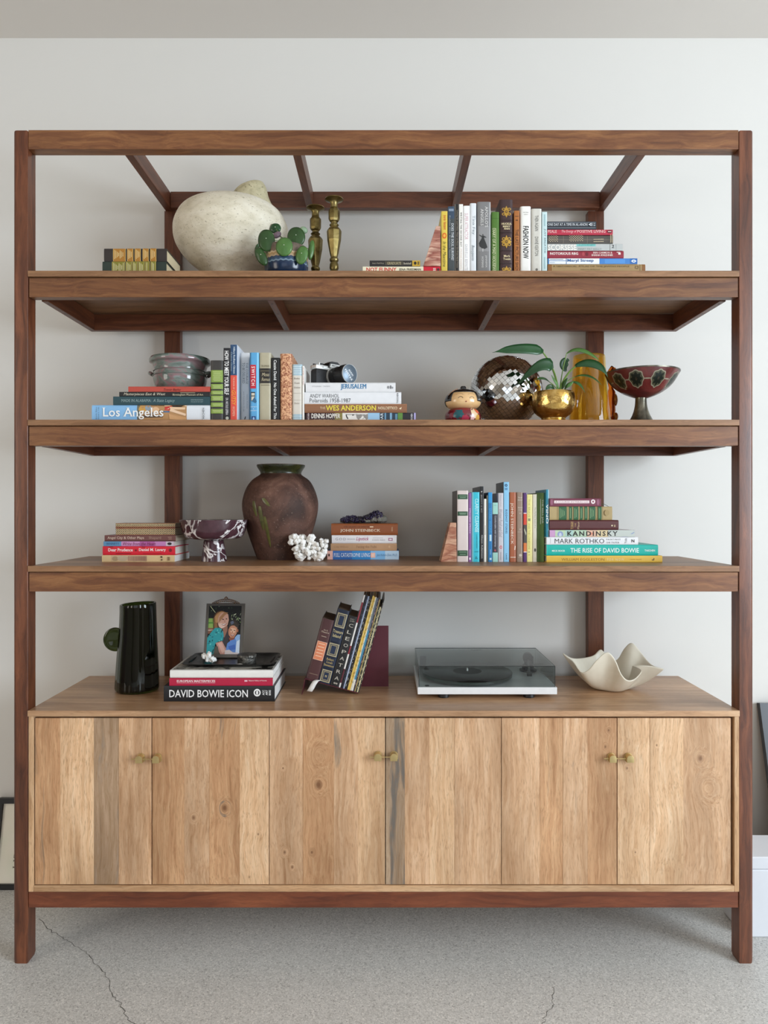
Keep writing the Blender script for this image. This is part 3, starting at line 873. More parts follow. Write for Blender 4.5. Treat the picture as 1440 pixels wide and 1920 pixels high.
stand(Z1, Y, 976, 995.7, 386.8, 'white book with heavy black capitals, on the top shelf', '#eeece6',
  [('T', 'new voices', 981, 397, 991, 399, '#7d7b78', 'h'), ('T', 'edited', 982, 401, 990, 403, '#a7a5a0', 'h'), ('T', 'FASHION NOW', 980.5, 424, 991.3, 485, '#161515', 'B')], .15, kind='h', group=G1, r=.004)
stand(Z1, Y, 996.6, 1015.7, 391.3, 'pale grey book with slim dark capitals, on the top shelf', '#cfccc2',
  [('R', 1013.4, 391.4, 1015.6, 520, '#e6e4dc'), ('T', 'THEN AGAIN', 1003, 404, 1009.5, 433, '#4e4c47', ''), ('T', 'DIANE KEATON', 1003, 444, 1009.5, 480, '#5b5853', ''), ('E', 1004, 503, 1008.5, 508, '#6a6760')], .15, kind='h', group=G1)
stand(Z1, Y, 1016.2, 1026, 397.3, 'slim pale aqua book, rightmost of the books standing on the top shelf', '#c6dcdd',
  [('T', 'JUST BREATHE', 1019.5, 429, 1023.5, 475, '#3c5f6c', 's'), ('R', 1020, 402, 1022.5, 424, '#9cbcc0'), ('R', 1020, 482, 1022.5, 504, '#9cbcc0')], .14, kind='p', group=G1)
# ---------------------------------------------------------------- top shelf, right stack
G2 = 'stack at the right of the top shelf'
Y = .034
z = lie(Z1, Y, 1027, 1210, 495, 'tan cloth book with brown ends, at the bottom of the top shelf stack', '#a3875a',
  [('R', 1027, 495.2, 1034.5, 520, '#8a5c2e'), ('R', 1204, 495.2, 1210, 520, '#8a5c2e'), ('R', 1199.6, 495.2, 1200.4, 520, '#7d6338'), ('R', 1035, 495.2, 1036, 520, '#b79b6c'),
   ('T', 'A HISTORICAL ATLAS OF THE JEWISH PEOPLE', 1036.5, 498, 1180, 501.9, '#6b5632', 's'), ('T', 'Edited by Eli Barnavi', 1089, 504.3, 1125, 507, '#7a653e', 's')] + frame(1191, 498.5, 1197, 503.6, .8, '#6b5632'), .21, group=G2, r=.003)
z = lie(z, Y, 1027, 1195, 484.2, 'white and bright blue book, second from the bottom of the top shelf stack', '#e9edf1',
  [('R', 1027, 484.3, 1029.5, 495.3, '#2f6fa8'), ('R', 1124, 484.3, 1195, 495.3, '#3f7fc6'), ('R', 1134, 486, 1172, 494, '#4f8fd2'), ('R', 1181, 484.3, 1195, 495.3, '#2565ae'), ('R', 1029.5, 488.5, 1062, 489.4, '#2f6fa8'), ('R', 1061.5, 484.3, 1062.4, 495.3, '#2f6fa8'),
   ('R', 1031, 486, 1056, 486.8, '#5a6a78'), ('R', 1031, 492.2, 1040, 493, '#8ea6bc'), ('T', 'Meryl Streep', 1064, 485.6, 1113, 492.6, '#2a5f9a', 'b'), ('E', 1184, 487, 1192, 492.6, '#e8eef5'), ('E', 1185.6, 488.2, 1190.4, 491.4, '#2565ae'), ('R', 1183, 489.4, 1193, 490.3, '#e8eef5')], .19, kind='p', group=G2)
z = lie(z, Y, 1026.4, 1169.5, 469.7, 'crimson book with white bold capitals in the top shelf stack', '#8f2135',
  [('T', 'NOTORIOUS RBG', 1031, 473, 1084, 477.8, '#f1e6df', 'Bs'), ('T', 'IRIN CARMON &', 1112, 472, 1148, 475.4, '#ecdcd4', 'bs'), ('T', 'SHANA KNIZHNIK', 1109, 476.6, 1149.5, 480.2, '#ecdcd4', 'bs'), ('E', 1091, 473, 1096, 480, '#a8404a'), ('E', 1098, 473, 1103, 480, '#6b1626'),
   ('R', 1156, 472.5, 1163, 473.8, '#e8d6cf'), ('R', 1159, 474.2, 1163.5, 477.6, '#f0e2da')], .155, group=G2)
z = lie(z, Y, 1026.6, 1167.5, 457, 'silver grey book with huge pale capitals in the top shelf stack', '#b9bcba',
  [('R', 1080, 457.5, 1117, 462, '#7fbfbb'), ('T', 'SCORSESE', 1027, 458.8, 1081, 469.2, '#eeeae2', 'B'), ('T', 'A JOURNEY', 1084, 458.2, 1116, 461.6, '#2b9c98', 'i'), ('T', 'MARY PAT KELLY', 1084, 465, 1128, 468.8, '#8e9a9a', ''),
   ('R', 1143.6, 457.5, 1144.3, 469.4, '#8b8f90'), ('T', '2', 1147, 459, 1151.5, 465, '#2b2c2e', 's'), ('R', 1155, 457.5, 1155.6, 469.4, '#a5a9a9')], .19, kind='p', group=G2)
diam = []
for cx, cw, y0, y1 in ((1037, 16, 441.5, 455), (1079, 24, 441.5, 455), (1120, 17, 449.5, 455)):
    x = cx - cw / 2
    k = 0
    while x < cx + cw / 2:
        y_ = y0
        while y_ < y1 - 1:
            if (k % 2) == 0: diam.append(('P', [(x, y_ + .9), (x + 1, y_), (x + 2, y_ + .9), (x + 1, y_ + 1.8)], '#cdbb9a'))
            y_ += 2.1; k += 1
        x += 2.1; k += 1
z = lie(z, Y, 1026.8, 1149.5, 440.3, 'dark grey clothbound book with a tan checkered pattern in the top shelf stack', '#514c47',
  [('R', 1026.9, 449, 1149, 449.6, '#857a6a'), ('R', 1056, 440.5, 1056.6, 456.5, '#857a6a'), ('R', 1101, 440.5, 1101.5, 456.5, '#857a6a')] + diam + [('R', 1143, 440.5, 1144, 456.5, '#c7b592'), ('R', 1146, 440.5, 1147, 456.5, '#b39f7c')], .145, group=G2, r=.004)
z = lie(z, Y, 1026.5, 1149, 430.2, 'thin red paperback, second from the top of the top shelf stack', '#b32640',
  [('T', 'PEALE', 1027, 431.4, 1044, 436.6, '#eec6c4', 's'), ('T', 'The Energy of', 1053, 431.2, 1081, 437.6, '#efb9bb', 'i'), ('T', 'POSITIVE LIVING', 1082, 431.4, 1135, 436.4, '#f2d3cf', 's'), ('E', 1138, 431.4, 1147.4, 437.4, '#5c1522'), ('R', 1140, 433.6, 1146, 435, '#e6c4bf')], .14, kind='p', group=G2)
z = lie(z, Y, 1026.3, 1118.3, 414.6, 'small navy book with a white triangle emblem, topmost of the top shelf stack', '#1f2630',
  [('R', 1026.4, 416.6, 1117, 417.3, '#8d959e'), ('R', 1026.4, 426.8, 1117, 427.5, '#8d959e'), ('T', 'ONE DAY AT A TIME IN AL-ANON', 1026.9, 418.6, 1101.5, 423.4, '#d9dce0', 's'),
   ('P', [(1103.5, 421), (1109, 417.9), (1109, 424.1)], '#eef0f2'), ('P', [(1105.6, 421), (1108.1, 419.5), (1108.1, 422.5)], '#1f2630'), ('R', 1111, 418.2, 1111.7, 424, '#d9dce0'), ('T', 'B-6', 1113, 418.6, 1116, 423.8, '#c9ced3', 'h')], .12, group=G2, r=.002)
# ---------------------------------------------------------------- second shelf, left stack
G3 = 'stack under the glazed casserole pot'
Y = .036
z = lie(Z2, Y, 172, 394, 759.2, 'thick sky blue and white book, at the bottom of the second shelf left stack', '#dfe4ea',
  [('R', 172.2, 759.4, 257, 792, '#86b9e4'), ('R', 257, 759.4, 350, 792, '#b58a5c'),
   ('R', 257, 759.4, 262, 792, '#6b6a5c'), ('E', 260, 761, 275, 773, '#c99a4a'), ('E', 272, 759.6, 284, 770, '#8c9aa6'), ('P', [(283, 760), (295, 760), (286, 776), (278, 780)], '#34302b'), ('E', 285, 763, 299, 775, '#dcb48c'),
   ('P', [(296, 760), (314, 760), (306, 774), (297, 770)], '#3c2c20'), ('P', [(308, 760), (319, 760), (317, 767), (309, 768)], '#e3bd98'), ('P', [(309, 763), (327, 760), (318, 770), (309, 769)], '#c5322f'),
   ('P', [(307, 771), (318, 771), (316, 792), (306, 792)], '#3f6da2'), ('P', [(318, 763), (348, 764), (347, 768), (320, 768)], '#e6c3a0'), ('P', [(320, 766), (349, 776), (348, 780), (318, 771)], '#e9c8a8'), ('P', [(317, 776), (350, 783), (349, 788), (318, 786)], '#cf9f6e'),
   ('P', [(322, 760), (344, 760), (340, 763), (324, 763)], '#2b2019'), ('P', [(266, 779), (306, 778), (304, 790), (268, 790)], '#5f4a38'), ('P', [(346, 760), (350, 760), (350, 792), (347, 792)], '#f0d9c2'),
   ('T', 'Los Angeles', 192.5, 764.5, 307, 786.5, '#f4f4f2', 'sb'), ('T', 'Kevin Starr', 180, 763, 182, 786, '#2b3a4a', 'h'), ('T', 'David L. Ulin', 184.5, 763, 186.5, 786, '#2b3a4a', 'h'), ('T', 'TASCHEN', 380, 765, 383.6, 789, '#3a3c40', 'bh')], .26, '#f2efe8', group=G3, r=.004)
z = lie(z, Y, 212, 394, 743.2, 'dark teal book with pale italic lettering, in the second shelf left stack', '#26474f',
  [('T', 'MADE IN ALABAMA:', 227.5, 748.5, 284, 753.6, '#8ea3a4', 's'), ('T', 'A State Legacy', 287, 748, 328, 755.6, '#93a6a6', 'i'), ('T', 'BIRMINGHAM', 358, 748.6, 381, 751, '#8ea3a4', 's'), ('T', 'MUSEUM OF ART', 358, 752.4, 381, 754.6, '#8ea3a4', 's')], .23, '#efebe2', group=G3, r=.0015)
z = lie(z, Y, 223.5, 394, 734.6, 'thin black book with pale script lettering, in the second shelf left stack', '#1c1d20',
  [('T', 'Masterpieces East & West', 232, 736.3, 310, 742.8, '#cfc8b4', 'i'), ('T', 'Birmingham Museum of Art', 324, 738.2, 381, 742.8, '#cfc5a6', 's'), ('R', 338, 736, 366, 737, '#a59c84')], .22, '#e5dfd0', group=G3, kind='p')
z = lie(z, Y, 240.5, 394, 724.5, 'coral red book on top of the second shelf left stack, under the pot', '#b6493c',
  [('T', 'Trevor Bayley', 307, 728.5, 339.5, 734, '#6b1f1a', 'bi')], .20, '#e5dfd0', group=G3, r=.0015)
zPOT = z
# ---------------------------------------------------------------- second shelf, standing books
G4 = 'books standing on the second shelf'
Y = .036
stand(Z2, Y, 394.6, 418.6, 675.6, 'charcoal cloth book with lime green label bands, leftmost standing on the second shelf', '#3a3836',
  sum([[('R', 395, a, 418, b, '#86a048')] + bars(399, 415, [a + 3 + i * 2.4 for i in range(int((b - a - 2) / 2.4))], '#c9d29a', .7) for a, b in ((694, 717), (720, 729.5), (732.5, 740), (742, 751.5), (755, 763), (767, 775.5))], []) + [('R', 395, 717.5, 418, 719, '#23231f')], .16, '#d8c9a4', group=G4, r=.004)
stand(Z2, Y, 419, 431.5, 652.4, 'black paperback with bold white capitals, on the second shelf', '#1b1b21',
  [('T', 'HOW TO MEET YOUR SELF', 420.8, 658, 429, 740, '#f3f2f0', 'B'), ('T', 'DR. NICOLE LEPERA', 423.2, 746, 428, 778, '#d6d5d8', 'b'), ('E', 423, 781, 429, 787, '#b9bcb0')], .17, kind='p', group=G4)
stand(Z2, Y, 431.8, 444.6, 646, 'book half navy and half coral, tallest standing on the second shelf', '#dfe5ee',
  [('R', 431.9, 646.2, 444.5, 703.7, '#23466b'), ('R', 431.9, 703.7, 444.5, 800, '#d9503f'), ('T', 'Hillary Rodham Clinton', 436.5, 650, 441, 701, '#d3dde6', 'bs'), ('T', 'Chelsea Clinton', 432.6, 660, 435.4, 696, '#a9bccb', 's'),
   ('T', 'THE BOOK OF', 437, 707, 440, 730, '#f0c8b0', ''), ('T', 'GUTSY', 434.6, 732, 442, 760, '#f2b13a', 'i'), ('T', 'WOMEN', 436, 762, 440.6, 780, '#f0c0a6', '')], .16, '#f4f1ea', group=G4, r=.0015)
stand(Z2, .088, 451.4, 467.6, 661.5, 'white book with grey serif capitals, set back on the second shelf', '#e8e7e6',
  [('T', 'THE COURAGE', 461, 680, 465, 720, '#7b8088', 's'), ('T', 'TO BE DISLIKED', 454.5, 680, 459, 719, '#6f747c', 's'), ('T', 'Ichiro Kishimi', 462.5, 740, 464.8, 766, '#a8abb0', ''), ('T', 'and Fumitake Koga', 456, 734, 458.4, 772, '#a2a5aa', ''), ('P', [(459.6, 781), (461.2, 781), (459.8, 786.5), (458, 786.5)], '#26272b')], .12, group=G4, r=.002)
stand(Z2, Y, 468, 485.6, 661, 'bright blue book with a red title patch, on the second shelf', '#5aa5d6',
  [('R', 468.1, 661.2, 470.5, 800, '#3d7fae'), ('R', 481.5, 661.2, 485, 800, '#7cc0e6'), ('R', 468.6, 684, 480, 728.5, '#c2273a'), ('T', 'SWITCH', 471.4, 687, 478, 723, '#f4e6e2', 'Bw'), ('R', 470.6, 735, 478.4, 752, '#1c2d38'), ('R', 471.4, 737, 477.6, 751, '#cfc9b8'), ('R', 471.4, 741, 477.6, 744, '#7f7f70'),
   ('P', [(477.8, 744), (481.4, 753), (479, 756), (472, 752)], '#38688a'), ('T', 'CHIP HEATH', 469.6, 762, 481.5, 763.8, '#e6f0f5', 'h'), ('T', '&', 474.6, 765.6, 476.6, 767.6, '#e6f0f5', 'h'), ('T', 'DAN HEATH', 469.8, 769, 481.3, 771, '#e6f0f5', 'h'), ('R', 472, 780.5, 479.5, 790, '#1f3d7a'), ('E', 474, 782, 477.6, 788, '#9fc2e6')], .15, '#f0ece2', group=G4, r=.005)
stand(Z2, Y, 486.3, 508, 661.3, 'khaki cream cloth book with a black title block, on the second shelf', '#b3ab92',
  [('R', 486.5, 690.5, 507.6, 718.5, '#262220'), ('T', 'TRUMAN', 489, 684.5, 505, 688.3, '#6e6850', 'hs'), ('T', 'Moss', 491, 699, 505, 705.5, '#cfc2a2', 'hi'), ('T', 'Remus', 490.5, 708, 506, 714.5, '#c4b797', 'hi'), ('R', 488, 695, 505, 696, '#7d725a'), ('R', 489, 721.6, 505.5, 722.6, '#6e6850')], .15, '#d9cfb2', group=G4, r=.004)
stand(Z2, Y, 509, 524.3, 670.6, 'black paperback with rounded white lettering, on the second shelf', '#191a1c',
  [('T', 'Cazzie David', 513.4, 675, 518.6, 712.5, '#f2f2f0', 'b'), ('T', 'No One Asked For This', 513.4, 718, 518.6, 785.5, '#f2f2f0', 'b')], .145, kind='p', group=G4)
MSC = mottled([(0.35, '#8a4e36'), (0.47, '#a5694c'), (0.53, '#dba67d'), (0.6, '#e3b48c')], 95, 3, 0.6, None, 0, dist=2.5)
stand(Z2, Y, 525, 547.6, 663, 'thick peach book covered in curly brown pattern, on the second shelf', '#d89f76', [], .16, '#e8d9c0', group=G4, r=.006, cmat=MSC)
stand(Z2, Y, 548, 566.6, 683.2, 'pale book with blue striped ends, on the second shelf', '#a9c2cd',
  [('R', 548.1, 704, 566.3, 776.6, '#d9d2c6')] + [('R', 548.1, y_, 566.3, y_ + .8, '#e2ecf0') for y_ in (687, 691, 695, 699)] + [('R', 548.1, y_, 566.3, y_ + .8, '#d4e2e6') for y_ in (780, 784)] +
  [('R', 548.1, 776.6, 566.3, 792, '#7d99a0')][:0] + [('T', 'Bodies', 551, 708, 562.5, 711.4, '#8d7f74', 'hi'), ('T', 'From', 552, 716.6, 561.5, 720, '#8d7f74', 'hi'), ('T', 'Kitchen', 551, 725, 563, 728.4, '#8d7f74', 'hi'), ('R', 550, 737, 564, 737.5, '#a89d92'), ('R', 550, 750, 564, 750.5, '#a89d92'), ('T', 'Reiss', 552, 754.5, 561.5, 757.8, '#9a8d82', 'hi')], .15, '#e9e3d6', group=G4, r=.005)
stand(Z2, Y, 566.9, 570.7, 686, 'very thin white booklet with pink lettering, rightmost standing on the second shelf', '#efece6',
  [('T', 'Goodnight Little Moon', 567.6, 689, 569.8, 722, '#b8433a', '')], .16, kind='p', group=G4)
# ---------------------------------------------------------------- second shelf, camera stack
G5 = 'stack under the film camera'
z = lie(Z2, Y, 573.2, 780, 773.7, 'dark maroon and multicoloured book, at the bottom of the camera stack', '#3a1e24',
  [('R', 628, 773.8, 642, 792, '#8b8047'), ('P', [(628, 792), (642, 774), (645, 774), (634, 792)], '#c9b460'), ('R', 642, 773.8, 692, 792, '#e4e0da'), ('E', 648, 762, 684, 792, '#2e2b2b'), ('E', 650, 762, 684, 790.4, '#e9e6e0'), ('E', 668, 768, 692, 790, '#8f8b86'),
   ('R', 690, 773.8, 712, 792, '#9cc3e2'), ('R', 712, 773.8, 746, 792, '#26384a'), ('R', 721, 773.8, 724, 792, '#6b95b4'), ('R', 731, 773.8, 735, 792, '#7ba5c2'), ('R', 741, 776, 745, 792, '#5f8aa2'), ('R', 746, 773.8, 755, 792, '#5f8a3f'), ('R', 755, 773.8, 776, 792, '#23222a'), ('R', 776, 773.8, 779.6, 792, '#a9a2cf'),
   ('T', 'DENNIS HOPPER', 584, 775.4, 638, 784.6, '#f2ece4', 'B'), ('T', 'PHOTOGRAPHS 1961-1967', 589, 786.6, 644, 790.4, '#efe5da', 'b'), ('T', 'DAR', 713.4, 774.5, 718.6, 792, '#e4eef5', 'h'), ('T', 'TASCHEN', 577, 775, 580, 790, '#e8d9d6', 'bh'), ('T', 'TASCHEN', 770, 776, 773.6, 792, '#e6e2e6', 'bh')], .24, '#efeae0', group=G5, r=.003)
z = lie(z, Y, 571.4, 763, 757.2, 'copper brown striped book with yellow capitals, second from the bottom of the camera stack', '#a07050',
  [('R', 571.6, y_, 762.6, y_ + .9, '#6b432e') for y_ in (759.6, 762.6, 765.6, 768.6, 771.4)] + [('T', 'THE', 600, 763, 610, 767, '#e3c9a2', 's'), ('T', 'WES ANDERSON', 611, 760, 705, 770, '#e6d44c', 'B'), ('T', 'COLLECTION', 709, 762.6, 745, 767.6, '#e6d2b0', 'Bm'), ('P', [(748, 766.5), (753, 763), (752, 768)], '#e6d2b0')], .22, '#e9dfce', group=G5, r=.002)
z = lie(z, Y, 571, 752.4, 735, 'white book with two lines of thin grey text, in the camera stack', '#e3e4e7',
  [('T', 'ANDY WARHOL', 581, 738.6, 636, 745.8, '#4b4e52', ''), ('T', 'Polaroids 1958-1987', 580.5, 747, 657.5, 754.6, '#4b4e52', ''), ('T', 'TASCHEN', 744, 737, 747, 756, '#4b4e52', 'bh')], .20, '#f1eee8', group=G5, r=.003)
z = lie(z, Y, 573, 741.6, 717, 'white book with tall blue capitals, topmost under the film camera', '#e2e2e4',
  [('T', 'JERUSALEM', 638.5, 719.8, 686.1, 731.6, '#4a83ad', ''), ('T', 'JERUSALEM', 638.9, 719.8, 686.5, 731.6, '#4a83ad', ''), ('T', 'JERUSALEM', 639.3, 719.8, 686.9, 731.6, '#4a83ad', ''), ('T', 'OTTOLENGHI', 585, 723.4, 602, 725.6, '#a5a6aa', ''), ('T', 'TAMIMI', 606, 723.4, 618.5, 725.6, '#a5a6aa', ''), ('E', 726, 723.5, 730, 729, '#8b8c90'), ('E', 731, 722.5, 734, 729.5, '#77787c'), ('E', 734.6, 725, 737.4, 729, '#96979b')], .19, '#f1eee8', group=G5, r=.003)
zJ = z
# ---------------------------------------------------------------- third shelf, left stack
G6 = 'stack under the inlaid box'
Y = .165
z = lie(Z3, Y, 191, 327.5, 1040.8, 'beige book with glossy white page edges, bottom of the third shelf left stack', '#d8bd8e',
  [('R', 208, 1041, 275, 1052.8, '#cbb08a'), ('E', 210, 1043, 222, 1052, '#a78f6e'), ('E', 220, 1041.5, 240, 1052, '#b9a78c')] + [('R', 240 + i * 2.6, 1042.5, 241.2 + i * 2.6, 1051.5, '#9b6e66') for i in range(14)] + [('E', 301, 1042.5, 305, 1046, '#4a3a2a'), ('E', 302, 1048, 305, 1051, '#4a3a2a'), ('R', 314.5, 1044, 318.5, 1051, '#8d7452')], .175, '#f3f0ec', group=G6, kind='p')
z = lie(z, Y, 192.4, 328.4, 1024.2, 'bright red book with white lettering, in the third shelf left stack', '#d81e34',
  [('T', 'Dear Prudence', 203, 1028, 249, 1034, '#f8e9e6', 'Bs'), ('T', 'Daniel M. Lavery', 260.5, 1028, 311, 1034.8, '#f8e9e6', 'Bs'), ('E', 253, 1030, 256.6, 1033.4, '#6b1420'), ('E', 316.5, 1028.4, 322.5, 1035, '#7c1522'), ('R', 217, 1037.4, 246, 1038.2, '#3b1018'), ('R', 268, 1037.6, 303, 1038.4, '#8d1524'), ('R', 205, 1025.2, 212, 1026, '#3b1018'), ('R', 266, 1025, 272, 1026.4, '#8d1524')], .16, '#efe9dd', group=G6, r=.002)
z = lie(z, Y, 194, 326.5, 1015, 'thin pink and lilac book with a light blue end, in the third shelf left stack', '#b05c9c',
  [('R', 194.2, 1015.2, 227.5, 1024, '#5f93b8'), ('R', 227.5, 1015.2, 262, 1024, '#c98fbe'), ('R', 290, 1015.2, 311, 1024, '#c07fb4'), ('R', 311, 1015.2, 326.3, 1024, '#c9b9c4'), ('T', 'BENNETT', 200, 1017.4, 223.5, 1021.4, '#39628c', 'sb'), ('T', 'Write from the Heart', 230.5, 1016.4, 292.5, 1022.6, '#7e2c4e', 'is'), ('E', 314, 1017, 322, 1022, '#241f26')], .15, '#e7e0d4', group=G6, kind='p')
z = lie(z, Y, 196, 329.5, 1003.4, 'dull brown paperback, topmost of the third shelf left stack under the inlaid box', '#6e4440',
  [('T', 'Angel City & Other Plays', 201.5, 1006, 270, 1012, '#cfb9a6', 'b'), ('T', 'Shepard', 279, 1006, 302, 1012, '#9c7f70', 'b'), ('R', 315, 1007, 322, 1007.8, '#b89a86'), ('R', 316, 1010, 322, 1010.8, '#b89a86'), ('R', 196.2, 1013.2, 329.2, 1014.6, '#583430')], .165, '#d9ccb4', group=G6, kind='p')
zBOX = z
# ---------------------------------------------------------------- third shelf, middle stack
G7 = 'stack under the amethyst cluster'
Y = .272
z = lie(Z3, Y, 613.5, 748, 1032.6, 'bright blue book with a pink end, at the bottom of the amethyst stack', '#2f68ae',
  [('R', 613.7, 1032.8, 624, 1049.6, '#eeb7a8'), ('R', 660, 1032.8, 695, 1049.6, '#2f86c6'), ('R', 695, 1032.8, 722, 1049.6, '#7fb4de'), ('R', 722, 1032.8, 747.7, 1049.6, '#b7cfe2'), ('E', 615.6, 1038, 618.4, 1043.5, '#3a2226'), ('T', 'FULL CATASTROPHE LIVING', 626, 1037, 693.5, 1044.2, '#eef3f7', 's'), ('R', 695, 1036.4, 703.6, 1045.6, '#efb9a6'), ('E', 697, 1038, 701.6, 1044, '#f2cdbb'), ('T', 'Jon Kabat-Zinn, Ph.D.', 706, 1038.4, 745, 1044, '#5f8db4', 'i')], .14, kind='p', group=G7)
z = lie(z, Y, 620, 744, 1019, 'tan paperback with faint lettering, in the amethyst stack', '#b88f6a',
  [('T', 'Chip Wilson', 626, 1023.4, 653, 1028, '#9b7450', 's'), ('T', 'Facing the Fade', 668, 1022.6, 706, 1029, '#8f6a4a', 's'), ('E', 728, 1023, 732, 1027.5, '#caa27c')], .13, kind='p', group=G7)
z = lie(z, Y, 622, 743.6, 1003.4, 'white book with a pink scripted word, in the amethyst stack', '#e6e2e2',
  [('T', 'GOD', 629, 1008.4, 648.6, 1013.2, '#8f8b90', 'sw'), ('T', 'WEARS', 651, 1009.8, 665.6, 1012, '#8f8b90', 'w'), ('T', 'Lipstick', 668, 1006.6, 691.6, 1015.4, '#b23a72', 'i'), ('T', 'KAREN BERG', 698, 1011.4, 722, 1013.6, '#8f8b90', 'sw'), ('R', 699, 1008.4, 718, 1009.1, '#b3b0b4')] + frame(728.6, 1008.6, 736, 1013.8, 1, '#a3527e'), .135, group=G7, r=.003)
z = lie(z, Y, 621, 746, 981.6, 'rust brown hardback with cream capitals, topmost under the amethyst cluster', '#8a4a22',
  [('T', 'THE GRAPES OF WRATH', 644, 986.8, 693, 989.2, '#4e240e', 's'), ('R', 693.5, 987, 700, 988.8, '#e6d2b4'), ('T', 'JOHN STEINBECK', 638, 992, 713, 998.4, '#ecdcc4', 's'), ('T', 'VIKING', 734, 988, 736.4, 996.5, '#dcc29a', 'h')], .14, '#c9b48e', group=G7, r=.003)
zAM = z
# ---------------------------------------------------------------- third shelf, standing books
G8 = 'books standing on the third shelf'
Y = .165
def s3(x0, x1, yt, label, cover, marks=(), **k): return stand(Z3, k.pop('Y', Y), x0, x1, yt, label, cover, marks, group=G8, **k)
s3(857.3, 878.2, 919.6, 'wide pale pink book with three green bands, leftmost standing on the third shelf', '#453835',
  [('R', 857.5, 919.8, 877.8, 1054, '#dccdc8')] + sum([[('R', 858, a, 877, b, '#2e4f38')] + bars(861, 874.5, [a + 3, b - 3], '#8fae92', .9) for a, b in ((927, 936), (959, 967), (1032, 1042.5))], []), depth=.17, r=.002)
s3(878.6, 884, 924, 'very thin purple book, on the third shelf', '#8a5a96', [('T', 'STILLNESS SPEAKS', 879.8, 953, 882.6, 1000, '#d6b9dc', 'b'), ('R', 879.8, 1045.5, 882.8, 1049.6, '#efe6f0'), ('R', 880.6, 1030, 881.6, 1042, '#c9a9d0')], kind='p', depth=.13)
s3(884.5, 899.6, 922.8, 'turquoise book with white capitals, on the third shelf', '#35bdd0',
  [('R', 884.6, 923, 887.5, 1054, '#8fd6e0'), ('T', 'CLARITY CLEANSE', 890.5, 935, 897, 998, '#c6f0f3', 'b'), ('T', 'HABIB SADEGHI', 893, 1002, 895, 1028, '#1f6f80', ''), ('T', 'GOOP', 890, 1033.5, 897, 1035.4, '#1f5f70', 'bh'), ('P', [(893, 1043), (895.6, 1048), (891, 1048)], '#1f5f70'), ('P', [(893.2, 1044.8), (894.4, 1047.2), (892, 1047.2)], '#35bdd0')], depth=.13, r=.003)
s3(900, 907.2, 912, 'tall black book right of the turquoise one, on the third shelf', '#1c1c1f',
  [('P', [(902, 922), (903.8, 920.4), (904.2, 921.4), (902.6, 923.4)], '#e9e8e6'), ('T', 'BREVITY IS WIT', 901.6, 928, 904, 961, '#b9b8b6', 'w'), ('T', 'Glenn Adamson', 902.6, 1003, 905.2, 1047, '#c7c6c2', 'b')], kind='p', depth=.20)
s3(907.6, 912, 935.3, 'very thin white booklet, on the third shelf', '#eeebe2', [('R', 909.4, 985, 910.2, 1003, '#a8a59c')], kind='p', depth=.13)
s3(912.3, 915.2, 928.8, 'very thin olive grey booklet, on the third shelf', '#5c5d50', [], kind='p', depth=.13)
s3(915.5, 923.2, 923.2, 'narrow royal blue book with a low white square, on the third shelf', '#1e78b4',
  [('R', 915.7, 923.4, 922.9, 943, '#2b93cf'), ('T', 'SACRED WOUND', 917, 953, 921, 1000, '#4fa3cf', 'b'), ('R', 917.8, 1002.6, 921.4, 1014.6, '#b7dbe8'), ('R', 918, 1046, 921.6, 1050, '#c6e2ee'), ('R', 919, 1030, 920, 1040, '#8ec2dc')], kind='p', depth=.14)
s3(923.6, 933.8, 942.3, 'charcoal book with mint green ends, shortest standing on the third shelf', '#3c3b44',
  [('R', 923.7, 942.4, 933.5, 964, '#9fd0c4'), ('R', 923.7, 1036, 933.5, 1054, '#9fd0c4'), ('R', 926, 947, 931, 948, '#7fb4aa'), ('T', 'Comfortable with Uncertainty', 926.6, 967, 930.4, 1025.5, '#c6c6cc', 'b'), ('E', 926.6, 1030, 930, 1034, '#b0525e')], kind='p', depth=.12)
s3(934.2, 944, 924.3, 'pale lilac grey book with thin script, on the third shelf', '#c9c6cc',
  [('T', 'Women Food and God', 935.6, 955, 942, 1007, '#86828c', 'i'), ('T', 'Geneen Roth', 938, 928, 940, 950, '#a8a4ac', ''), ('E', 937, 1023, 941.4, 1029, '#d0485e'), ('E', 938, 1024.5, 940.4, 1027.6, '#c9c6cc'), ('R', 938.6, 1035, 939.6, 1050, '#a09ca6')], depth=.13, r=.002)
s3(944.4, 954.6, 903.6, 'sky blue book with navy capitals, tallest on the third shelf', '#23252b',
  [('R', 944.4, 903.7, 954.4, 1054, '#8cc6e8'), ('E', 946.5, 907.4, 951.5, 912.6, '#1f3d63'), ('E', 948, 909, 950, 911, '#8cc6e8'), ('R', 946.5, 914.6, 951.6, 919, '#5d92b8'), ('T', 'BUDDHIST STORIES', 947.6, 955.5, 951.4, 1000, '#26416b', 'Bw'), ('T', 'Lenz', 948.6, 1038, 951.2, 1049, '#26416b', 'Bw')], kind='p', depth=.16)
s3(955, 968, 923, 'brick orange hardback with long cream title, on the third shelf', '#a9603f',
  [('T', 'JOHN STEINBECK', 956.6, 942.8, 962.6, 1020.6, '#eadccb', 's'), ('R', 957, 1044.2, 967, 1045.4, '#eadccb'), ('P', [(965.2, 1023.5), (966.8, 1023.5), (966, 1031), (964.4, 1031)], '#eadccb')], depth=.13, r=.0035)
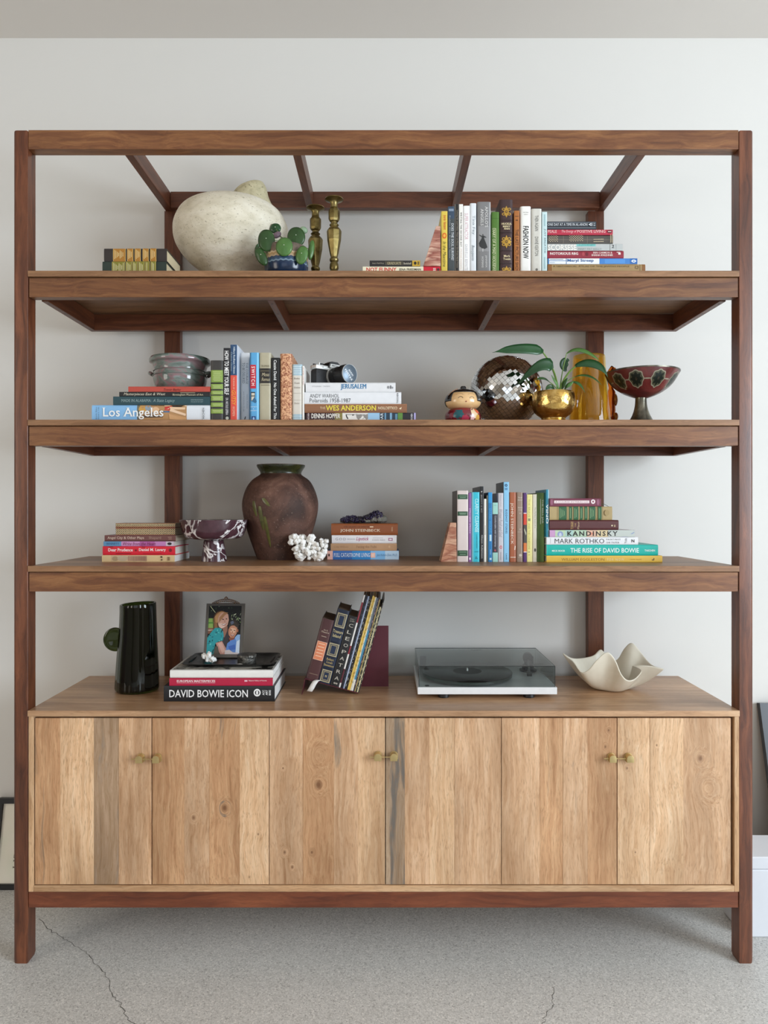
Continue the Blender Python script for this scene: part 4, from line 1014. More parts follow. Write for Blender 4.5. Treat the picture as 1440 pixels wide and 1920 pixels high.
s3(968.4, 981, 923, 'taupe ribbed hardback, on the third shelf', '#96806f',
  [('T', 'Saul', 971, 931.4, 979, 934, '#ded2c2', 'hs'), ('T', 'Bellow', 971, 936, 979.6, 938.6, '#ded2c2', 'hs'), ('T', 'Seize', 971, 950.2, 979.4, 952.8, '#ded2c2', 'hs'), ('T', 'Day', 972, 955, 979, 957.4, '#ded2c2', 'hs'), ('R', 974.6, 961, 975.4, 964, '#e6dccd'), ('R', 974.6, 991, 975.4, 994, '#e6dccd'), ('R', 970, 997, 980, 998, '#b7a592'), ('E', 972.6, 1038.6, 978.6, 1043.4, '#cfc1b0'), ('R', 970.6, 1044.4, 979, 1045.4, '#b7a592')], depth=.13, r=.0045)
s3(981.4, 987.8, 924, 'narrow purple, red and orange book, on the third shelf', '#55306b',
  [('R', 981.5, 961.6, 987.6, 963, '#efe6f0'), ('R', 981.5, 963, 987.6, 984, '#d2452f'), ('R', 981.5, 984, 987.6, 1018, '#4c4743'), ('R', 981.5, 1018, 987.6, 1034.4, '#d97a3f'), ('R', 981.5, 1034.4, 987.6, 1035.8, '#efe6f0'), ('P', [(983, 990), (987, 1000), (986, 1004), (982.5, 994)], '#b9b39a')], kind='p', depth=.13)
s3(988.2, 998, 927, 'pale yellow book with olive capitals, on the third shelf', '#e9df94',
  [('T', 'THE BRAVE', 990.4, 936, 993.6, 970, '#b5a94e', ''), ('R', 990.2, 972, 994.4, 977, '#8f8d6b'), ('T', 'AND THE LONESOME', 990.4, 981, 993.6, 1030, '#b5a94e', ''), ('R', 991, 1034, 993, 1036, '#8f8d6b'), ('R', 990.6, 1040, 993.6, 1041, '#b5a94e')], kind='p', depth=.14)
s3(998.4, 1007, 926.8, 'cream book with small grey lettering, on the third shelf', '#ded6c2',
  [('T', 'The Perfect Scent of it', 1002.4, 951, 1004.6, 990, '#8d8777', 'b'), ('E', 1001.6, 1028, 1005, 1034.6, '#4b4740')], depth=.17, r=.003)
s3(1007.4, 1021.2, 924, 'olive green book with white title and rule, on the third shelf', '#5f8340',
  [('R', 1007.6, 924.2, 1013.4, 1056, '#47652c'), ('R', 1016.8, 924.2, 1021, 1056, '#7f9c60'), ('R', 1013, 935.6, 1013.9, 983, '#e9eee0'), ('T', 'THE BELL JAR', 1015.4, 936, 1019, 981.6, '#f1f4ea', 'Bs')], depth=.16, r=.003)
# ---------------------------------------------------------------- third shelf, right stack
G9 = 'stack at the right of the third shelf'
Y = .14
z = lie(Z3, Y, 1024.8, 1242, 1041.8, 'mustard yellow book, at the bottom of the third shelf right stack', '#e0b74a',
  [('T', 'WILLIAM EGGLESTON', 1052.5, 1046.6, 1133.6, 1051.4, '#96691f', 's'), ('T', 'FOR NOW', 1138.6, 1047, 1170, 1051.2, '#eee0ae', 'w'), ('T', 'TWIN PALMS', 1181, 1047.8, 1203, 1050, '#96691f', 'w'), ('P', [(1222, 1050.6), (1226.5, 1050.6), (1226.8, 1046.4), (1225.2, 1046.4), (1225, 1049), (1222, 1049)], '#4a3210')], .26, '#f1ece0', group=G9, r=.002)
z = lie(z, Y, 1024.8, 1234, 1021.4, 'thick turquoise green book with white capitals in the third shelf right stack', '#0fb3a5',
  [('R', 1025, 1021.6, 1026, 1041.6, '#4fd0c6'), ('T', 'THE RISE OF DAVID BOWIE', 1069.5, 1027.6, 1198, 1036.2, '#e9f6f2', 'b'), ('T', 'MICK ROCK', 1035, 1031, 1059.5, 1034.6, '#dff3ee', 'B'), ('T', 'TASCHEN', 1208.6, 1030.4, 1228, 1034, '#e9f6f2', 'B')], .24, '#d8d8d4', group=G9, r=.003)
z = lie(z, Y, 1024.8, 1196.6, 1007, 'white book with thin black capitals in the third shelf right stack', '#e7e8ea',
  [('R', 1031.8, 1009, 1032.3, 1019, '#9a9ca0'), ('T', 'MARK ROTHKO', 1040, 1010, 1133, 1018.8, '#3d3e42', ''), ('T', 'PAINTINGS', 1137, 1009.8, 1163, 1013, '#5b5d61', 'w'), ('T', 'ON PAPER', 1137, 1015.6, 1161, 1018.8, '#5b5d61', 'w'), ('T', 'Yale', 1171, 1009.4, 1175.4, 1019, '#6a6c70', 'h'), ('T', 'N', 1184, 1011.4, 1189.4, 1017, '#17181a', 'B')], .25, '#f2f0ec', group=G9, r=.002)
zRO = z
z = lie(z, Y, 1030.6, 1190, 993.8, 'book with a pastel swirled spine in the third shelf right stack', '#c9bcc4',
  [('R', 1030.5, 994, 1041, 1006.8, '#c99bc4'), ('R', 1041, 994, 1060, 1006.8, '#b9cfae'), ('E', 1045, 996, 1056, 1008, '#8f9cc4'), ('E', 1048, 999, 1053, 1006.5, '#c6cfe2'), ('R', 1060, 994, 1075, 1006.8, '#a9c9c0'), ('R', 1075, 994, 1100, 1006.8, '#b5cdb2'), ('R', 1100, 994, 1120, 1006.8, '#dcb9a0'), ('E', 1106, 994, 1114, 1006.5, '#d98a70'), ('R', 1120, 994, 1140, 1006.8, '#d9c69c'),
   ('R', 1140, 994, 1190, 1006.8, '#bfc6bf'), ('P', [(1143, 994.2), (1165, 1006.6), (1178, 1006.6), (1150, 994.2)], '#87a39a'), ('P', [(1165, 1006.6), (1189, 994.6), (1189, 999), (1176, 1006.6)], '#8d9cbf'), ('T', 'KANDINSKY', 1063, 996, 1158, 1004.8, '#1d1a1c', 'Bsw')], .23, '#dcdcd8', group=G9, r=.001)
z = lie(z, Y, 1030.6, 1160, 975, 'glossy dark maroon leather book in the third shelf right stack', '#56292b',
  [('T', 'TORAH', 1070, 978, 1075, 992.4, '#c9a76a', 'sh'), ('T', 'THE', 1077.6, 981, 1080, 988, '#bfa06a', 'sh'), ('T', 'Plaut', 1082.6, 978, 1086, 992.4, '#c9b08a', 'sh'), ('E', 1146, 984, 1149, 987, '#d9c9a8'), ('R', 1151, 984, 1154, 988, '#a38c6e')], .17, group=G9, r=.005)
z = lie(z, Y, 1030.6, 1148, 949.6, 'thick tan law book with green label bands in the third shelf right stack', '#b09a6c',
  sum([[('R', a, 949.8, b, 974.8, '#33603f')] + vbars([a + 2.4 + i * 2.6 for i in range(max(1, int((b - a - 3) / 2.6)))], 953, 971.4, '#8fae7e', .7, .3) for a, b in ((1048, 1062.5), (1067, 1072.6), (1075.4, 1084.6), (1087.4, 1092.6), (1096, 1101.4), (1104.6, 1116), (1121, 1127.6))], []) + [('R', x_, 949.8, x_ + .9, 974.8, '#8d7a4c') for x_ in (1046, 1064, 1073.6, 1094, 1118, 1129)] + [('E', 1133, 956, 1142, 967, '#a58e5e')], .155, '#dccca6', group=G9, r=.003)
z = lie(z, Y, 1030.6, 1127, 934.2, 'plum book with a white title strip, topmost of the third shelf right stack', '#77394b',
  [('R', 1039, 938.6, 1105, 943.6, '#ecdcdc'), ('T', 'A COURSE IN MIRACLES', 1041, 939.8, 1103, 942.6, '#a56a7a', 's'), ('E', 1108, 936.4, 1116, 944.8, '#ecdcdc'), ('E', 1110.4, 938.6, 1113.6, 942.4, '#8a4a5a'), ('E', 1031.8, 936, 1037, 947.5, '#955a70'), ('E', 1118.6, 936, 1123.6, 947.5, '#955a70')], .13, group=G9, r=.002)
stand(zRO + .0002, .145, 1023.8, 1029.4, 917.8, 'teal book with bold white capitals, standing on the flat white book', '#2586a0',
  [('R', 1027.7, 918, 1029, 1054, '#a8d4e0'), ('T', 'VINO', 1023.8, 945, 1028, 982, '#f0f4f4', 'B')], kind='p', depth=.16, group=G8)
# bookmark ribbon of the plum book
tp = bpy.data.objects[[o.name for o in COL.objects if o.name.startswith('book') and o.get('label', '').startswith('plum book')][0]]
part('bookmark_ribbon', MB().tube([Vector(((1127 - 1030.6) * K / sc(Y) - .004, .012, .006)), Vector(((1133 - 1030.8) * K / sc(Y), .006, .008)), Vector(((1139 - 1030.8) * K / sc(Y), .004, .003)), Vector(((1144 - 1030.8) * K / sc(Y), .004, -.003))], .0008, 6), paint('#4a5d44', .6), tp)
# ---------------------------------------------------------------- cabinet top, stack under the tray
G10 = 'stack under the black tray'
Y = .098
z = lie(Z4, Y, 307, 515, 1286.2, 'large black book with white capitals, at the bottom of the tray stack', '#1c1e22',
  [('T', 'DAVID BOWIE ICON', 317.4, 1293.4, 464.8, 1307.4, '#f4f4f4', 'b'), ('E', 475.6, 1291.6, 488.8, 1305.8, '#f1f1f1'), ('E', 478, 1294.4, 486.4, 1303, '#1c1e22'), ('E', 480.2, 1294.8, 484.2, 1302.6, '#f1f1f1'), ('T', 'ACC', 492, 1293.8, 496, 1303.4, '#f1f1f1', 'Bh'), ('T', 'ART', 498, 1293.8, 502, 1303.4, '#f1f1f1', 'Bh'), ('T', 'BOOKS', 504, 1293.8, 508, 1303.4, '#f1f1f1', 'Bh')], .255, '#f1f0ee', group=G10, r=.002)
z = lie(z, Y + .002, 317.5, 511.6, 1271.6, 'crimson book with small white capitals, in the middle of the tray stack', '#b3173f',
  [('T', 'EUROPEAN MASTERPIECES', 331.6, 1275, 403.6, 1279, '#f2e2e2', 'Bs'), ('R', 331.6, 1280.4, 403.6, 1280.9, '#e6b8c2'), ('R', 458.4, 1275.2, 464, 1278, '#e9c0ca'), ('T', 'National Gallery of Victoria', 466, 1275, 500, 1277.8, '#f2dede', 'b')], .24, '#f1ede6', group=G10, kind='p')
z = lie(z, Y + .002, 318.6, 512, 1256.6, 'white book with a dark photographic cover, topmost under the black tray', '#e9e7e2', [], .235, '#f6f4ef', group=G10, r=.004)
zWB = z
_wb = [o for o in COL.objects if o.get('label', '').startswith('white book with a dark photographic')][0]
xw = (512 - 318.6) * K / sc(Y + .002); hw = zWB - _wb.location.z
part('cover_photograph', MB().box(.006, xw - .006, .012, .228, hw - .0004, hw - .0001), mottled([(0.3, '#141414'), (0.46, '#2b2a28'), (0.52, '#8f8b80'), (0.62, '#cfcabd')], 16, 6, 0.35, None, 0, dist=1.5), _wb)
# ================================================================ round vessels from their outlines
def surf_rings(rs, Yc, n=48, sy=1.0):
    """rs: list of (xl, xr, y) or (xl, yl, xr, yr) outline points in photo pixels at depth Yc -> rings of points"""
    out = []
    for r in rs:
        if len(r) == 3: xl, xr, yl = r; yr = yl
        else: xl, yl, xr, yr = r
        a, b = PP(xl, yl, Yc), PP(xr, yr, Yc)
        c = (a + b) / 2; u = (b - a) / 2; R = u.length
        out.append([c + u * math.cos(2 * PI * i / n) + Vector((0, R * sy, 0)) * math.sin(2 * PI * i / n) for i in range(n)])
    return out
def smooth_rs(rs, sub=3):
    """Catmull-Rom refinement of an outline"""
    q = []
    rs = [(r[0], r[2], r[1], r[2]) if len(r) == 3 else r for r in rs]
    n = len(rs)
    for i in range(n - 1):
        p0, p1, p2, p3 = rs[max(i - 1, 0)], rs[i], rs[i + 1], rs[min(i + 2, n - 1)]
        for k in range(sub):
            t = k / sub
            q.append(tuple(0.5 * ((2 * p1[j]) + (-p0[j] + p2[j]) * t + (2 * p0[j] - 5 * p1[j] + 4 * p2[j] - p3[j]) * t * t + (-p0[j] + 3 * p1[j] - 3 * p2[j] + p3[j]) * t ** 3) for j in range(4)))
    q.append(rs[-1])
    return q
def rim_inside(rs, th=2.5, depth=4):
    """inner wall rings (top part of the outline shrunk), ordered from inside bottom up to the rim"""
    inner = []
    for r in rs[:depth]:
        r = (r[0], r[2], r[1], r[2]) if len(r) == 3 else r
        inner.append((r[0] + th, r[1] + (.4 if r is rs[0] else 0), r[2] - th, r[3] + (.4 if r is rs[0] else 0)))
    return inner[::-1]
def vessel(name, rs, Yc, zb, mat, root, th=2.5, depth=6, n=48, sub=3, label=None, jit=0.0, inside=True, ribs=0):
    rr = smooth_rs(rs, sub)
    full = (rim_inside(rr, th, depth) if inside else []) + rr
    rg = surf_rings(full, Yc, n)
    # sit exactly on the support
    base = root.location
    lo = min(p.z for p in rg[-1])
    for r in rg[-1:]:
        for p in r: p.z = zb
    M = [[p - base for p in r] for r in rg]
    if ribs:
        for r in M:
            for i_, p in enumerate(r):
                k = 1 + .010 * math.cos(ribs * 2 * PI * i_ / n) + .006 * math.cos((ribs * 2 + 3) * 2 * PI * i_ / n)
                p.x *= k; p.y *= k
    if jit:
        for r in M:
            for p in r:
                k = 1 + jit * noise.noise((p + base) * 9)
                p.x *= k; p.y *= k
    return part(name, MB().rings(M, n), mat, root, smooth=True, label=label), M

def decal(M, ti, ang, rt, ra, color, root, name='print', shape=None, lift=.0006, q=14, mat=None):
    """small painted shape hugging a ring surface; ti ring index (float), ang in degrees (270 = towards the camera)"""
    n = len(M[0])
    def P(t, a):
        t = max(0, min(len(M) - 1.001, t)); k = int(t); f = t - k
        u = (a / 360.0 * n) % n; i = int(u) % n; g = u - int(u)
        p = M[k][i].lerp(M[k][(i + 1) % n], g).lerp(M[k + 1][i].lerp(M[k + 1][(i + 1) % n], g), f)
        cen = sum((M[k][j] for j in range(0, n, max(1, n // 8))), Vector()) / len(range(0, n, max(1, n // 8)))
        d = (p - cen); d.z = 0
        return p + d.normalized() * lift
    pts = []
    for k in range(q):
        a = 2 * PI * k / q
        s = 1 if shape is None else shape(a)
        pts.append(P(ti + rt * s * math.sin(a), ang + ra * s * math.cos(a)))
    c = P(ti, ang)
    mb = MB(); mid = [c.lerp(p, .5) for p in pts]
    mid = [P(ti + rt * .5 * (1 if shape is None else shape(2 * PI * k / q)) * math.sin(2 * PI * k / q), ang + ra * .5 * (1 if shape is None else shape(2 * PI * k / q)) * math.cos(2 * PI * k / q)) for k in range(q)]
    mb.v = [c] + mid + pts
    mb.f = [(0, 1 + k, 1 + (k + 1) % q) for k in range(q)] + [(1 + k, 1 + q + k, 1 + q + (k + 1) % q, 1 + (k + 1) % q) for k in range(q)]
    return mb

# ---------------------------------------------------------------- large cream pottery vase
Yv = .235
RT = thing('vase', 'huge cream earthen vase with a crooked neck, left on the top shelf', 'vase', (PX(436, Yv), Yv, Z1))
M_CREAM = mottled([(0.25, '#c2b89f'), (0.45, '#dad1bb'), (0.6, '#e4dcc9'), (0.8, '#ece5d3')], 14, 10, 0.75, 50, 0.8, (1, 1, 1.9), dist=0.2, speck=(130, .64, '#857a62', .6))
vrs = [(404, 464, 377), (384, 484, 382), (364, 504, 389), (349, 519, 396), (339, 529, 405), (332, 536, 418), (328, 540, 432), (329, 539, 452), (337, 530, 470), (354, 514, 491), (374, 497, 507), (390, 482, 524), (397, 476, 546)]
ob, MV = vessel('body', vrs, Yv, Z1, M_CREAM, RT, inside=False, n=56, jit=0.008)
nrs = [(455, 351, 494, 343.5), (446, 356, 498, 350), (440, 362, 501, 359), (435, 369, 503, 368), (430, 376, 508, 380), (424, 386, 514, 390)]
rr = smooth_rs(nrs, 3)
inn = [(464, 375, 486, 375), (462, 362, 489, 358), (461, 355, 490, 349)]
rg = surf_rings(inn + rr, Yv, 40)
part('neck', MB().rings([[p - RT.location for p in r] for r in rg], 40), mottled([(0.3, '#a89e7c'), (0.5, '#c9bf9b'), (0.7, '#d8cfae')], 22, 7, 0.75, 60, .4, dist=1.0, speck=(120, .62, '#6a5f40', .6)), RT, smooth=True)

# ---------------------------------------------------------------- pilea in a drip glazed pot
Yp = .095
RT = thing('potted_plant', 'small round-leaved plant in a brown and blue glazed pot, in front of the cream vase', 'plant', (PX(536.5, Yp), Yp, Z1))
prs = [(498, 575, 466.5), (496.5, 576.5, 470), (496.5, 577, 482), (496.5, 577.5, 495), (496.5, 577.5, 505), (499, 575, 516), (505, 569, 526), (508, 566, 531)]
M_POT = None
m, nt, nd, lk, b = newmat('drip_glaze')
tc = N(nt, 'ShaderNodeTexCoord'); sp = N(nt, 'ShaderNodeSeparateXYZ'); lk.new(tc.outputs['Object'], sp.inputs[0])
at = N(nt, 'ShaderNodeMath', operation='ARCTAN2'); lk.new(sp.outputs['Y'], at.inputs[0]); lk.new(sp.outputs['X'], at.inputs[1])
mu = N(nt, 'ShaderNodeMath', operation='MULTIPLY'); lk.new(at.outputs[0], mu.inputs[0]); mu.inputs[1].default_value = 27
sn = N(nt, 'ShaderNodeMath', operation='SINE'); lk.new(mu.outputs[0], sn.inputs[0])
ms = N(nt, 'ShaderNodeMath', operation='MULTIPLY'); lk.new(sn.outputs[0], ms.inputs[0]); ms.inputs[1].default_value = 0.0012
ad = N(nt, 'ShaderNodeMath', operation='ADD'); lk.new(ms.outputs[0], ad.inputs[0]); lk.new(sp.outputs['Z'], ad.inputs[1])
mr = N(nt, 'ShaderNodeMapRange'); lk.new(ad.outputs[0], mr.inputs[0]); mr.inputs[1].default_value = -.055; mr.inputs[2].default_value = .055
colr = ramp(nt, mr.outputs[0], [(0.0, '#14243a'), (0.44, '#1d3352'), (0.46, '#8fa9bb'), (0.50, '#33506e'), (0.58, '#2a3f5a'), (0.60, '#c9b18c'), (0.68, '#b58f5c'), (0.71, '#d8c19a'), (0.75, '#7a6653'), (1.0, '#6f6258')])
nz = noise_tex(nt, tc.outputs['Object'], 90, 4)
lk.new(mixc(nt, 0.5, colr, ramp(nt, nz, [(0.3, '#8a8a8a'), (0.7, '#ffffff')]), 'MULTIPLY'), b.inputs['Base Color']); b.inputs['Roughness'].default_value = .18
M_POT = m
ob, MP = vessel('pot', prs, Yp, Z1, M_POT, RT, 2.2, 5, 48)
part('soil', MB().lathe([(.054, .090), (.0, .092)], (0, 0, 0), 24, cap=(False, False)), mottled([(0.4, '#241a12'), (0.6, '#43321f')], 60, 4, .95, 60, .6), RT)
M_LEAF = mottled([(0.3, '#243f1d'), (0.55, '#305025'), (0.75, '#3f6430')], 12, 4, 0.32, None, 0, dist=.5)
M_LEAFL = mottled([(0.3, '#3f6430'), (0.55, '#50783a'), (0.75, '#638a4a')], 12, 4, 0.32, None, 0, dist=.5)
M_LEAFD = mottled([(0.3, '#16351c'), (0.55, '#1f4a26'), (0.75, '#2b5c30')], 9, 4, 0.28, None, 0, dist=.5)
M_LEAFB = mottled([(0.3, '#8aa886'), (0.7, '#a6bfa0')], 12, 4, 0.4, None, 0)
M_PURP = mottled([(0.3, '#5b4550'), (0.7, '#85707c')], 14, 4, 0.5, None, 0)
M_STEM = paint('#5f7a3a', .5)
def coin_leaf(root, px, py, Y, rx, ry, rotdeg, mat, tilt=0.0, stem=None, dot=True):
    c = PP(px, py, Y) - root.location; k = K / sc(Y)
    mb = MB(); rings_ = 5; q = 26
    cr, sr = math.cos(math.radians(rotdeg)), math.sin(math.radians(rotdeg))
    def P(r, a):
        x, z_ = rx * k * r * math.cos(a), ry * k * r * math.sin(a)
        X_ = x * cr + z_ * sr; Z_ = -x * sr + z_ * cr
        return c + Vector((X_, 0.006 * r * r + tilt * Z_ + .0006 * math.sin(5 * a) * r, Z_))
    mb.v = [P(0, 0)]
    for j in range(1, rings_ + 1): mb.v += [P(j / rings_, 2 * PI * i / q) for i in range(q)]
    for i in range(q): mb.f.append((0, 1 + i, 1 + (i + 1) % q))
    for j in range(rings_ - 1):
        for i in range(q):
            a, b2 = 1 + j * q + i, 1 + j * q + (i + 1) % q
            mb.f.append((a, a + q, b2 + q, b2))
    lf = part('leaf', mb, mat, root, smooth=True, mods=lambda o: o.modifiers.new('thickness', 'SOLIDIFY').__setattr__('thickness', .0012))
    if dot: part('leaf_spot', MB().lathe([(.0014, -.0012), (.0010, -.0016)], c + Vector((0, .0, .12 * ry * k)), 8, 'Y'), paint('#d6dcc6', .5), lf)
    s0 = Vector((random.uniform(-.01, .01), random.uniform(-.01, .01), .088)); e = c + Vector((0, .003, 0))
    mid = (s0 + e) / 2 + Vector((0, .004, .02))
    part('stem', MB().tube([s0, s0.lerp(mid, .6), mid, mid.lerp(e, .6), e], .0012, 6), M_STEM, root, smooth=True)
for a in ((499, 449.5, .035, 16, 21, -4, M_LEAF), (532.5, 461.5, .016, 16, 18, 8, M_LEAFL), (555, 443, .06, 17, 19, -6, M_LEAF), (516, 427, .11, 10.5, 10, 0, M_LEAFD), (565.5, 477, .022, 11.5, 18, 12, M_LEAFL),
          (583, 467.5, .07, 6, 19, 8, M_LEAFL), (489, 479.5, .035, 9.5, 19, -28, M_LEAF), (482, 456, .12, 5, 14, 10, M_LEAF), (569, 430, .13, 8, 6.5, 30, M_LEAFB), (519, 439, .085, 8.5, 6, -30, M_PURP)):
    coin_leaf(RT, *a, dot=(a[3] > 9))

# ---------------------------------------------------------------- brass candlesticks
M_BR = mottled([(0.3, '#5c4e2c'), (0.5, '#7d6e42'), (0.7, '#9c8c5e')], 30, 4, 0.3, None, 0, metal=0.9)
def candlestick(cx, top, label, Y):
    RT = thing('candlestick', label, 'candlestick', (PX(cx, Y), Y, Z1), group='brass candlesticks on the top shelf')
    zt = PZ(top, Y) - Z1; k = K / sc(Y)
    pr = [(5, 3), (6, .6), (17, 0), (17.4, 1.6), (9, 5), (6.6, 9), (7, 17)]
    part('drip_pan', MB().lathe([(r * k, zt - h * k) for r, h in pr], (0, 0, 0), 32), M_BR, RT, smooth=True)
    st = [(7, 17), (10.2, 21), (10.6, 24), (10.4, 38), (8.6, 42), (6.2, 44), (6.2, 47), (9.2, 49), (7, 52), (12, 57), (13.8, 61), (12.8, 78), (8.4, 102), (6.8, 108), (6.6, 110)]
    part('stem', MB().lathe([(r * k, zt - h * k) for r, h in st], (0, 0, 0), 8), M_BR, RT)
    hb = zt / k
    bs = [(6.4, 110), (8.4, 113), (8.4, 116), (6.4, 119), (8.2, 123), (8.6, 130), (7, 134), (10, 140), (17, hb - 9), (24, hb - 5), (25, hb - 2), (25, hb)]
    bs = [(r, min(h, hb)) for r, h in bs]
    part('foot', MB().lathe([(r * k, zt - h * k) for r, h in bs], (0, 0, 0), 32), M_BR, RT, smooth=True)
candlestick(591.5, 389.5, 'shorter brass candlestick with faceted stem, beside the small plant', .16)
candlestick(626.5, 373, 'taller brass candlestick with faceted stem, right of the shorter one', .10)

# ---------------------------------------------------------------- stone wedges
def wedge(x0, x1, xt0, xt1, yt, yb, Y, zb, dep, label, mat, pxl):
    xa = PX(x0, Y)
    RT = thing('bookend', label, 'bookend', (xa, Y, zb), group='banded stone bookends')
    zt = PZ(yt, Y) - zb
    pts = [(0, 0), (PX(x1, Y) - xa, 0), (PX(xt1, Y) - xa, zt), (PX(xt0, Y) - xa, zt)]
    part('stone', MB().prism(pts, 0, dep), mat, RT, bevel=.0012)
M_STONE = banded([(0.30, '#6b3a30'), (0.38, '#a8685a'), (0.44, '#d8b49e'), (0.50, '#b27a68'), (0.55, '#8a4c40'), (0.60, '#d3ab94'), (0.68, '#e2cbb8')], 2, 8, .4, .02)
M_STONE2 = banded([(0.30, '#7a4434'), (0.40, '#b67a5e'), (0.48, '#cfa285'), (0.54, '#9c5f48'), (0.60, '#c48d6e'), (0.68, '#d6b498')], 2, 7, .45, .03)
wedge(793.5, 826.3, 817.5, 825.5, 423.7, 499, .026, zNF + .0002, .075, 'pink banded stone wedge standing on the cream and red book on the top shelf', M_STONE, None)
wedge(826.5, 856.6, 844.5, 855.5, 980, 1053, .165, Z3, .075, 'brown banded stone wedge at the left of the third shelf books', M_STONE2, None)

# ---------------------------------------------------------------- glazed casserole pot
Yk = .15
RT = thing('casserole_pot', 'grey green glazed stoneware pot with side lugs on the coral red book', 'pot', (PX(338, Yk), Yk, zPOT))
M_GLZ = mottled([(0.28, '#2f3a36'), (0.42, '#56645d'), (0.5, '#75807a'), (0.57, '#8a6a6e'), (0.66, '#5f6f68'), (0.8, '#36423e')], 9, 6, 0.12, None, 0, (1, 1, 2.2), coat=.4, dist=1.2)
crs = [(284, 392, 673.5), (282, 394, 677), (282.5, 393.5, 682), (287, 389, 685), (289, 387, 690), (291, 385, 697), (290, 386, 703), (289, 387, 711), (290, 386, 719), (293, 383, 727), (298, 378, 734)]
ob, MC = vessel('body', crs, Yk, zPOT + .0002, M_GLZ, RT, 4, 6, 48)
for sgn, cx in ((-1, 289), (1, 387)):
    mb = MB(); c = PP(cx, 702, Yk) - RT.location
    mb.tube([c + Vector((0, -.022, -.004)), c + Vector((sgn * .006, -.018, 0)), c + Vector((sgn * .012, -.006, .003)), c + Vector((sgn * .012, .006, .003)), c + Vector((sgn * .006, .018, 0)), c + Vector((0, .022, -.004))], [.005, .006, .0065, .0065, .006, .005], 10)
    part('lug', mb, M_GLZ, RT, smooth=True)
mb = MB()
for yy, x0, x1 in ((698, 290.6, 385.4), (707, 289, 387)):
    r = (PX(x1, Yk) - PX(x0, Yk)) / 2 + .001; zc = PZ(yy, Yk) - zPOT; cx = PX((x0 + x1) / 2, Yk) - RT.location.x
    mb.tube([Vector((cx + r * math.cos(2 * PI * i / 40), r * math.sin(2 * PI * i / 40), zc)) for i in range(40)], .0013, 6, True)
part('throwing_ridge', mb, M_GLZ, RT, smooth=True)

# ---------------------------------------------------------------- film camera
Yc_ = .125; th_ = math.radians(42)
RT = thing('camera', 'black and silver film camera with a capped lens on the white cookbook stack', 'camera', (PX(621, Yc_), Yc_, zJ), (0, 0, th_))
CB = paint('#141416', .42, spec=.6); CS = paint('#d6d6d3', .36, .45); CSL = paint('#d8d8d4', .35, .4)
h0 = .0495
part('body', MB().box(-.070, .070, -.015, .017, .001, h0, .006), mottled([(0.4, '#0e0e10'), (0.6, '#1b1b1e')], 200, 2, .55, 300, .4), RT, smooth=True, auto=.6)
part('top_plate', MB().box(-.071, .071, -.0155, .0175, h0 + .0002, h0 + .0142, .004), CS, RT, smooth=True, auto=.6)
part('base_plate', MB().box(-.070, .070, -.0152, .0172, 0, .0042, .001), CB, RT)
part('prism_housing', MB().prism([(-.026, h0 + .008), (.026, h0 + .008), (.020, h0 + .0235), (.012, h0 + .029), (-.012, h0 + .029), (-.020, h0 + .0235)], -.019, .016), CB, RT, bevel=.0015)
npz = MB().prism([(-.0215, h0 + .0085), (.0215, h0 + .0085), (.0175, h0 + .0205), (-.0175, h0 + .0205)], -.0215, -.0192)
pl = part('name_plate', npz, CSL, RT, bevel=.0004)
def flat_text(name, text, center, right, up, w, h, mat, root, st='b', nrm=None, lift=.0003):
    V, F = glyphs(text, **style(st)); right = Vector(right).normalized(); up = Vector(up).normalized(); nn = right.cross(up)
    mb = MB(); mb.v = [Vector(center) + right * (u - .5) * w + up * (v - .5) * h + nn * lift for u, v in V]; mb.f = list(F)
    return part(name, mb, mat, root)
flat_text('lettering', 'PENTAX', (0, -.0216, h0 + .0155), (1, 0, 0), (0, 0, 1), .027, .0048, ink('#1b1b1b'), RT, 'B')
flat_text('lettering', 'K 1000', (-.048, -.0157, h0 + .0075), (1, 0, 0), (0, 0, 1), .014, .0036, ink('#1b1b1b'), RT, 'i')
part('shutter_dial', MB().lathe([(.008, h0 + .0144), (.008, h0 + .0205), (.007, h0 + .0212)], (-.040, 0, 0), 20), CB, RT, smooth=True)
part('rewind_knob', MB().lathe([(.0095, h0 + .0144), (.0095, h0 + .019), (.006, h0 + .0195)], (.053, 0, 0), 20), CB, RT, smooth=True)
part('shutter_button', MB().lathe([(.003, h0 + .0144), (.0028, h0 + .022), (.002, h0 + .0225)], (-.052, -.006, 0), 12), CS, RT, smooth=True)
part('advance_lever', MB().box(-.068, -.050, .002, .007, h0 + .0144, h0 + .0185, .001), CB, RT)
part('hot_shoe', MB().box(-.009, .009, -.006, .012, h0 + .0292, h0 + .0312, .0006), CS, RT)
zl = .0305
part('lens_mount', MB().lathe([(.0315, -.0150), (.0315, -.0205), (.029, -.0205)], (0, 0, zl), 40, 'Y'), CS, RT, smooth=True)
part('lens_barrel', MB().lathe([(.0285, -.0206), (.0285, -.030), (.0295, -.0305), (.0295, -.043), (.0272, -.0435), (.0272, -.062), (.0302, -.063), (.0302, -.0885), (.0285, -.090)], (0, 0, zl), 48, 'Y'), CB, RT, smooth=True)
mb = MB()
for i in range(36):
    a = 2 * PI * i / 36
    c = Vector((.0302 * math.cos(a), -.075, zl + .0302 * math.sin(a)))
    u = Vector((-math.sin(a), 0, math.cos(a))); w_ = Vector((math.cos(a), 0, math.sin(a)))
    mb.add([c + u * .0014 + Vector((0, sy * .009, 0)) + w_ * e for sy in (-1, 1) for e in (0, .0008)] + [c - u * .0014 + Vector((0, sy * .009, 0)) + w_ * e for sy in (-1, 1) for e in (0, .0008)], [(0, 1, 3, 2), (4, 6, 7, 5), (1, 5, 7, 3), (0, 4, 5, 1), (2, 3, 7, 6)])
part('focus_grip', mb, CB, RT, kind='stuff')
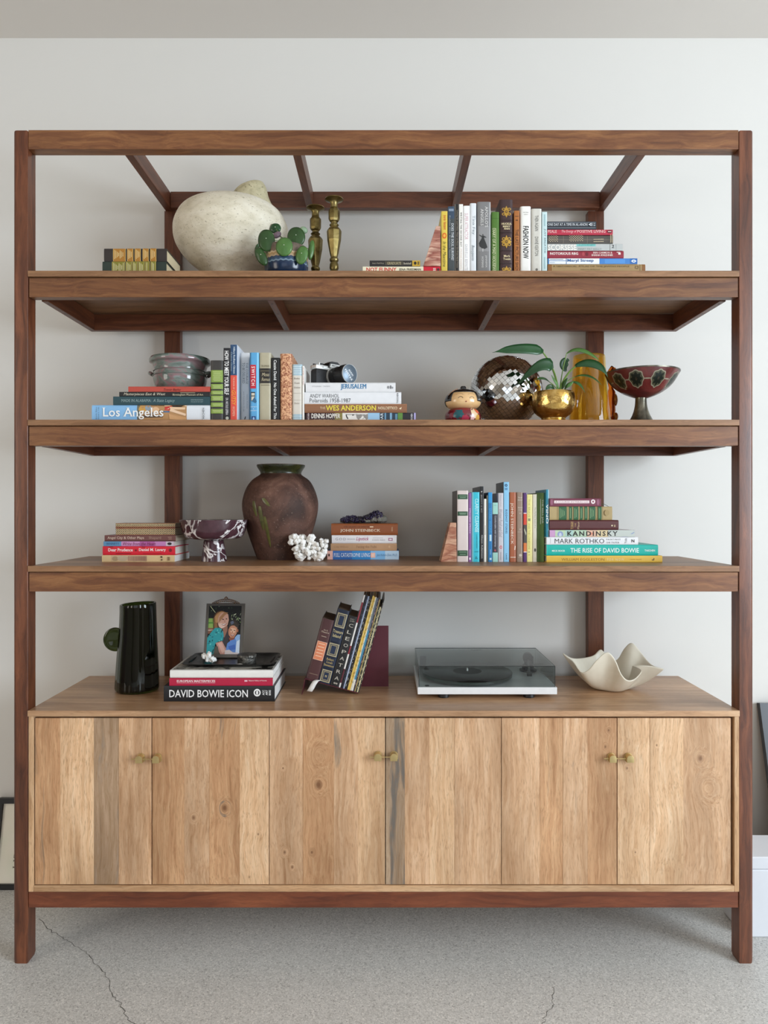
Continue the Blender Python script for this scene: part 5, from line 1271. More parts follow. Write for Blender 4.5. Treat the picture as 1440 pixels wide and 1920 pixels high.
cp = part('lens_cap', MB().lathe([(.0296, -.0902), (.0296, -.0935), (.0285, -.0945)], (0, 0, zl), 48, 'Y'), paint('#6f7d8a', .4, .5), RT, smooth=True)
part('cap_ring', MB().tube([Vector((.0293 * math.cos(2 * PI * i / 48), -.0941, zl + .0293 * math.sin(2 * PI * i / 48))) for i in range(48)], .0008, 6, True), CS, RT, smooth=True)
ca = math.radians(-48); rgt = Vector((math.cos(ca), 0, math.sin(ca))); upv = Vector((-math.sin(ca), 0, math.cos(ca)))
c0 = Vector((0, -.0947, zl))
flat_text('lettering', 'ASAHI', c0 + upv * .0055, rgt, upv, .024, .0065, ink('#f1f3f4'), RT, 'Bw')
flat_text('lettering', 'PENTAX', c0 - upv * .0065, rgt, upv, .042, .0075, ink('#f1f3f4'), RT, 'Bw')
part('strap_lug', MB().tube([Vector((-.0715 - .003 * math.sin(2 * PI * i / 12), 0, h0 + .007 + .003 * math.cos(2 * PI * i / 12))) for i in range(12)], .0006, 6, True), CS, RT)

# ---------------------------------------------------------------- kokeshi doll
Yd = .095
RT = thing('wooden_doll', 'round smiling wooden doll with black topknot and dark red robe beside the mirror ball', 'doll', (PX(868, Yd), Yd, Z2))
kd = K / sc(Yd)
bz = Z2
brs = [(850, 886, 765), (840, 896, 770), (835, 901, 778), (834, 902, 786), (838, 898, 794)]
def dv(rs, name, mat, n=40, sub=4):
    rr = smooth_rs(rs, sub); rg = surf_rings(rr, Yd, n, .92)
    zb_ = min(p.z for p in rg[-1])
    M = [[p - RT.location for p in r] for r in rg]
    return part(name, MB().rings(M, n), mat, RT, smooth=True), M
ob, MBd = dv([(848, 888, 766), (839, 897, 771), (834.5, 901.5, 779), (835, 901, 788), (841, 895, 795.5)], 'robe', mottled([(0.35, '#4a0d16'), (0.55, '#701622'), (0.7, '#8e2230')], 10, 3, .2, None, 0, coat=.5))
for r in MBd: pass
ob, MH = dv([(856, 880, 731), (846, 890, 735), (838, 898, 743), (834.5, 901.5, 753), (837, 899, 762), (846, 890, 767.5), (856, 880, 768)], 'head', mottled([(0.3, '#d9ad78'), (0.7, '#e6c08c')], 6, 3, .2, None, 0, coat=.5))
hair = MB()
# hair: shell over the back, crown and sides, open at the face
HM = []
for r in MH:
    c = sum(r, Vector()) / len(r); HM.append([c + (p - c) * 1.03 + Vector((0, 0, .0007)) for p in r])
nH = len(HM[0]); keep = set()
for k in range(len(HM) - 1):
    for i in range(nH):
        a = (i + .5) / nH * 360
        zz = HM[k][i].z + bz
        py = 955 - (zz - H) * sc(Yd) / K
        da = abs((a - 270 + 180) % 360 - 180)
        if py < 737.5 or (da > 47 and py < 753) or (da > 78 and py < 763): keep.add((k, i))
hair.v = [p for r in HM for p in r]
hair.f = [(k * nH + i, k * nH + (i + 1) % nH, (k + 1) * nH + (i + 1) % nH, (k + 1) * nH + i) for (k, i) in keep] + [tuple(range(nH))]
M_HAIR = paint('#0f0e10', .18, coat=.6)
part('hair', hair, M_HAIR, RT, smooth=True, mods=lambda o: (o.modifiers.new('t', 'SOLIDIFY').__setattr__('thickness', .0012)))
tk = PP(868.5, 729, Yd) - RT.location
part('topknot', MB().lathe([(.0001, .0085), (.007, .0075), (.0095, .003), (.0095, -.004), (.006, -.006)], tk, 24), M_HAIR, RT, smooth=True)
part('hair_pin', MB().tube([PP(858, 729, Yd - .01) - RT.location, PP(850, 734, Yd - .02) - RT.location, PP(841, 742, Yd - .02) - RT.location], [.0012, .0035, .0022], 8), mottled([(0.4, '#8a6a34'), (0.5, '#d9a58a'), (0.6, '#2f4a3a')], 60, 3, .3), RT, smooth=True)
def arc_on(M, cx, cy, rx, ry, color, w, a0=200, a1=340, root=RT, Yf=None, flip=1, name='face_line'):
    """a painted arc on the front of the head"""
    pts = []
    for k in range(13):
        a = math.radians(a0 + (a1 - a0) * k / 12)
        px, py = cx + rx * math.cos(a), cy + ry * math.sin(a) * flip
        zz = PZ(py, Yd) - bz; xx = PX(px, Yd) - RT.location.x
        # find the radius at this height
        best = None
        for j in range(len(M) - 1):
            za, zb_ = M[j][0].z, M[j + 1][0].z
            if (za - zz) * (zb_ - zz) <= 0:
                f = (zz - za) / (zb_ - za + 1e-9)
                Rr = M[j][0].x + (M[j + 1][0].x - M[j][0].x) * f; cxm = (M[j][0].x + M[j][len(M[j]) // 2].x) / 2
                Rr -= cxm; best = (Rr, cxm); break
        if not best: continue
        dx = xx - best[1]
        yy = -.92 * math.sqrt(max(0, best[0] ** 2 - dx * dx)) - .0004
        pts.append(Vector((xx, yy, zz)))
    return part(name, MB().tube(pts, w, 6), ink(color, .3), root, smooth=True)
for cx in (860.5, 881.5): arc_on(MH, cx, 751.5, 4.2, 3.4, '#1c1512', .0007, 190, 350, name='eye')
for cx in (859.5, 880.5): arc_on(MH, cx, 745.5, 6.2, 4.0, '#8f6f48', .0003, 195, 345, name='eyebrow')
arc_on(MH, 870.4, 757.2, 1.0, .8, '#8f2f22', .0008, 0, 360, name='mouth')
def dec(M, *a, mat=None, name='pattern', **k):
    mb = decal(M, *a, None, None, **k); return part(name, mb, mat, RT, smooth=True)
L5 = lambda a: 1 + .18 * math.sin(5 * a)
L8 = lambda a: 1 + .16 * math.sin(8 * a)
nb = len(MBd)
dec(MBd, nb * .50, 250, nb * .26, 17, mat=ink('#1f5a62', .25), shape=L5, name='robe_flower')
dec(MBd, nb * .72, 272, nb * .18, 12, mat=ink('#a8324a', .25), shape=L8, name='robe_flower', lift=.0009)
dec(MBd, nb * .40, 305, nb * .30, 14, mat=ink('#e6cba4', .25), lift=.0007, name='collar')
dec(MBd, nb * .30, 318, nb * .14, 9, mat=ink('#cf5a30', .25), lift=.0011, name='collar')
dec(MBd, nb * .72, 296, nb * .26, 7, mat=ink('#e9b9b4', .25), lift=.0012, name='sash')
dec(MBd, nb * .74, 318, nb * .26, 10, mat=ink('#d9a24c', .25), lift=.0010, name='sash')
dec(MBd, nb * .55, 225, nb * .14, 8, mat=ink('#8a3a48', .25), shape=L5, name='robe_flower')

# ---------------------------------------------------------------- mirror ball
Yb = .225
cB = PP(949, 0, Yb); RB = 67.5 * K / sc(Yb)
RT = thing('mirror_ball', 'large mirrored disco ball between the doll and the gold pot', 'disco ball', (cB.x, Yb, Z2))
cb = Vector((0, 0, RB + .0004))
part('core', MB().ico((0, 0, 0), RB * .985, 4).xf(Matrix.Translation(cb)), paint('#4b4a48', .6), RT, smooth=True)
ax = Vector((.72, -.10, .62)).normalized()
q_ = Vector((0, 0, 1)).rotation_difference(ax).to_matrix()
tiles = MB(); ts = .0128; rows = int(PI * RB / ts)
for i in range(rows):
    lat = -PI / 2 + PI * (i + .5) / rows
    cnt = max(1, int(2 * PI * RB * math.cos(lat) / ts))
    for j in range(cnt):
        lo = 2 * PI * (j + .3 * (i % 2)) / cnt
        nrm = Vector((math.cos(lat) * math.cos(lo), math.cos(lat) * math.sin(lo), math.sin(lat)))
        e = Vector((-math.sin(lo), math.cos(lo), 0)); nn = nrm.cross(e)
        jn = (nrm + Vector((random.uniform(-1, 1), random.uniform(-1, 1), random.uniform(-1, 1))) * .035).normalized()
        e2 = (e - jn * e.dot(jn)).normalized(); n2 = jn.cross(e2)
        hx = min(ts, 2 * PI * RB * math.cos(lat) / cnt) * .47; hz = PI * RB / rows * .47
        c = nrm * RB
        P4 = [c + e2 * sx * hx + n2 * sy * hz for sx, sy in ((-1, -1), (1, -1), (1, 1), (-1, 1))]
        Q4 = [p - jn * .0016 for p in P4]
        tiles.add([q_ @ p + cb for p in P4 + Q4], [(0, 1, 2, 3), (0, 4, 5, 1), (1, 5, 6, 2), (2, 6, 7, 3), (3, 7, 4, 0)])
part('mirror_tiles', tiles, paint('#e9ebec', .02, 1.0, grain=.01), RT, kind='stuff')
hc = cb + ax * (RB + .002)
part('hanger_cap', MB().lathe([(.010, -.002), (.010, .003), (.004, .004)], (0, 0, 0), 20).xf(Matrix.Translation(hc) @ q_.to_4x4()), CS, RT, smooth=True)
part('hanging_ring', MB().tube([hc + q_ @ Vector((0, 0, .016)) + Vector((.0125 * math.cos(2 * PI * i / 28), 0, .0125 * math.sin(2 * PI * i / 28))) for i in range(28)], .0009, 6, True), CS, RT, smooth=True)

# ---------------------------------------------------------------- gold pot with a leafy plant
Yg = .085
RT = thing('potted_plant', 'trailing leafy plant in a hammered gold pot in front of the amber vase', 'plant', (PX(1038, Yg), Yg, Z2))
M_GOLD = mottled([(0.35, '#b8914a'), (0.55, '#d3b06a'), (0.7, '#e6c98c')], 26, 3, .2, 38, 1.0, metal=1.0, dist=1.0)
grs = [(1000, 1075, 736), (998.5, 1077.5, 741), (998, 1078.5, 752), (998.5, 1077.5, 763), (1004, 1071, 775), (1014, 1061, 783), (1015.5, 1059.5, 786.5), (1013, 1062, 790)]
vessel('pot', grs, Yg, Z2, M_GOLD, RT, 2.5, 5, 48)
part('soil', MB().lathe([(.050, .072), (.0, .075)], (0, 0, 0), 24, cap=(False, False)), mottled([(0.4, '#241a12'), (0.6, '#43321f')], 60, 4, .95, 60, .6), RT)
def bez(p0, p1, p2, p3, t):
    return p0 * (1 - t) ** 3 + p1 * 3 * t * (1 - t) ** 2 + p2 * 3 * t * t * (1 - t) + p3 * t ** 3
def strap_leaf(root, ctrl, width, mat, up=Vector((0, 0, 1)), fold=.25, stem=None, wshape=None, side=None, n=14, stem_r=.0016):
    """ctrl: four points (px, py, Y) from leaf base to tip"""
    C = [PP(*c) - root.location for c in ctrl]
    mb = MB(); W5 = (-1, -.5, 0, .5, 1)
    for i in range(n + 1):
        t = i / n; p = bez(*C, t); d = (bez(*C, min(1, t + .02)) - bez(*C, max(0, t - .02))).normalized()
        s = side if side is not None else d.cross(up)
        s = (s - d * s.dot(d)).normalized(); nn = s.cross(d)
        w_ = (wshape(t) if wshape else math.sin(PI * min(1, t * .97 + .03)) ** .75) * width * K / 2 * 1.05
        w_ = max(w_, .0003)
        for q in W5: mb.v.append(p + s * w_ * q + nn * (abs(q) * w_ * fold))
    for i in range(n):
        for j in range(4): a = i * 5 + j; mb.f.append((a, a + 1, a + 6, a + 5))
    o = part('leaf', mb, mat, root, smooth=True, auto=1.5, mods=lambda o_: (o_.modifiers.new('t', 'SOLIDIFY').__setattr__('thickness', .0007)))
    if stem:
        S = [PP(*c) - root.location for c in stem]
        part('stem', MB().tube([bez(*S, k / 12) for k in range(13)], [stem_r * (1.3 - .5 * k / 12) for k in range(13)], 8), paint('#6f8f3f', .45), root, smooth=True)
hs = lambda t: (min(1, t * 7) ** .6) * (1 - t) ** .75 * 1.25
VS = Vector((0, .25, 1))
strap_leaf(RT, [(1019, 659, .07), (990, 650, .05), (950, 655, .04), (923, 661, .05)], 21, M_LEAFD, side=VS, wshape=lambda t: max(.02, min(1, t * 6 + .3)) * (1 - t ** 3) * (1 if t < .75 else max(.12, (1 - t) * 4)), fold=.1, stem=[(1046, 728, .085), (1042, 705, .08), (1034, 680, .075), (1018, 661, .07)], stem_r=.0028)
strap_leaf(RT, [(1038, 690, .05), (1020, 672, .03), (995, 695, .03), (970, 722, .05)], 24, M_LEAFD, side=VS, wshape=hs, fold=.15, stem=[(1047, 730, .085), (1045, 718, .075), (1042, 700, .06), (1036, 690, .05)])
strap_leaf(RT, [(1062, 663, .07), (1082, 645, .06), (1108, 660, .05), (1124, 676, .05)], 10, M_LEAFL, side=Vector((0, .6, 1)), stem=[(1050, 730, .085), (1052, 705, .08), (1058, 680, .075), (1063, 661, .07)])
strap_leaf(RT, [(1078, 686, .05), (1102, 672, .03), (1134, 680, .03), (1140, 707, .03)], 19, M_LEAFD, side=Vector((0, .5, 1)), wshape=lambda t: math.sin(PI * (t * .93 + .05)) ** .6, stem=[(1050, 730, .085), (1056, 712, .075), (1066, 695, .06), (1080, 687, .05)], stem_r=.003)
strap_leaf(RT, [(1062, 696, .10), (1052, 688, .10), (1058, 672, .10), (1068, 676, .10)], 17, M_LEAFD, side=Vector((1, 0, .3)))
strap_leaf(RT, [(1077, 707, .07), (1095, 698, .06), (1115, 705, .05), (1128, 722, .05)], 5, M_LEAF, side=Vector((0, .5, 1)), stem=[(1052, 732, .085), (1056, 722, .08), (1064, 712, .075), (1077, 707, .07)])
strap_leaf(RT, [(1068, 718, .06), (1082, 712, .05), (1092, 722, .04), (1097, 736, .04)], 6, M_LEAF, side=Vector((0, .5, 1)), stem=[(1052, 733, .085), (1056, 726, .08), (1062, 720, .07), (1069, 717, .06)])
strap_leaf(RT, [(1030, 716, .06), (1022, 708, .05), (1012, 708, .05), (1005, 712, .05)], 5, M_LEAF, side=Vector((0, .4, 1)), stem=[(1046, 732, .085), (1042, 726, .075), (1036, 720, .07), (1030, 716, .06)])
strap_leaf(RT, [(1040, 731, .05), (1034, 722, .04), (1028, 724, .04), (1023, 731, .04)], 9, M_LEAF, side=VS)
strap_leaf(RT, [(1058, 731, .05), (1062, 720, .04), (1070, 722, .04), (1075, 714, .04)], 8, M_LEAFL, side=VS)
strap_leaf(RT, [(1052, 732, .05), (1054, 722, .04), (1059, 718, .04), (1064, 708, .04)], 9, M_LEAF, side=VS)
strap_leaf(RT, [(1048, 732, .045), (1046, 722, .04), (1040, 716, .04), (1034, 703, .04)], 6, M_LEAFL, side=VS)

# ---------------------------------------------------------------- amber glass vase
Ya = .215
RT = thing('glass_vase', 'tall translucent amber yellow glass vase behind the gold plant pot', 'vase', (PX(1105, Ya), Ya, Z2))
ars = [(1075.5, 1133, 668), (1074.5, 1134, 672), (1074, 1134.5, 686), (1073, 1136, 710), (1071, 1139, 740), (1069, 1142, 770), (1068, 1144, 790), (1069, 1143, 801)]
rr = smooth_rs(ars, 2)
inn = [(r[0] + 2.6, r[1], r[2] - 2.6, r[3]) for r in rr[:-1]][::-1]
inn[0] = (inn[0][0], inn[0][1], inn[0][2], inn[0][3])
rg = surf_rings(inn + rr, Ya, 56)
for p in rg[-1]: p.z = Z2 + .0003
part('glass', MB().rings([[p - RT.location for p in r] for r in rg], 56), panemat('#fdeeb4', '#f2c443'), RT, smooth=True)

# amber ruffled glass ornament behind the footed bowl
Yo = .26
RT = thing('glass_ornament', 'amber ribbed glass ornament half hidden behind the footed bowl', 'glass ornament', (PX(1150, Yo), Yo, Z2))
M_AMB = glassmat('#c8661c', .05); M_AMB2 = mottled([(0.35, '#8a3c10'), (0.6, '#cf8a2a'), (0.75, '#e8b44c')], 40, 3, .15, 160, .8, coat=.5)
ors = [(1146, 1148, 686), (1143, 1152, 690), (1139, 1155, 697), (1137.5, 1156, 705), (1139, 1152, 716), (1141, 1150, 728), (1139, 1154, 736), (1138, 1153, 750), (1137, 1154, 770), (1139, 1152, 780), (1136, 1156, 790), (1136, 1156, 809)]
vessel('column', ors, Yo, Z2, M_AMB, RT, inside=False, n=24)
for (cx, cy, rx, ry) in ((1153.5, 750, 4.6, 11.5), (1154.5, 781, 4.2, 7.5), (1151, 697, 5, 8), (1153, 717, 3.5, 8)):
    c = PP(cx, cy, Yo - .005) - RT.location; k = K / sc(Yo)
    mb = MB()
    for r_ in range(9):
        f = (r_ + .5) / 9 * 2 - 1; rr_ = math.sqrt(max(.05, 1 - f * f))
        mb.tube([c + Vector((rx * k * rr_ * math.cos(2 * PI * i / 16), rx * k * rr_ * math.sin(2 * PI * i / 16), -f * ry * k)) for i in range(16)], .0011, 6, True)
    mb.ico(c, 1, 2, (rx * k, rx * k, ry * k))
    part('ribbed_drop', mb, M_AMB2, RT, smooth=True)

# ---------------------------------------------------------------- footed bowl
Yf = .175
RT = thing('footed_bowl', 'dark red enamelled footed bowl with metal stem, right end of the second shelf', 'bowl', (PX(1203.5, Yf), Yf, Z2))
M_ENA = mottled([(0.35, '#451a1a'), (0.55, '#6b2a28'), (0.7, '#833a36')], 14, 5, .3, 90, .15, coat=.3)
M_PEW = mottled([(0.3, '#3c3a34'), (0.5, '#5f5b50'), (0.7, '#8a8474')], 18, 4, .3, 70, .2, metal=.85)
frs = [(1137, 1270.5, 698), (1138, 1269.5, 702), (1144, 1263, 713), (1154, 1253.5, 725), (1168, 1240, 736), (1184, 1224, 743.5), (1194, 1213, 747)]
rr = smooth_rs(frs, 4)
inn = [(r[0] + 2, r[1] - .5, r[2] - 2, r[3] - .5) for r in rr[:-4]][::-1]
rg = surf_rings(inn + rr, Yf, 64)
MF = [[p - RT.location for p in r] for r in rg]
part('bowl', MB().rings(MF, 64), M_ENA, RT, smooth=True)
MO = [[p - RT.location for p in r] for r in surf_rings(rr, Yf, 64)]
part('rim_band', MB().rings([[p * 1 for p in r] for r in [[Vector((p.x * 1.006, p.y * 1.006, p.z)) for p in MO[0]], [Vector((p.x * 1.008, p.y * 1.008, p.z)) for p in MO[3]]]], 64, (False, False)), M_PEW, RT, smooth=True)
def decf(*a, mat=None, name='enamel_flower', **k): return part(name, decal(MO, *a, None, None, **k), mat, RT, smooth=True)
for ang in (205, 240, 280, 322, 0, 40, 80, 120, 160):
    decf(10.0, ang, 4.9, 13.5, mat=ink('#9a9480', .3), name='roundel', shape=lambda a: 1 + .06 * math.cos(8 * a), q=48)
    decf(10.0, ang, 4.3, 11.8, mat=ink('#4f4f3c', .3), name='roundel', lift=.001, shape=lambda a: 1 + .06 * math.cos(8 * a), q=48)
    decf(10.0, ang, 3.3, 9.0, mat=ink('#131d18', .3), lift=.0014, shape=lambda a: 1 + .22 * math.cos(8 * a), q=32)
    decf(10.0, ang, .9, 2.0, mat=M_PEW, lift=.0018)
    decf(10.0, ang + 19.5, .35, 7, mat=ink('#9a9480', .3), name='roundel', lift=.0007)
srs = [(1191.5, 1212.5, 746), (1191.5, 1212, 750), (1190.5, 1213, 762), (1187, 1217, 776), (1181, 1223, 788), (1175.5, 1228.5, 797), (1175, 1229, 801)]
vessel('stem', srs, Yf, Z2, M_PEW, RT, inside=False, n=40)

# ---------------------------------------------------------------- third shelf objects
RT = thing('inlaid_box', 'small wooden box with geometric inlay on the brown paperback', 'box', (PX(217, .172), .172, zBOX + .0003))
kb = K / sc(.172); w_, h_, d_ = 111.5 * kb, 22.0 * kb, .095
m, nt, nd, lk, b = newmat('inlay'); 
v = objcoord(nt, (1, 1, 1), False)
vo = N(nt, 'ShaderNodeTexVoronoi'); lk.new(v, vo.inputs['Vector']); vo.inputs['Scale'].default_value = 165; vo.inputs['Randomness'].default_value = 0.12
lk.new(ramp(nt, vo.outputs['Distance'], [(0.0, '#1c130d'), (0.30, '#1c130d'), (0.36, '#dcc79c'), (0.5, '#cdb284'), (0.56, '#3a2818'), (0.8, '#2a1c10')]), b.inputs['Base Color']); b.inputs['Roughness'].default_value = .35
M_INL = m
part('base', MB().box(0, w_, 0, d_, 0, h_ * .58, .0008), M_INL, RT)
part('lid', MB().box(-.0003, w_ + .0003, -.0003, d_ + .0003, h_ * .66, h_, .0008), M_INL, RT)
part('red_band', MB().box(.0003, w_ - .0003, .0003, d_ - .0003, h_ * .58, h_ * .66), paint('#6a2a1c', .4), RT)
mb = MB()
for a in (.0, .92): mb.box(-.0006, w_ + .0006, -.0008, -.0004, h_ * (.60 + .0) if a == 0 else h_ * .97, h_ * .64 if a == 0 else h_)
mb.box(-.0006, w_ + .0006, -.0008, -.0004, 0, h_ * .035); mb.box(-.0006, w_ + .0006, -.0008, -.0004, h_ * .53, h_ * .57)
mb.box(-.0006, w_ + .0006, -.0008, -.0004, h_ * .70, h_ * .73)
part('edge_strip', mb, paint('#8c4a30', .4), RT)

Ym = .205
RT = thing('marble_bowl', 'burgundy marble pedestal bowl with white veins in front of the brown urn', 'bowl', (PX(401, Ym), Ym, Z3))
M_MAR = veined('#331e26', '#e6e0de', 10, .032, .14, 1.2, '#5a3a42')
mrs = [(338.5, 463, 974.5), (338.8, 462.8, 977), (341, 461, 988), (345, 457.5, 1000), (351, 451.5, 1007.5), (362, 440, 1010.5), (379, 423, 1012), (383, 419, 1013)]
rr = smooth_rs(mrs, 3)
inn = [(392, 978, 410, 978), (370, 977.5, 432, 977.5), (350, 976.5, 452, 976.5), (342, 975, 460, 975)]
rg = surf_rings(inn + rr, Ym, 64)
part('bowl', MB().rings([[p - RT.location for p in r] for r in rg], 64), M_MAR, RT, smooth=True)
vessel('pedestal', [(383, 419, 1013.2), (382, 420, 1018), (381, 422, 1030), (379, 424, 1042), (378, 425, 1052)], Ym, Z3, M_MAR, RT, inside=False, n=48)

Yu = .31
RT = thing('urn', 'large weathered brown terracotta urn with green glaze drips on the third shelf', 'vase', (PX(526, Yu), Yu, Z3))
M_TER = mottled([(0.28, '#2a1a14'), (0.42, '#432b21'), (0.55, '#5c3e32'), (0.68, '#775546'), (0.8, '#957c6c')], 9, 9, .7, 70, .5, dist=.8, speck=(160, .64, '#b39a8c', .22))
urs = [(482, 571.5, 872), (483, 570.5, 876), (488, 565.5, 884), (489, 564.5, 889), (484, 569, 893), (473, 580, 901), (463, 588.5, 915), (456.5, 595, 934), (455, 596.5, 950), (458, 593.5, 970), (463, 588, 990), (470, 580.5, 1012), (478, 573, 1034), (483, 569, 1048)]
ob, MU = vessel('body', urs, Yu, Z3, M_TER, RT, 3, 8, 56)
U0 = 8
M_GGL = mottled([(0.35, '#20220f'), (0.6, '#33361a'), (0.75, '#4a4624')], 20, 5, .25, None, 0)
part('glazed_collar', MB().rings([[Vector((p.x * 1.012, p.y * 1.012, p.z)) for p in MU[k]] for k in range(U0 + 1, U0 + 10)], 56, (False, False)), M_GGL, RT, smooth=True)
M_DRIP = mottled([(0.35, '#4a4a26'), (0.6, '#62602f'), (0.8, '#7a7240')], 30, 5, .3, None, 0)
for (t0, t1, a0, a1, w_) in ((26, 33, 247, 250, 3.5), (29, 37.5, 254, 259, 3.0), (24, 29, 236, 240, 3.2), (23, 26, 252, 262, 3.5)):
    mb = MB(); ns = 8
    for i in range(ns + 1):
        f = i / ns; t = U0 + (t0 + (t1 - t0) * f) * .92; k = int(t); g = t - k; a = a0 + (a1 - a0) * f
        ww = w_ * (math.sin(PI * min(1, f * .85 + .12)) ** .5)
        for q in (-1, 0, 1):
            u = ((a + q * ww) / 360 * 56) % 56; ii = int(u) % 56; gg = u - int(u)
            p = MU[k][ii].lerp(MU[k][(ii + 1) % 56], gg).lerp(MU[k + 1][ii].lerp(MU[k + 1][(ii + 1) % 56], gg), g)
            s = 1.006 if q else 1.014
            mb.v.append(Vector((p.x * s, p.y * s, p.z)))
    for i in range(ns):
        for j in range(2): a_ = i * 3 + j; mb.f.append((a_, a_ + 1, a_ + 4, a_ + 3))
    part('glaze_drip', mb, M_DRIP, RT, smooth=True)

def coral(label, Y, zb, blobs, r0, r1, n, seed, cat='coral', grp=None):
    rnd = random.Random(seed)
    xs = [b_[0] for b_ in blobs]
    RT = thing('coral', label, cat, (PX(sum(xs) / len(xs), Y), Y, zb))
    mb = MB(); k = K / sc(Y)
    for (bx, by, br) in blobs:
        c0 = PP(bx, by, Y) - RT.location
        for i in range(n):
            d = Vector((rnd.gauss(0, 1), rnd.gauss(0, 1), rnd.gauss(0, 1))).normalized() * br * k * rnd.uniform(.35, 1)
            r = rnd.uniform(r0, r1) * k
            c = c0 + d; c.z = max(c.z, r * .8)
            mb.ico(c, r, 2, (1, 1, rnd.uniform(.8, 1.3)), .45, 60)
    part('coral_mass', mb, mottled([(0.3, '#eae7de'), (0.5, '#f7f5f0'), (0.7, '#fdfcf8')], 40, 5, .7, 120, .8), RT, smooth=True)
coral('lumpy white coral in front of the brown urn', .195, Z3, [(553, 1013, 9), (566, 1010, 10), (582, 1010, 8), (556, 1030, 10), (575, 1025, 12), (592, 1024, 11), (606, 1018, 10), (603, 1034, 10), (585, 1040, 10), (564, 1043, 9), (597, 1044, 8)], 2.2, 5.6, 16, 3)

RT = thing('amethyst', 'dark purple amethyst cluster on the rust brown book', 'crystal', (PX(681, .33), .33, zAM))
ka = K / sc(.33)
mb = MB(); rnd = random.Random(5)
def am_top(f): return (8 + 13 * f + 3 * math.sin(9 * f)) * (1 if f < .93 else .85)
for i in range(30):
    f = i / 29; x = (-38 + 78 * f) * ka; hgt = am_top(f) * ka * .8
    mb.ico(Vector((x * .94, rnd.uniform(-.006, .006), hgt * .5)), 1, 2, (8 * ka, .024, hgt * .5), .25, 50)
part('matrix_rock', mb, mottled([(0.35, '#4f4b46'), (0.55, '#7a756c'), (0.7, '#6b7464')], 30, 5, .8, 80, .6), RT)
mb = MB()
for i in range(520):
    f = rnd.random(); x = (-41 + 76 * f) * ka; y_ = rnd.uniform(-.030, .026)
    zt_ = am_top(f) * ka * math.sqrt(max(.05, 1 - (y_ / .033) ** 2)) * rnd.uniform(.85, 1.08)
    if y_ < -.018 and (f > .72 and zt_ < 12 * ka): continue
    r = rnd.uniform(1.2, 2.5) * ka; d = Vector((rnd.uniform(-.6, .6), y_ * 25 + rnd.uniform(-.5, .5), rnd.uniform(.5, 1))).normalized()
    qq = Vector((0, 0, 1)).rotation_difference(d).to_matrix().to_4x4()
    mb2 = MB().lathe([(r, -r), (r, r * .5), (.0002, r * 1.5)], (0, 0, 0), 6)
    mb2.xf(Matrix.Translation(Vector((x, y_, max(zt_ - r * .6, r * 1.5)))) @ qq); mb.add(mb2.v, mb2.f)
part('crystals', mb, mottled([(0.3, '#14101f'), (0.5, '#241c38'), (0.65, '#4a4460'), (0.8, '#8d8aa0')], 26, 3, .12, None, 0, coat=.6), RT, kind='stuff')
# ================================================================ on the cabinet
Yq = .245
RT = thing('pitcher', 'tall dark green glass pitcher with a round disc handle', 'pitcher', (PX(257.5, Yq), Yq, Z4))
qrs = [(227, 1132.5, 291, 1129), (226.5, 1136, 291.5, 1133), (226.8, 292), (225, 293), (221, 294.5), (218.5, 296.5), (217.5, 297), (218, 297), (220, 295)]
qrs = [(227, 1133, 291, 1129.5), (226.5, 1137, 291.5, 1134), (226.5, 292, 1150), (225, 293, 1185), (222, 294.5, 1220), (219.5, 296, 1255), (218, 297, 1280), (218, 297, 1289), (221, 294, 1293.5)]
M_GG = glassmat('#39451f', .02)
vessel('body', qrs, Yq, Z4 + .0002, M_GG, RT, 3.2, 22, 96, ribs=9)
ch = PP(215, 1199, Yq) - RT.location
part('disc_handle', MB().lathe([(.0001, -.005), (.012, -.0045), (.020, -.0075), (.030, -.0085), (.0385, -.005), (.0405, 0), (.0385, .005), (.030, .0085), (.020, .0075), (.012, .0045), (.0001, .005)], ch + Vector((.002, 0, 0)), 48, 'Y'), M_GG, RT, smooth=True)

# tray, frame, coral, tin
Yt0 = .115
RT = thing('tray', 'dark metal serving tray on the stack of large books', 'tray', (PX(407, 0), .225, zWB + .0006))
mb = MB()
tw, td = .148, .094
def rr_ring(w, d, z, r=.02, dz=0):
    out = []
    for (cx, cy, a0) in ((w - r, d - r, 0), (-w + r, d - r, 90), (-w + r, -d + r, 180), (w - r, -d + r, 270)):
        for k in range(7):
            a = math.radians(a0 + 15 * k); out.append(Vector((cx + r * math.cos(a), cy + r * math.sin(a), z)))
    return out
prof_ = [(tw - .03, td - .022, 0), (tw - .028, td - .020, 0), (tw - .016, td - .012, .004), (tw - .002, td - .001, .0088), (tw, td, .0095), (tw, td, .0112), (tw - .004, td - .003, .0108), (tw - .018, td - .014, .006), (tw - .032, td - .024, .0022)]
mb.rings([rr_ring(w, d, z) for w, d, z in prof_], 28)
M_TRAY = mottled([(0.35, '#1c1b1a'), (0.55, '#2b2a28'), (0.7, '#4a4843')], 22, 6, .28, 60, .25, metal=.75)
part('dish', mb, M_TRAY, RT, smooth=True)
mb = MB()
for sx in (-1, 1):
    mb.tube([Vector((sx * (tw - .014), y_, .0085)) for y_ in (-.045, -.02, .02, .045)], [.0015, .004, .004, .0015], 8)
part('relief_ornament', mb, M_TRAY, RT, smooth=True)
zT = zWB + .0006 + .0022

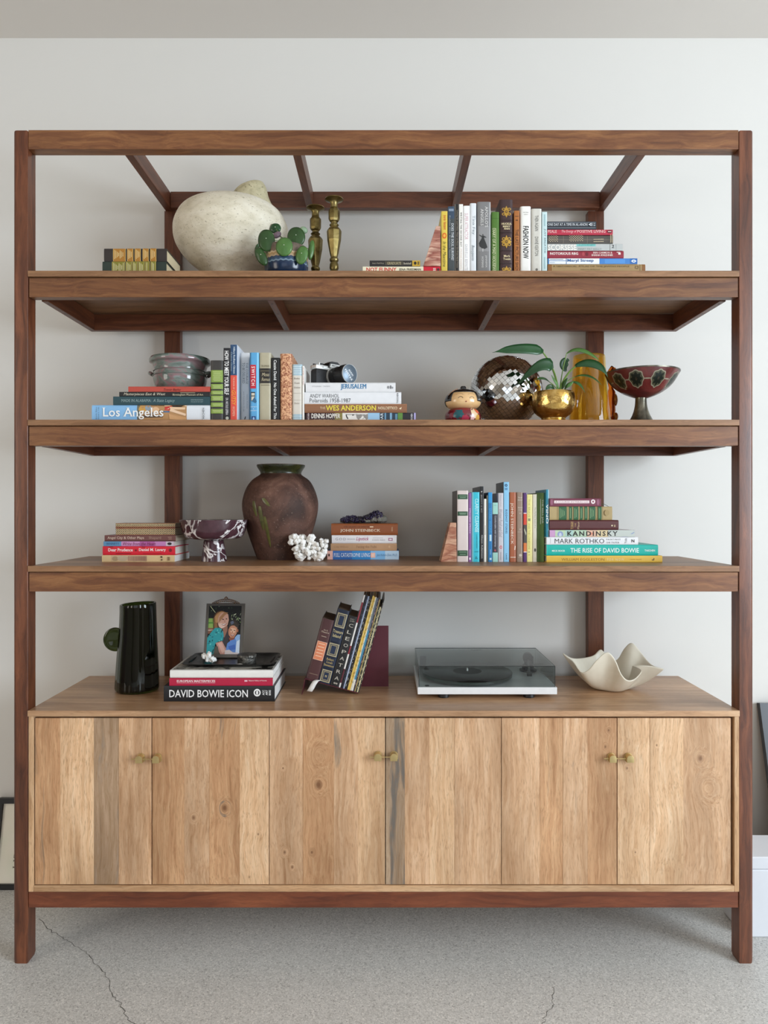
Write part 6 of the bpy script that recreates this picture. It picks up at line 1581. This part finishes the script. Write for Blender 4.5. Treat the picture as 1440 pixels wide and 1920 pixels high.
Yr = .275; lean = math.radians(-14)
RT = thing('photo_frame', 'grey metal picture frame with a bronze crest standing on the tray', 'picture frame', (PX(417.5, Yr), Yr, zT + .0008), (lean, 0, 0))
kf = K / sc(Yr); fw, fh = 36.2 * kf, 101 * kf
M_FR = paint('#6b6762', .35, .7)
mb = MB(); t = 5.2 * kf
mb.box(-fw, -fw + t, 0, .009, 0, fh); mb.box(fw - t, fw, 0, .009, 0, fh); mb.box(-fw + t, fw - t, 0, .009, 0, t * 1.15); mb.box(-fw + t, fw - t, 0, .009, fh - t * .8, fh)
part('frame', mb, M_FR, RT)
part('frame_edge', MB().box(-fw - .0008, fw + .0008, .0092, .0115, -.0004, fh + .0008), paint('#a39a86', .3, .8), RT)
part('back_stand', MB().prism([(-.018, .02), (.018, .02), (.010, fh * .8), (-.010, fh * .8)], .0118, .0135).xf(Matrix.Identity(4)), paint('#2b2928', .6), RT)
strut = MB().box(-.014, .014, 0, .002, -fh * .62, 0)
strut.xf(Matrix.Translation((0, .0138, fh * .62)) @ Matrix.Rotation(math.radians(36), 4, 'X'))
part('strut', strut, paint('#2b2928', .6), RT)
photo = thing('photograph', 'snapshot of two smiling people hugging outdoors, in the grey metal frame', 'photo', (0, 0, 0)) if False else None
px0, px1, pz0, pz1 = -fw + t, fw - t, t * 1.15, fh - t * .8
ph = part('photograph', MB().box(px0, px1, .0035, .0060, pz0, pz1), paint('#15181a', .3), RT, label='printed snapshot of two smiling people outdoors')
def ppt(u, v): return (px0 + (px1 - px0) * u, pz0 + (pz1 - pz0) * (1 - v))
plc = [0]
def pic(poly, color, name='photo_print'):
    plc[0] += 1
    y_ = .0034 - .00005 * plc[0]
    mb = MB(); mb.v = [Vector((ppt(u, v)[0], y_, ppt(u, v)[1])) for u, v in poly]; mb.f = [tuple(range(len(poly)))]
    return mb, color
def ell(cx, cy, rx, ry, rot=0, q=18):
    return [(cx + rx * math.cos(a) * math.cos(rot) - ry * math.sin(a) * math.sin(rot), cy + rx * math.cos(a) * math.sin(rot) + ry * math.sin(a) * math.cos(rot)) for a in [2 * PI * k / q for k in range(q)]]
# u: 0 left..1 right, v: 0 top..1 bottom
layers = [([(0, .26), (.16, .26), (.16, .46), (0, .46)], '#8fae5a'), ([(0, .34), (.14, .34), (.14, .37), (0, .37)], '#4f8a3a'), ([(0, .46), (.2, .46), (.2, .58), (0, .58)], '#8a5f4a'), ([(0, .50), (.2, .49), (.2, .51), (0, .52)], '#c9b3a2')]
rnd = random.Random(11)
for i in range(26):
    u, v = rnd.uniform(.0, .98), rnd.uniform(.0, .16); layers.append((ell(u, v, rnd.uniform(.008, .022), rnd.uniform(.004, .012), rnd.uniform(0, 3), 6), rnd.choice(['#3c4f38', '#6f8068', '#2a3a2a'])))
for i in range(34):
    u, v = rnd.uniform(.68, .99), rnd.uniform(.17, .42); layers.append((ell(u, v, rnd.uniform(.015, .05), rnd.uniform(.004, .011), rnd.uniform(0, 3), 7), rnd.choice(['#7d9a5a', '#b3c490', '#4f6b3a', '#dfe6c4'])))
for i in range(7):
    u, v = .05 + i * .022, .02 + i * .018; layers.append((ell(u, v, .025, .007, .8, 6), '#c9cda0'))
layers += [
 (ell(.385, .285, .235, .185, .1), '#4a3226'), ([(.17, .25), (.25, .15), (.4, .11), (.5, .13), (.42, .2), (.34, .34), (.28, .36), (.30, .50), (.19, .46)], '#8f6440'), ([(.2, .22), (.34, .13), (.46, .13), (.36, .24), (.27, .36), (.22, .34)], '#b98a5c'),
 (ell(.455, .30, .165, .165, .15), '#c99a86'), ([(.30, .36), (.34, .22), (.46, .14), (.60, .18), (.63, .30), (.6, .40), (.5, .475), (.42, .475), (.33, .43)], '#d0a08c'), ([(.34, .24), (.48, .13), (.6, .15), (.50, .2), (.38, .31), (.31, .36)], '#a87a54'),
 ([(.31, .38), (.4, .36), (.46, .38), (.52, .40), (.50, .46), (.42, .475), (.34, .44)], '#e3bfae'),
 (ell(.45, .285, .030, .011, .2), '#4a302a'), (ell(.555, .275, .026, .011, .2), '#4a302a'), ([(.50, .28), (.53, .34), (.49, .345)], '#b98272'), ([(.41, .385), (.50, .375), (.57, .36), (.53, .405), (.46, .415)], '#8f3f3c'), ([(.425, .388), (.50, .378), (.555, .366), (.52, .392), (.46, .402)], '#f2e9e2'),
 ([(.44, .47), (.60, .42), (.68, .6), (.66, .84), (.56, .92), (.46, .76)], '#3a3438'), ([(.45, .47), (.60, .42), (.60, .52), (.52, .66), (.48, .64)], '#9a6c58'),
 ([(0, 1), (0, .66), (.10, .56), (.22, .46), (.36, .46), (.46, .50), (.50, .62), (.48, .72), (.34, .74), (.25, .8), (.22, 1)], '#2a9aa0'),
]
for i in range(40):
    u = rnd.uniform(.02, .46); v = rnd.uniform(.5, .97)
    if v > .78 and u > .2: continue
    if u < .2 and v < .6: continue
    layers.append((ell(u, v, rnd.uniform(.012, .035), rnd.uniform(.005, .014), rnd.uniform(0, 3), 7), rnd.choice(['#0f3d44', '#12545c', '#5fd0cc', '#1b2b33', '#7fe0d2'])))
layers += [
 ([(.27, .77), (.46, .73), (.55, .84), (.64, .92), (.78, .93), (.80, .98), (.60, 1), (.42, 1), (.36, .92)], '#c48f80'), ([(.33, .78), (.45, .75), (.52, .86), (.58, .94), (.48, .98)], '#d9ab9a'),
 (ell(.79, .40, .165, .115, .1), '#2c2622'), ([(.62, .46), (.66, .36), (.74, .31), (.84, .33), (.92, .40), (.93, .48), (.88, .44), (.76, .40), (.7, .44)], '#3d332c'), ([(.68, .34), (.76, .31), (.80, .36), (.72, .4)], '#5c6478'),
 (ell(.76, .535, .13, .125, .1), '#b77a5e'), ([(.68, .44), (.80, .41), (.90, .46), (.89, .58), (.82, .66), (.72, .67), (.65, .6)], '#c68a6c'), ([(.72, .46), (.86, .48), (.84, .56), (.76, .58), (.70, .54)], '#e2b597'), (ell(.92, .52, .022, .035), '#a8684c'),
 (ell(.72, .505, .024, .009, .15), '#3a241c'), (ell(.82, .515, .024, .009, .15), '#3a241c'), ([(.75, .52), (.785, .565), (.74, .565)], '#a5644c'), ([(.70, .595), (.78, .605), (.85, .59), (.80, .635), (.73, .63)], '#7c2f28'), ([(.715, .598), (.78, .607), (.835, .595), (.79, .618), (.74, .615)], '#f0e2d6'),
 ([(.66, .66), (.84, .66), (.80, .74), (.70, .74)], '#8a4f3a'),
 ([(.58, .95), (.62, .78), (.72, .72), (.82, .70), (.88, .62), (1, .60), (1, 1), (.8, 1)], '#5b86c9'), ([(.84, .66), (.92, .60), (1, .6), (1, .76), (.9, .74)], '#8fb3dc'), ([(.66, .84), (.86, .80), (.88, .9), (.7, .92)], '#3f66b4'), ([(.90, .74), (1, .70), (1, 1), (.88, 1)], '#cfdcec'),
 ([(.56, .92), (.70, .91), (.8, .96), (.98, .97), (.98, 1), (.56, 1)], '#d6c9c6'), ([(.26, .84), (.34, .84), (.40, 1), (.22, 1)], '#5a5348'),
]
gr = {}
for poly, colr in layers:
    mb, c = pic([(min(1, max(0, u)), min(1, max(0, v))) for u, v in poly], colr); gr.setdefault((c, 0 if len(poly) in (6, 7) else plc[0]), MB()).add(mb.v, mb.f)
for (c, n_), mb in gr.items(): part('print', mb, ink(c, .3), ph, kind='stuff' if n_ == 0 else None)
# bronze crest
M_BZ = mottled([(0.35, '#3f2a1c'), (0.55, '#7a5234'), (0.7, '#b08a5c')], 60, 4, .35, None, 0, metal=.7)
mb = MB(); cz = fh
for i in range(27):
    f = i / 26 * 2 - 1; x = f * 25 * kf; top = (1 - f * f) * 7.5 * kf
    mb.tube([Vector((x + 1.3 * kf * math.cos(a), .004, cz + .6 * kf + top + 1.3 * kf * math.sin(a))) for a in [2 * PI * k / 8 for k in range(8)]], .5 * kf, 5, True)
    if i % 2 == 0 and top > 2 * kf: mb.ico(Vector((x, .004, cz + top * .5)), 1.1 * kf, 1)
mb.tube([Vector((f * 26 * kf, .004, cz + .4 * kf)) for f in (-1, 0, 1)], .8 * kf, 6)
mb.tube([Vector((f * 20 * kf, .004, cz + (1 - f * f) * 5.2 * kf)) for f in [-1, -.5, 0, .5, 1]], .55 * kf, 6)
for a in range(5):
    an = math.radians(30 + 30 * a); mb.ico(Vector((math.cos(an) * 3 * kf, .004, cz + 9 * kf + math.sin(an) * 3 * kf)), 1.2 * kf, 1)
mb.ico(Vector((0, .004, cz + 13.5 * kf)), .9 * kf, 1)
part('crest', mb, M_BZ, RT, smooth=True)

coral('small lumpy white coral piece on the dark tray beside the picture frame', .19, zT + .0004, [(387, 1236, 5), (396, 1236, 5), (391, 1229, 5), (401, 1238, 3.5), (383, 1230, 3)], 2.4, 4.6, 8, 8)
RT = thing('tin', 'small round pewter tin on the right side of the dark tray', 'tin', (PX(463, .19), .19, zT + .0004))
k = K / sc(.19); M_TIN = mottled([(0.35, '#3a3936'), (0.5, '#5b5954'), (0.62, '#8a877f')], 70, 5, .4, 150, .8, metal=.6)
part('box', MB().lathe([(17 * k, 0), (17.4 * k, .001), (17.4 * k, 12.2 * k), (16.6 * k, 12.4 * k)], (0, 0, 0), 40), M_TIN, RT, smooth=True)
part('lid', MB().lathe([(17.2 * k, 12.5 * k), (18 * k, 12.8 * k), (18 * k, 16 * k), (17 * k, 17 * k), (.001, 17.6 * k)], (0, 0, 0), 40), M_TIN, RT, smooth=True)
RT = thing('pebble', 'flat pale pebble at the front edge of the dark tray', 'stone', (PX(449, .155), .155, zT + .0004))
part('stone', MB().ico((0, 0, .003), 1, 2, (.010, .007, .003), .2, 40), paint('#cfcac0', .6), RT, smooth=True)

# ---------------------------------------------------------------- tilted book rack with books and magazines
Yk2 = .185; tilt = math.radians(15.2); kr = K / sc(Yk2)
O = PP(571.5, 1271.5, Yk2)      # upper left corner of the sloping tray
M_MRN = paint('#5f2633', .38, .3, coat=.2)
RT = thing('book_rack', 'dark maroon folded metal book rack holding leaning books and magazines', 'book rack', (O.x, Yk2, Z4))
ct, st_ = math.cos(tilt), math.sin(tilt)
zO = O.z - Z4; th = .0022
Lr = (zO - .006) / st_
def tilted(u, v): return (u * ct + v * st_, zO - u * st_ + v * ct)
tray = [tilted(0, 0), tilted(Lr, 0), tilted(Lr, -th), tilted(0, -th)]
part('sloping_tray', MB().prism(tray, -.002, .20), M_MRN, RT)
legx = -.011
part('left_leg', MB().prism([(0, zO), (th, zO - .002), (legx + th, 0), (legx, 0)], -.002, .20), M_MRN, RT)
lp = [tilted(0, .0002), tilted(th, .0002), tilted(th, .026), tilted(0, .026)]
part('lip', MB().prism(lp, .06, .20), M_MRN, RT)
xr = PX(728.5, .292) - O.x; xl = PX(664, .292) - O.x; zr = PZ(1173, .292) - Z4
RACK = RT
u = .004
def rackbook(L, T, dep, label, cover, marks, dy=0.0, kind='h', pages='#8f8068', group=None, r=.003, name='book', cat='book', dv=0.0):
    """book standing on the tilted tray; u runs along the tray"""
    global u
    x, z_ = tilted(u, .0004 + dv)
    root = thing(name, label, cat, (O.x + x, Yk2 + dy, Z4 + z_), (0, tilt, 0), group)
    mk = []
    for m_ in marks:
        m_ = list(m_)
        if m_[0] == 'T': m_[2] *= L; m_[3] *= L; m_[4] *= T; m_[5] *= T
        elif m_[0] in 'RE': m_[1] *= L; m_[2] *= L; m_[3] *= T; m_[4] *= T
        mk.append(tuple(m_))
    book(root, L, T - .0004, dep, lambda a, b, c: Vector((b, c, L - a)), cover, pages, kind, r, mk)
    u += T
GR = 'hardback books in the maroon rack'
rackbook(.207, 23 * kr, .16, 'dark maroon hardback with a coral label, leftmost in the maroon rack', '#4c2b2c',
  [('R', .37, .67, .12, .92, '#ecc9b0'), ('R', .376, .664, .15, .89, '#d9825c'), ('T', 'Art &', .17, .19, .35, .70, '#cdb9a4', 'hs'), ('T', 'Theatre', .20, .225, .2, .85, '#cdb9a4', 'hi'), ('R', .28, .288, .3, .72, '#b8a48f'), ('R', .90, .905, .15, .85, '#a38f7a')] +
  [('R', .40 + .05 * i, .412 + .05 * i, .25, .78, '#f0c8a8') for i in range(5)], group=GR, r=.004)
NV = '#1c2b45'
def fr_(a0, a1, b0, b1, c): return [('R', a0, a1, b0, b1, c), ('R', a0 + .012, a1 - .012, b0 + .07, b1 - .07, NV), ('R', a0 + .02, a1 - .02, b0 + .12, b1 - .12, '#8f8468'), ('R', a0 + .032, a1 - .032, b0 + .2, b1 - .2, NV)]
rackbook(.250, 23.5 * kr, .17, 'navy hardback with silver framed panels, second in the maroon rack', '#16223a',
  fr_(.05, .24, .12, .9, '#b9ac86') + fr_(.46, .63, .12, .9, '#b9ac86') + fr_(.82, .98, .12, .9, '#b9ac86') +
  [('T', 'Treasure', .275, .315, .10, .92, '#dccb96', 'hs'), ('T', 'Island', .335, .375, .18, .84, '#dccb96', 'hs'), ('T', 'Robert', .66, .69, .2, .78, '#d2b978', 'hs'), ('T', 'Louis', .70, .73, .26, .74, '#d2b978', 'hs'), ('T', 'Stevenson', .74, .77, .1, .92, '#d2b978', 'hs'), ('T', 'S', .89, .915, .42, .6, '#dccb96', 'hs'),
   ('R', .255, .26, .02, .98, '#0e1526'), ('R', .44, .445, .02, .98, '#0e1526'), ('R', .64, .645, .02, .98, '#0e1526'), ('R', .80, .805, .02, .98, '#0e1526')], group=GR, r=.004)
rackbook(.238, 17 * kr, .165, 'black hardback with widely spaced pale capitals, third in the maroon rack', '#17171a',
  [('T', c_, .11 + .094 * i, .158 + .094 * i, .30, .78, '#c2bcb0', 'h') for i, c_ in enumerate('CLEOPATRA')] + [('T', 'STACY', .035, .055, .25, .72, '#b3ada2', 'h'), ('T', 'SCHIFF', .062, .082, .25, .78, '#b3ada2', 'h'), ('E', .945, .97, .32, .55, '#a39d92'), ('E', .945, .97, .55, .78, '#a39d92')], group=GR, r=.003)
mags = [('#e4e0dc', '#8e2f3a', 3.2, 'white magazine with red bands on its spine'), ('#15151a', '#34343c', 2.6, 'plain black magazine'), ('#1c2030', '#5a6076', 2.8, 'midnight blue magazine'), ('#9aa6bd', '#d9dde6', 3.0, 'silver blue magazine'), ('#141417', '#b9b4a8', 2.8, 'black magazine with white flecks'),
        ('#1b1a1c', '#8e8676', 2.6, 'charcoal magazine'), ('#e2c060', '#f1deb0', 3.0, 'golden yellow magazine'), ('#dcb650', '#8f7a3a', 2.8, 'second golden yellow magazine'), ('#e6e0cc', '#a59c7a', 2.2, 'cream magazine'), ('#3f88a8', '#1f4c66', 3.4, 'teal blue magazine'),
        ('#463f4a', '#c9a0a8', 2.4, 'grey plum magazine'), ('#a8935f', '#5a4c2f', 2.6, 'tan magazine'), ('#1f2a26', '#d9d4b4', 2.4, 'dark green magazine with pale flecks'), ('#cfc49c', '#4a4436', 2.6, 'beige flecked magazine'), ('#2a2624', '#c9bfa0', 2.4, 'dark brown magazine, outermost')]
rnd = random.Random(4)
names_ = ['', ', first beside the black hardback', ', second in the row', ', third in the row', ', just right of the silver blue one', ', left of the yellow ones', ', left of its yellow twin', ', right of its yellow twin', ', between yellow and teal', ', in the middle of the row', ', just right of the teal one', ', right of the plum one', ', near the right end of the row', ', next to last in the row', ' of the leaning row']
for i, (c, c2, w_, lb) in enumerate(mags):
    mk = []
    if i == 0: mk = [('R', .08, .30, 0, 1, '#8e2f3a'), ('R', .55, .64, 0, 1, '#8e2f3a'), ('R', .80, .95, 0, 1, '#5a2330')]
    elif i == 9: mk = [('R', 0, .35, 0, 1, '#66707a'), ('R', .88, 1, 0, 1, '#e6e2d6')]
    else:
        a = .04
        while a < .95:
            b2 = a + rnd.uniform(.006, .03)
            mk.append(('R', a, min(.99, b2), .35, .65, c2)); a = b2 + rnd.uniform(.01, .07)
    rackbook(.318 + rnd.uniform(-.005, .004) - (.03 if i in (12, 13) else 0), w_ * kr * .98, .205, lb + names_[i] + (' of the rack' if i in (4, 12) else (' in the maroon rack' if i != 14 else ' in the rack')), c, mk, 0.0 + rnd.uniform(0, .002), 'p', '#cfc9bd', 'magazines leaning in the maroon rack', r=.0004, name='magazine', cat='magazine')
def xline(z): return u * ct + (z - zO + u * st_) / ct * st_ + .0015
xb, xt = max(xline(0), xl), min(xline(zr), xr - .010)
zc_ = (xt - xline(0)) / st_ * ct if xline(zr) > xt else zr
part('end_plate', MB().prism([(xb, 0), (xr, 0), (xr, zr), (xt, zr), (xt, min(zc_, zr - .001))], .105, .1072), M_MRN, RACK)
part('foot_plate', MB().box(xb, xr, .1074, .20, 0, .002), M_MRN, RACK)
x_, z_ = tilted(.030, .001)
RT = thing('paper_tag', 'curled white paper slip hanging over the front of the maroon rack', 'tag', (O.x + x_, Yk2 - .004, Z4 + z_))
mb = MB(); k = kr
path = [((8, 0), .012), ((7, 1.5), .0), ((3, 0), -.006), ((-1, -6), -.009), ((-4, -12), -.011), ((-8, -18), -.013)]
for (p, yy) in path:
    mb.v += [Vector((p[0] * k - 4 * k, yy, p[1] * k)), Vector((p[0] * k + 6 * k, yy, p[1] * k - 1 * k))]
for i in range(len(path) - 1): mb.f.append((2 * i, 2 * i + 1, 2 * i + 3, 2 * i + 2))
part('slip', mb, paint('#e4e0da', .6), RT, smooth=True, mods=lambda o: o.modifiers.new('t', 'SOLIDIFY').__setattr__('thickness', .0005))

# ---------------------------------------------------------------- turntable
Ytt = .125
x0, x1 = PX(783, Ytt), PX(1044.6, Ytt)
cx = (x0 + x1) / 2; hw = (x1 - x0) / 2
RT = thing('turntable', 'white record player with a smoked dust cover and black rubber feet', 'turntable', (cx, Ytt, Z4))
zp0 = PZ(1302, Ytt) - Z4; zp1 = PZ(1289, Ytt) - Z4
part('plinth', MB().box(-hw, hw, 0, .32, zp0, zp1, .0012), paint('#e6e7e7', .3, coat=.2), RT)
for fx, fy in ((PX(833.5, Ytt) - cx, .03), (PX(995.5, Ytt) - cx, .03), (PX(833.5, Ytt) - cx, .28), (PX(995.5, Ytt) - cx, .28)):
    part('foot', MB().lathe([(.016, 0), (.0185, .002), (.0185, zp0 - .004), (.015, zp0 - .0003)], (fx, fy, 0), 28), paint('#1b1b1d', .4), RT, smooth=True)
pc = Vector((PX(876, .275) - cx, .15, 0))
part('platter', MB().lathe([(.148, zp1 + .006), (.152, zp1 + .007), (.152, zp1 + .015), (.150, zp1 + .0165)], pc, 64), glassmat('#9fb8ae', .1), RT, smooth=True)
rec = MB().lathe([(.1525, zp1 + .0170), (.1528, zp1 + .0178), (.1515, zp1 + .0188), (.05, zp1 + .0188)], pc, 64)
part('record', rec, paint('#121214', .22, coat=.3), RT, smooth=True)
part('record_label', MB().lathe([(.049, zp1 + .0190), (.002, zp1 + .0192)], pc, 40), paint('#2a2a2c', .5), RT)
part('spindle', MB().lathe([(.0036, zp1 + .0188), (.0036, zp1 + .027), (.001, zp1 + .030)], pc, 14), CS, RT, smooth=True)
ap = Vector((PX(990, .36) - cx, .235, zp1))
part('arm_base', MB().lathe([(.030, .0), (.030, .006), (.020, .007), (.020, .022), (.013, .024), (.013, .034)], ap, 32), paint('#19191b', .3), RT, smooth=True)
e_ = pc + Vector((.152, -.03, 0)); e_.z = 0
h1 = ap + Vector((0, 0, .036)); h2 = Vector((PX(985, .15) - cx + .02, .06, zp1 + .034))
part('tonearm', MB().tube([h1 + (h1 - h2).normalized() * .045, h1, h2], [.0045, .0045, .0032], 10), paint('#202022', .25, .5), RT, smooth=True)
cwt = h1 + (h1 - h2).normalized() * .038
part('counterweight', MB().tube([cwt, cwt + (h1 - h2).normalized() * .024], .0175, 24), paint('#1a1a1c', .3, .4), RT, smooth=True)
hsd = (h2 - h1).normalized()
part('headshell', MB().box(-.008, .008, -.028, .002, -.006, .003, .001).xf(Matrix.Translation(h2) @ Vector((0, -1, 0)).rotation_difference(hsd).to_matrix().to_4x4()), paint('#1d1d1f', .3), RT)
part('arm_rest', MB().box(-.004, .004, -.004, .004, 0, .032).xf(Matrix.Translation(h1.lerp(h2, .45) + Vector((0, 0, -.036)))), paint('#1a1a1c', .4), RT)
part('anti_skate', MB().tube([ap + Vector((.018, 0, .022)), ap + Vector((.045, -.004, .025)), ap + Vector((.062, -.01, .024))], .0018, 8), paint('#1a1a1c', .3), RT)
part('power_switch', MB().lathe([(.007, zp1), (.007, zp1 + .0015)], (PX(801, .14) - cx, .022, 0), 20), paint('#1a1a1c', .4), RT)
# smoked lid
lx0, lx1 = PX(785.6, .131) - cx, PX(1040.6, .131) - cx
ly0, ly1 = .006, .30; lz0, lz1 = zp1 + .0006, PZ(1249, .131) - Z4
M_SM = panemat('#e2e6e5')
tL = .003
lid = thing('x', 'x', 'x') if False else None
part('dust_cover_top', MB().box(lx0, lx1, ly0, ly1, lz1 - tL, lz1), M_SM, RT)
for nm, b_ in (('dust_cover_front', (lx0, lx1, ly0, ly0 + tL)), ('dust_cover_back', (lx0, lx1, ly1 - tL, ly1)), ('dust_cover_side', (lx0, lx0 + tL, ly0 + tL, ly1 - tL)), ('dust_cover_side', (lx1 - tL, lx1, ly0 + tL, ly1 - tL))):
    part(nm, MB().box(*b_, lz0, lz1 - tL), M_SM, RT)
mb = MB(); e = .0011
for (a, b_) in (((lx0, ly0, lz1), (lx1, ly0, lz1)), ((lx0, ly1, lz1), (lx1, ly1, lz1)), ((lx0, ly0, lz1), (lx0, ly1, lz1)), ((lx1, ly0, lz1), (lx1, ly1, lz1)), ((lx0, ly0, lz0), (lx0, ly0, lz1)), ((lx1, ly0, lz0), (lx1, ly0, lz1))):
    mb.tube([Vector(a), Vector(b_)], e, 6)
part('dust_cover_edges', mb, paint('#2f3334', .2), RT)
for px_ in (793, 994):
    X_ = PX(px_, .42) - cx
    part('hinge', MB().box(X_ - .011, X_ + .011, ly1 - .012, ly1 - .0032, zp1 + .001, zp1 + .040, .002), paint('#26282a', .4), RT)
flat_text('lettering', 'rega', Vector(((lx0 + lx1) / 2 - .0, ly1 - .03, lz1 + .0001)), (1, 0, 0), (0, 1, 0), .036, .008, ink('#3a3d3e'), RT, 'b')

# ---------------------------------------------------------------- ruffled handkerchief bowl
Yh = .262
RT = thing('ruffled_bowl', 'off white ruffled handkerchief bowl with a wavy rim beside the turntable', 'bowl', (PX(1147, Yh), Yh, Z4))
keys = [ # px, py, Y of the rim going round (right, back, left, front)
 (1245, 1254, .250), (1222, 1246, .300), (1204, 1226, .345), (1186, 1205.5, .365), (1172, 1214, .372), (1158, 1236, .375), (1142, 1236, .38), (1127, 1217.5, .365), (1112, 1229, .345), (1088, 1234, .315), (1070, 1233, .285),
 (1055, 1224, .255), (1066, 1234, .232), (1076, 1242, .205), (1090, 1260, .185), (1104, 1255, .172), (1118, 1238, .160), (1138, 1222.5, .152), (1153, 1236, .150), (1164, 1262, .150), (1176, 1275, .155), (1190, 1273, .165), (1203, 1258, .180), (1194, 1251, .215), (1187, 1247.5, .232), (1205, 1247, .222), (1225, 1249, .225)]
kp = [PP(*p) - RT.location for p in keys]
nk = len(kp); NR = nk * 6; rim = []
for i in range(nk):
    p0, p1, p2, p3 = kp[i - 1], kp[i], kp[(i + 1) % nk], kp[(i + 2) % nk]
    for s in range(6):
        t = s / 6; rim.append(0.5 * ((2 * p1) + (-p0 + p2) * t + (2 * p0 - 5 * p1 + 4 * p2 - p3) * t * t + (-p0 + 3 * p1 - 3 * p2 + p3) * t ** 3))
rb = .047; cxb = PX(1146, Yh) - RT.location.x
mb = MB(); NT = 16
# base angle of each rim point: even spread so the folds drape
for j in range(NT + 1):
    t = j / NT
    for i in range(NR):
        a = 2 * PI * i / NR - .05
        base = Vector((cxb + rb * math.cos(a), rb * math.sin(a) * .85, .002))
        R = rim[i]
        th_ = t ** .80; tz = t ** 1.35
        mb.v.append(Vector((base.x + (R.x - base.x) * th_, base.y + (R.y - base.y) * th_, base.z + (R.z - base.z) * tz)))
for j in range(NT):
    for i in range(NR):
        a, b_ = j * NR + i, j * NR + (i + 1) % NR
        mb.f.append((a, b_, b_ + NR, a + NR))
mb.f.append(tuple(range(NR)))
def bm_mods(o):
    s = o.modifiers.new('thickness', 'SOLIDIFY'); s.thickness = .0042; s.offset = 0
    c = o.modifiers.new('soft', 'SUBSURF'); c.levels = 1; c.render_levels = 1
part('bowl', mb, mottled([(0.3, '#dcd4c0'), (0.7, '#e9e2d0')], 10, 3, .42, None, 0, coat=.15), RT, smooth=True, auto=2.0, mods=bm_mods)

# ================================================================ beside the bookcase
# left: black framed print leaning on the wall
def leaning(name, label, xl, xr, ztop, y_top, y_bot, border, mat_f, artfn, art_label, mat_col, z0=0.0):
    ln = math.atan2(y_top - y_bot, ztop); Ls = math.hypot(ztop, y_top - y_bot)
    RT = thing(name, label, 'picture', (xl, y_bot, .0005 + z0), (-ln, 0, 0))
    w = xr - xl; b_ = border; d = .022
    mb = MB()
    mb.box(0, b_, 0, d, 0, Ls); mb.box(w - b_, w, 0, d, 0, Ls); mb.box(b_, w - b_, 0, d, 0, b_); mb.box(b_, w - b_, 0, d, Ls - b_, Ls)
    part('frame', mb, mat_f, RT)
    part('print', MB().box(b_ + .0002, w - b_ - .0002, .010, .016, b_ + .0002, Ls - b_ - .0002), mat_col, RT, label=art_label)
    part('glass', MB().box(b_ + .0003, w - b_ - .0003, .006, .0075, b_ + .0003, Ls - b_ - .0003), panemat('#ffffff'), RT)
    artfn(RT, w, Ls, b_)
def artA(RT, w, Ls, b_):
    for (u0, ch) in ((.115, 'D'), (.155, 'U'), (.19, 'I')):
        pass
    def txt(s, x, z, ww, hh):
        V, F = glyphs(s, **style('s'))
        mb = MB(); mb.v = [Vector((x + ww * (1 - v), .0098, z + hh * u)) for u, v in V]; mb.f = list(F)
        part('lettering', mb, ink('#6a6250'), RT)
    txt('LIBRARY', b_ + .055, b_ + .05, .014, .17)
    txt('DURAND', b_ + .075, b_ + .05, .010, .12)
ytop = .476
zt_ = PZ(1497, ytop)
leaning('framed_print', 'cream print in a black frame leaning at the wall left of the bookcase', PX(-14, .44), PX(140, .44), zt_, ytop, .415, .019, paint('#17181b', .35), artA, None,
        mottled([(0.3, '#efeedb'), (0.5, '#f8f2e2'), (0.7, '#fcefd8')], 5, 3, .7, None, 0))
def artB(RT, w, Ls, b_): pass
leaning('framed_picture', 'large black framed picture leaning at the wall behind the white box', PX(1425.5, .47), PX(1425.5, .47) + .62, PZ(1318, .475), .474, .300, .030, paint('#1b1d22', .3), artB, None, paint('#3a4552', .5))
# white box on the floor
Yw = .131
RT = thing('white_box', 'white storage box with a shallow lid on the floor right of the bookcase', 'box', (PX(1396, Yw), Yw, 0))
zb_ = PZ(1607, Yw); zl_ = PZ(1631, Yw)
def rbox(name, w, d, z0, z1, r, mat, off=0):
    rg = []
    for z_, s in ((z0, -.004), (z0 + .004, 0), (z1 - .003, 0), (z1, -.003)):
        ring = []
        for (cx_, cy_, a0) in ((w - r, d - r, 0), (r, d - r, 90), (r, r, 180), (w - r, r, 270)):
            for k_ in range(9):
                a = math.radians(a0 + 90 * k_ / 8); ring.append(Vector((cx_ + (r + s + off) * math.cos(a), cy_ + (r + s + off) * math.sin(a), z_)))
        rg.append(ring)
    part(name, MB().rings(rg, 36), mat, RT, smooth=True)
M_WB = paint('#dfe1e6', .35, grain=.01)
rbox('tub', .36, .155, 0, zl_ - .0006, .022, M_WB)
rbox('lid', .36, .155, zl_ + .0004, zb_, .022, M_WB, .0012)
print('OBJECTS', len(bpy.data.objects), 'TRIS', sum(len(o.data.polygons) for o in bpy.data.objects if o.type == 'MESH'))
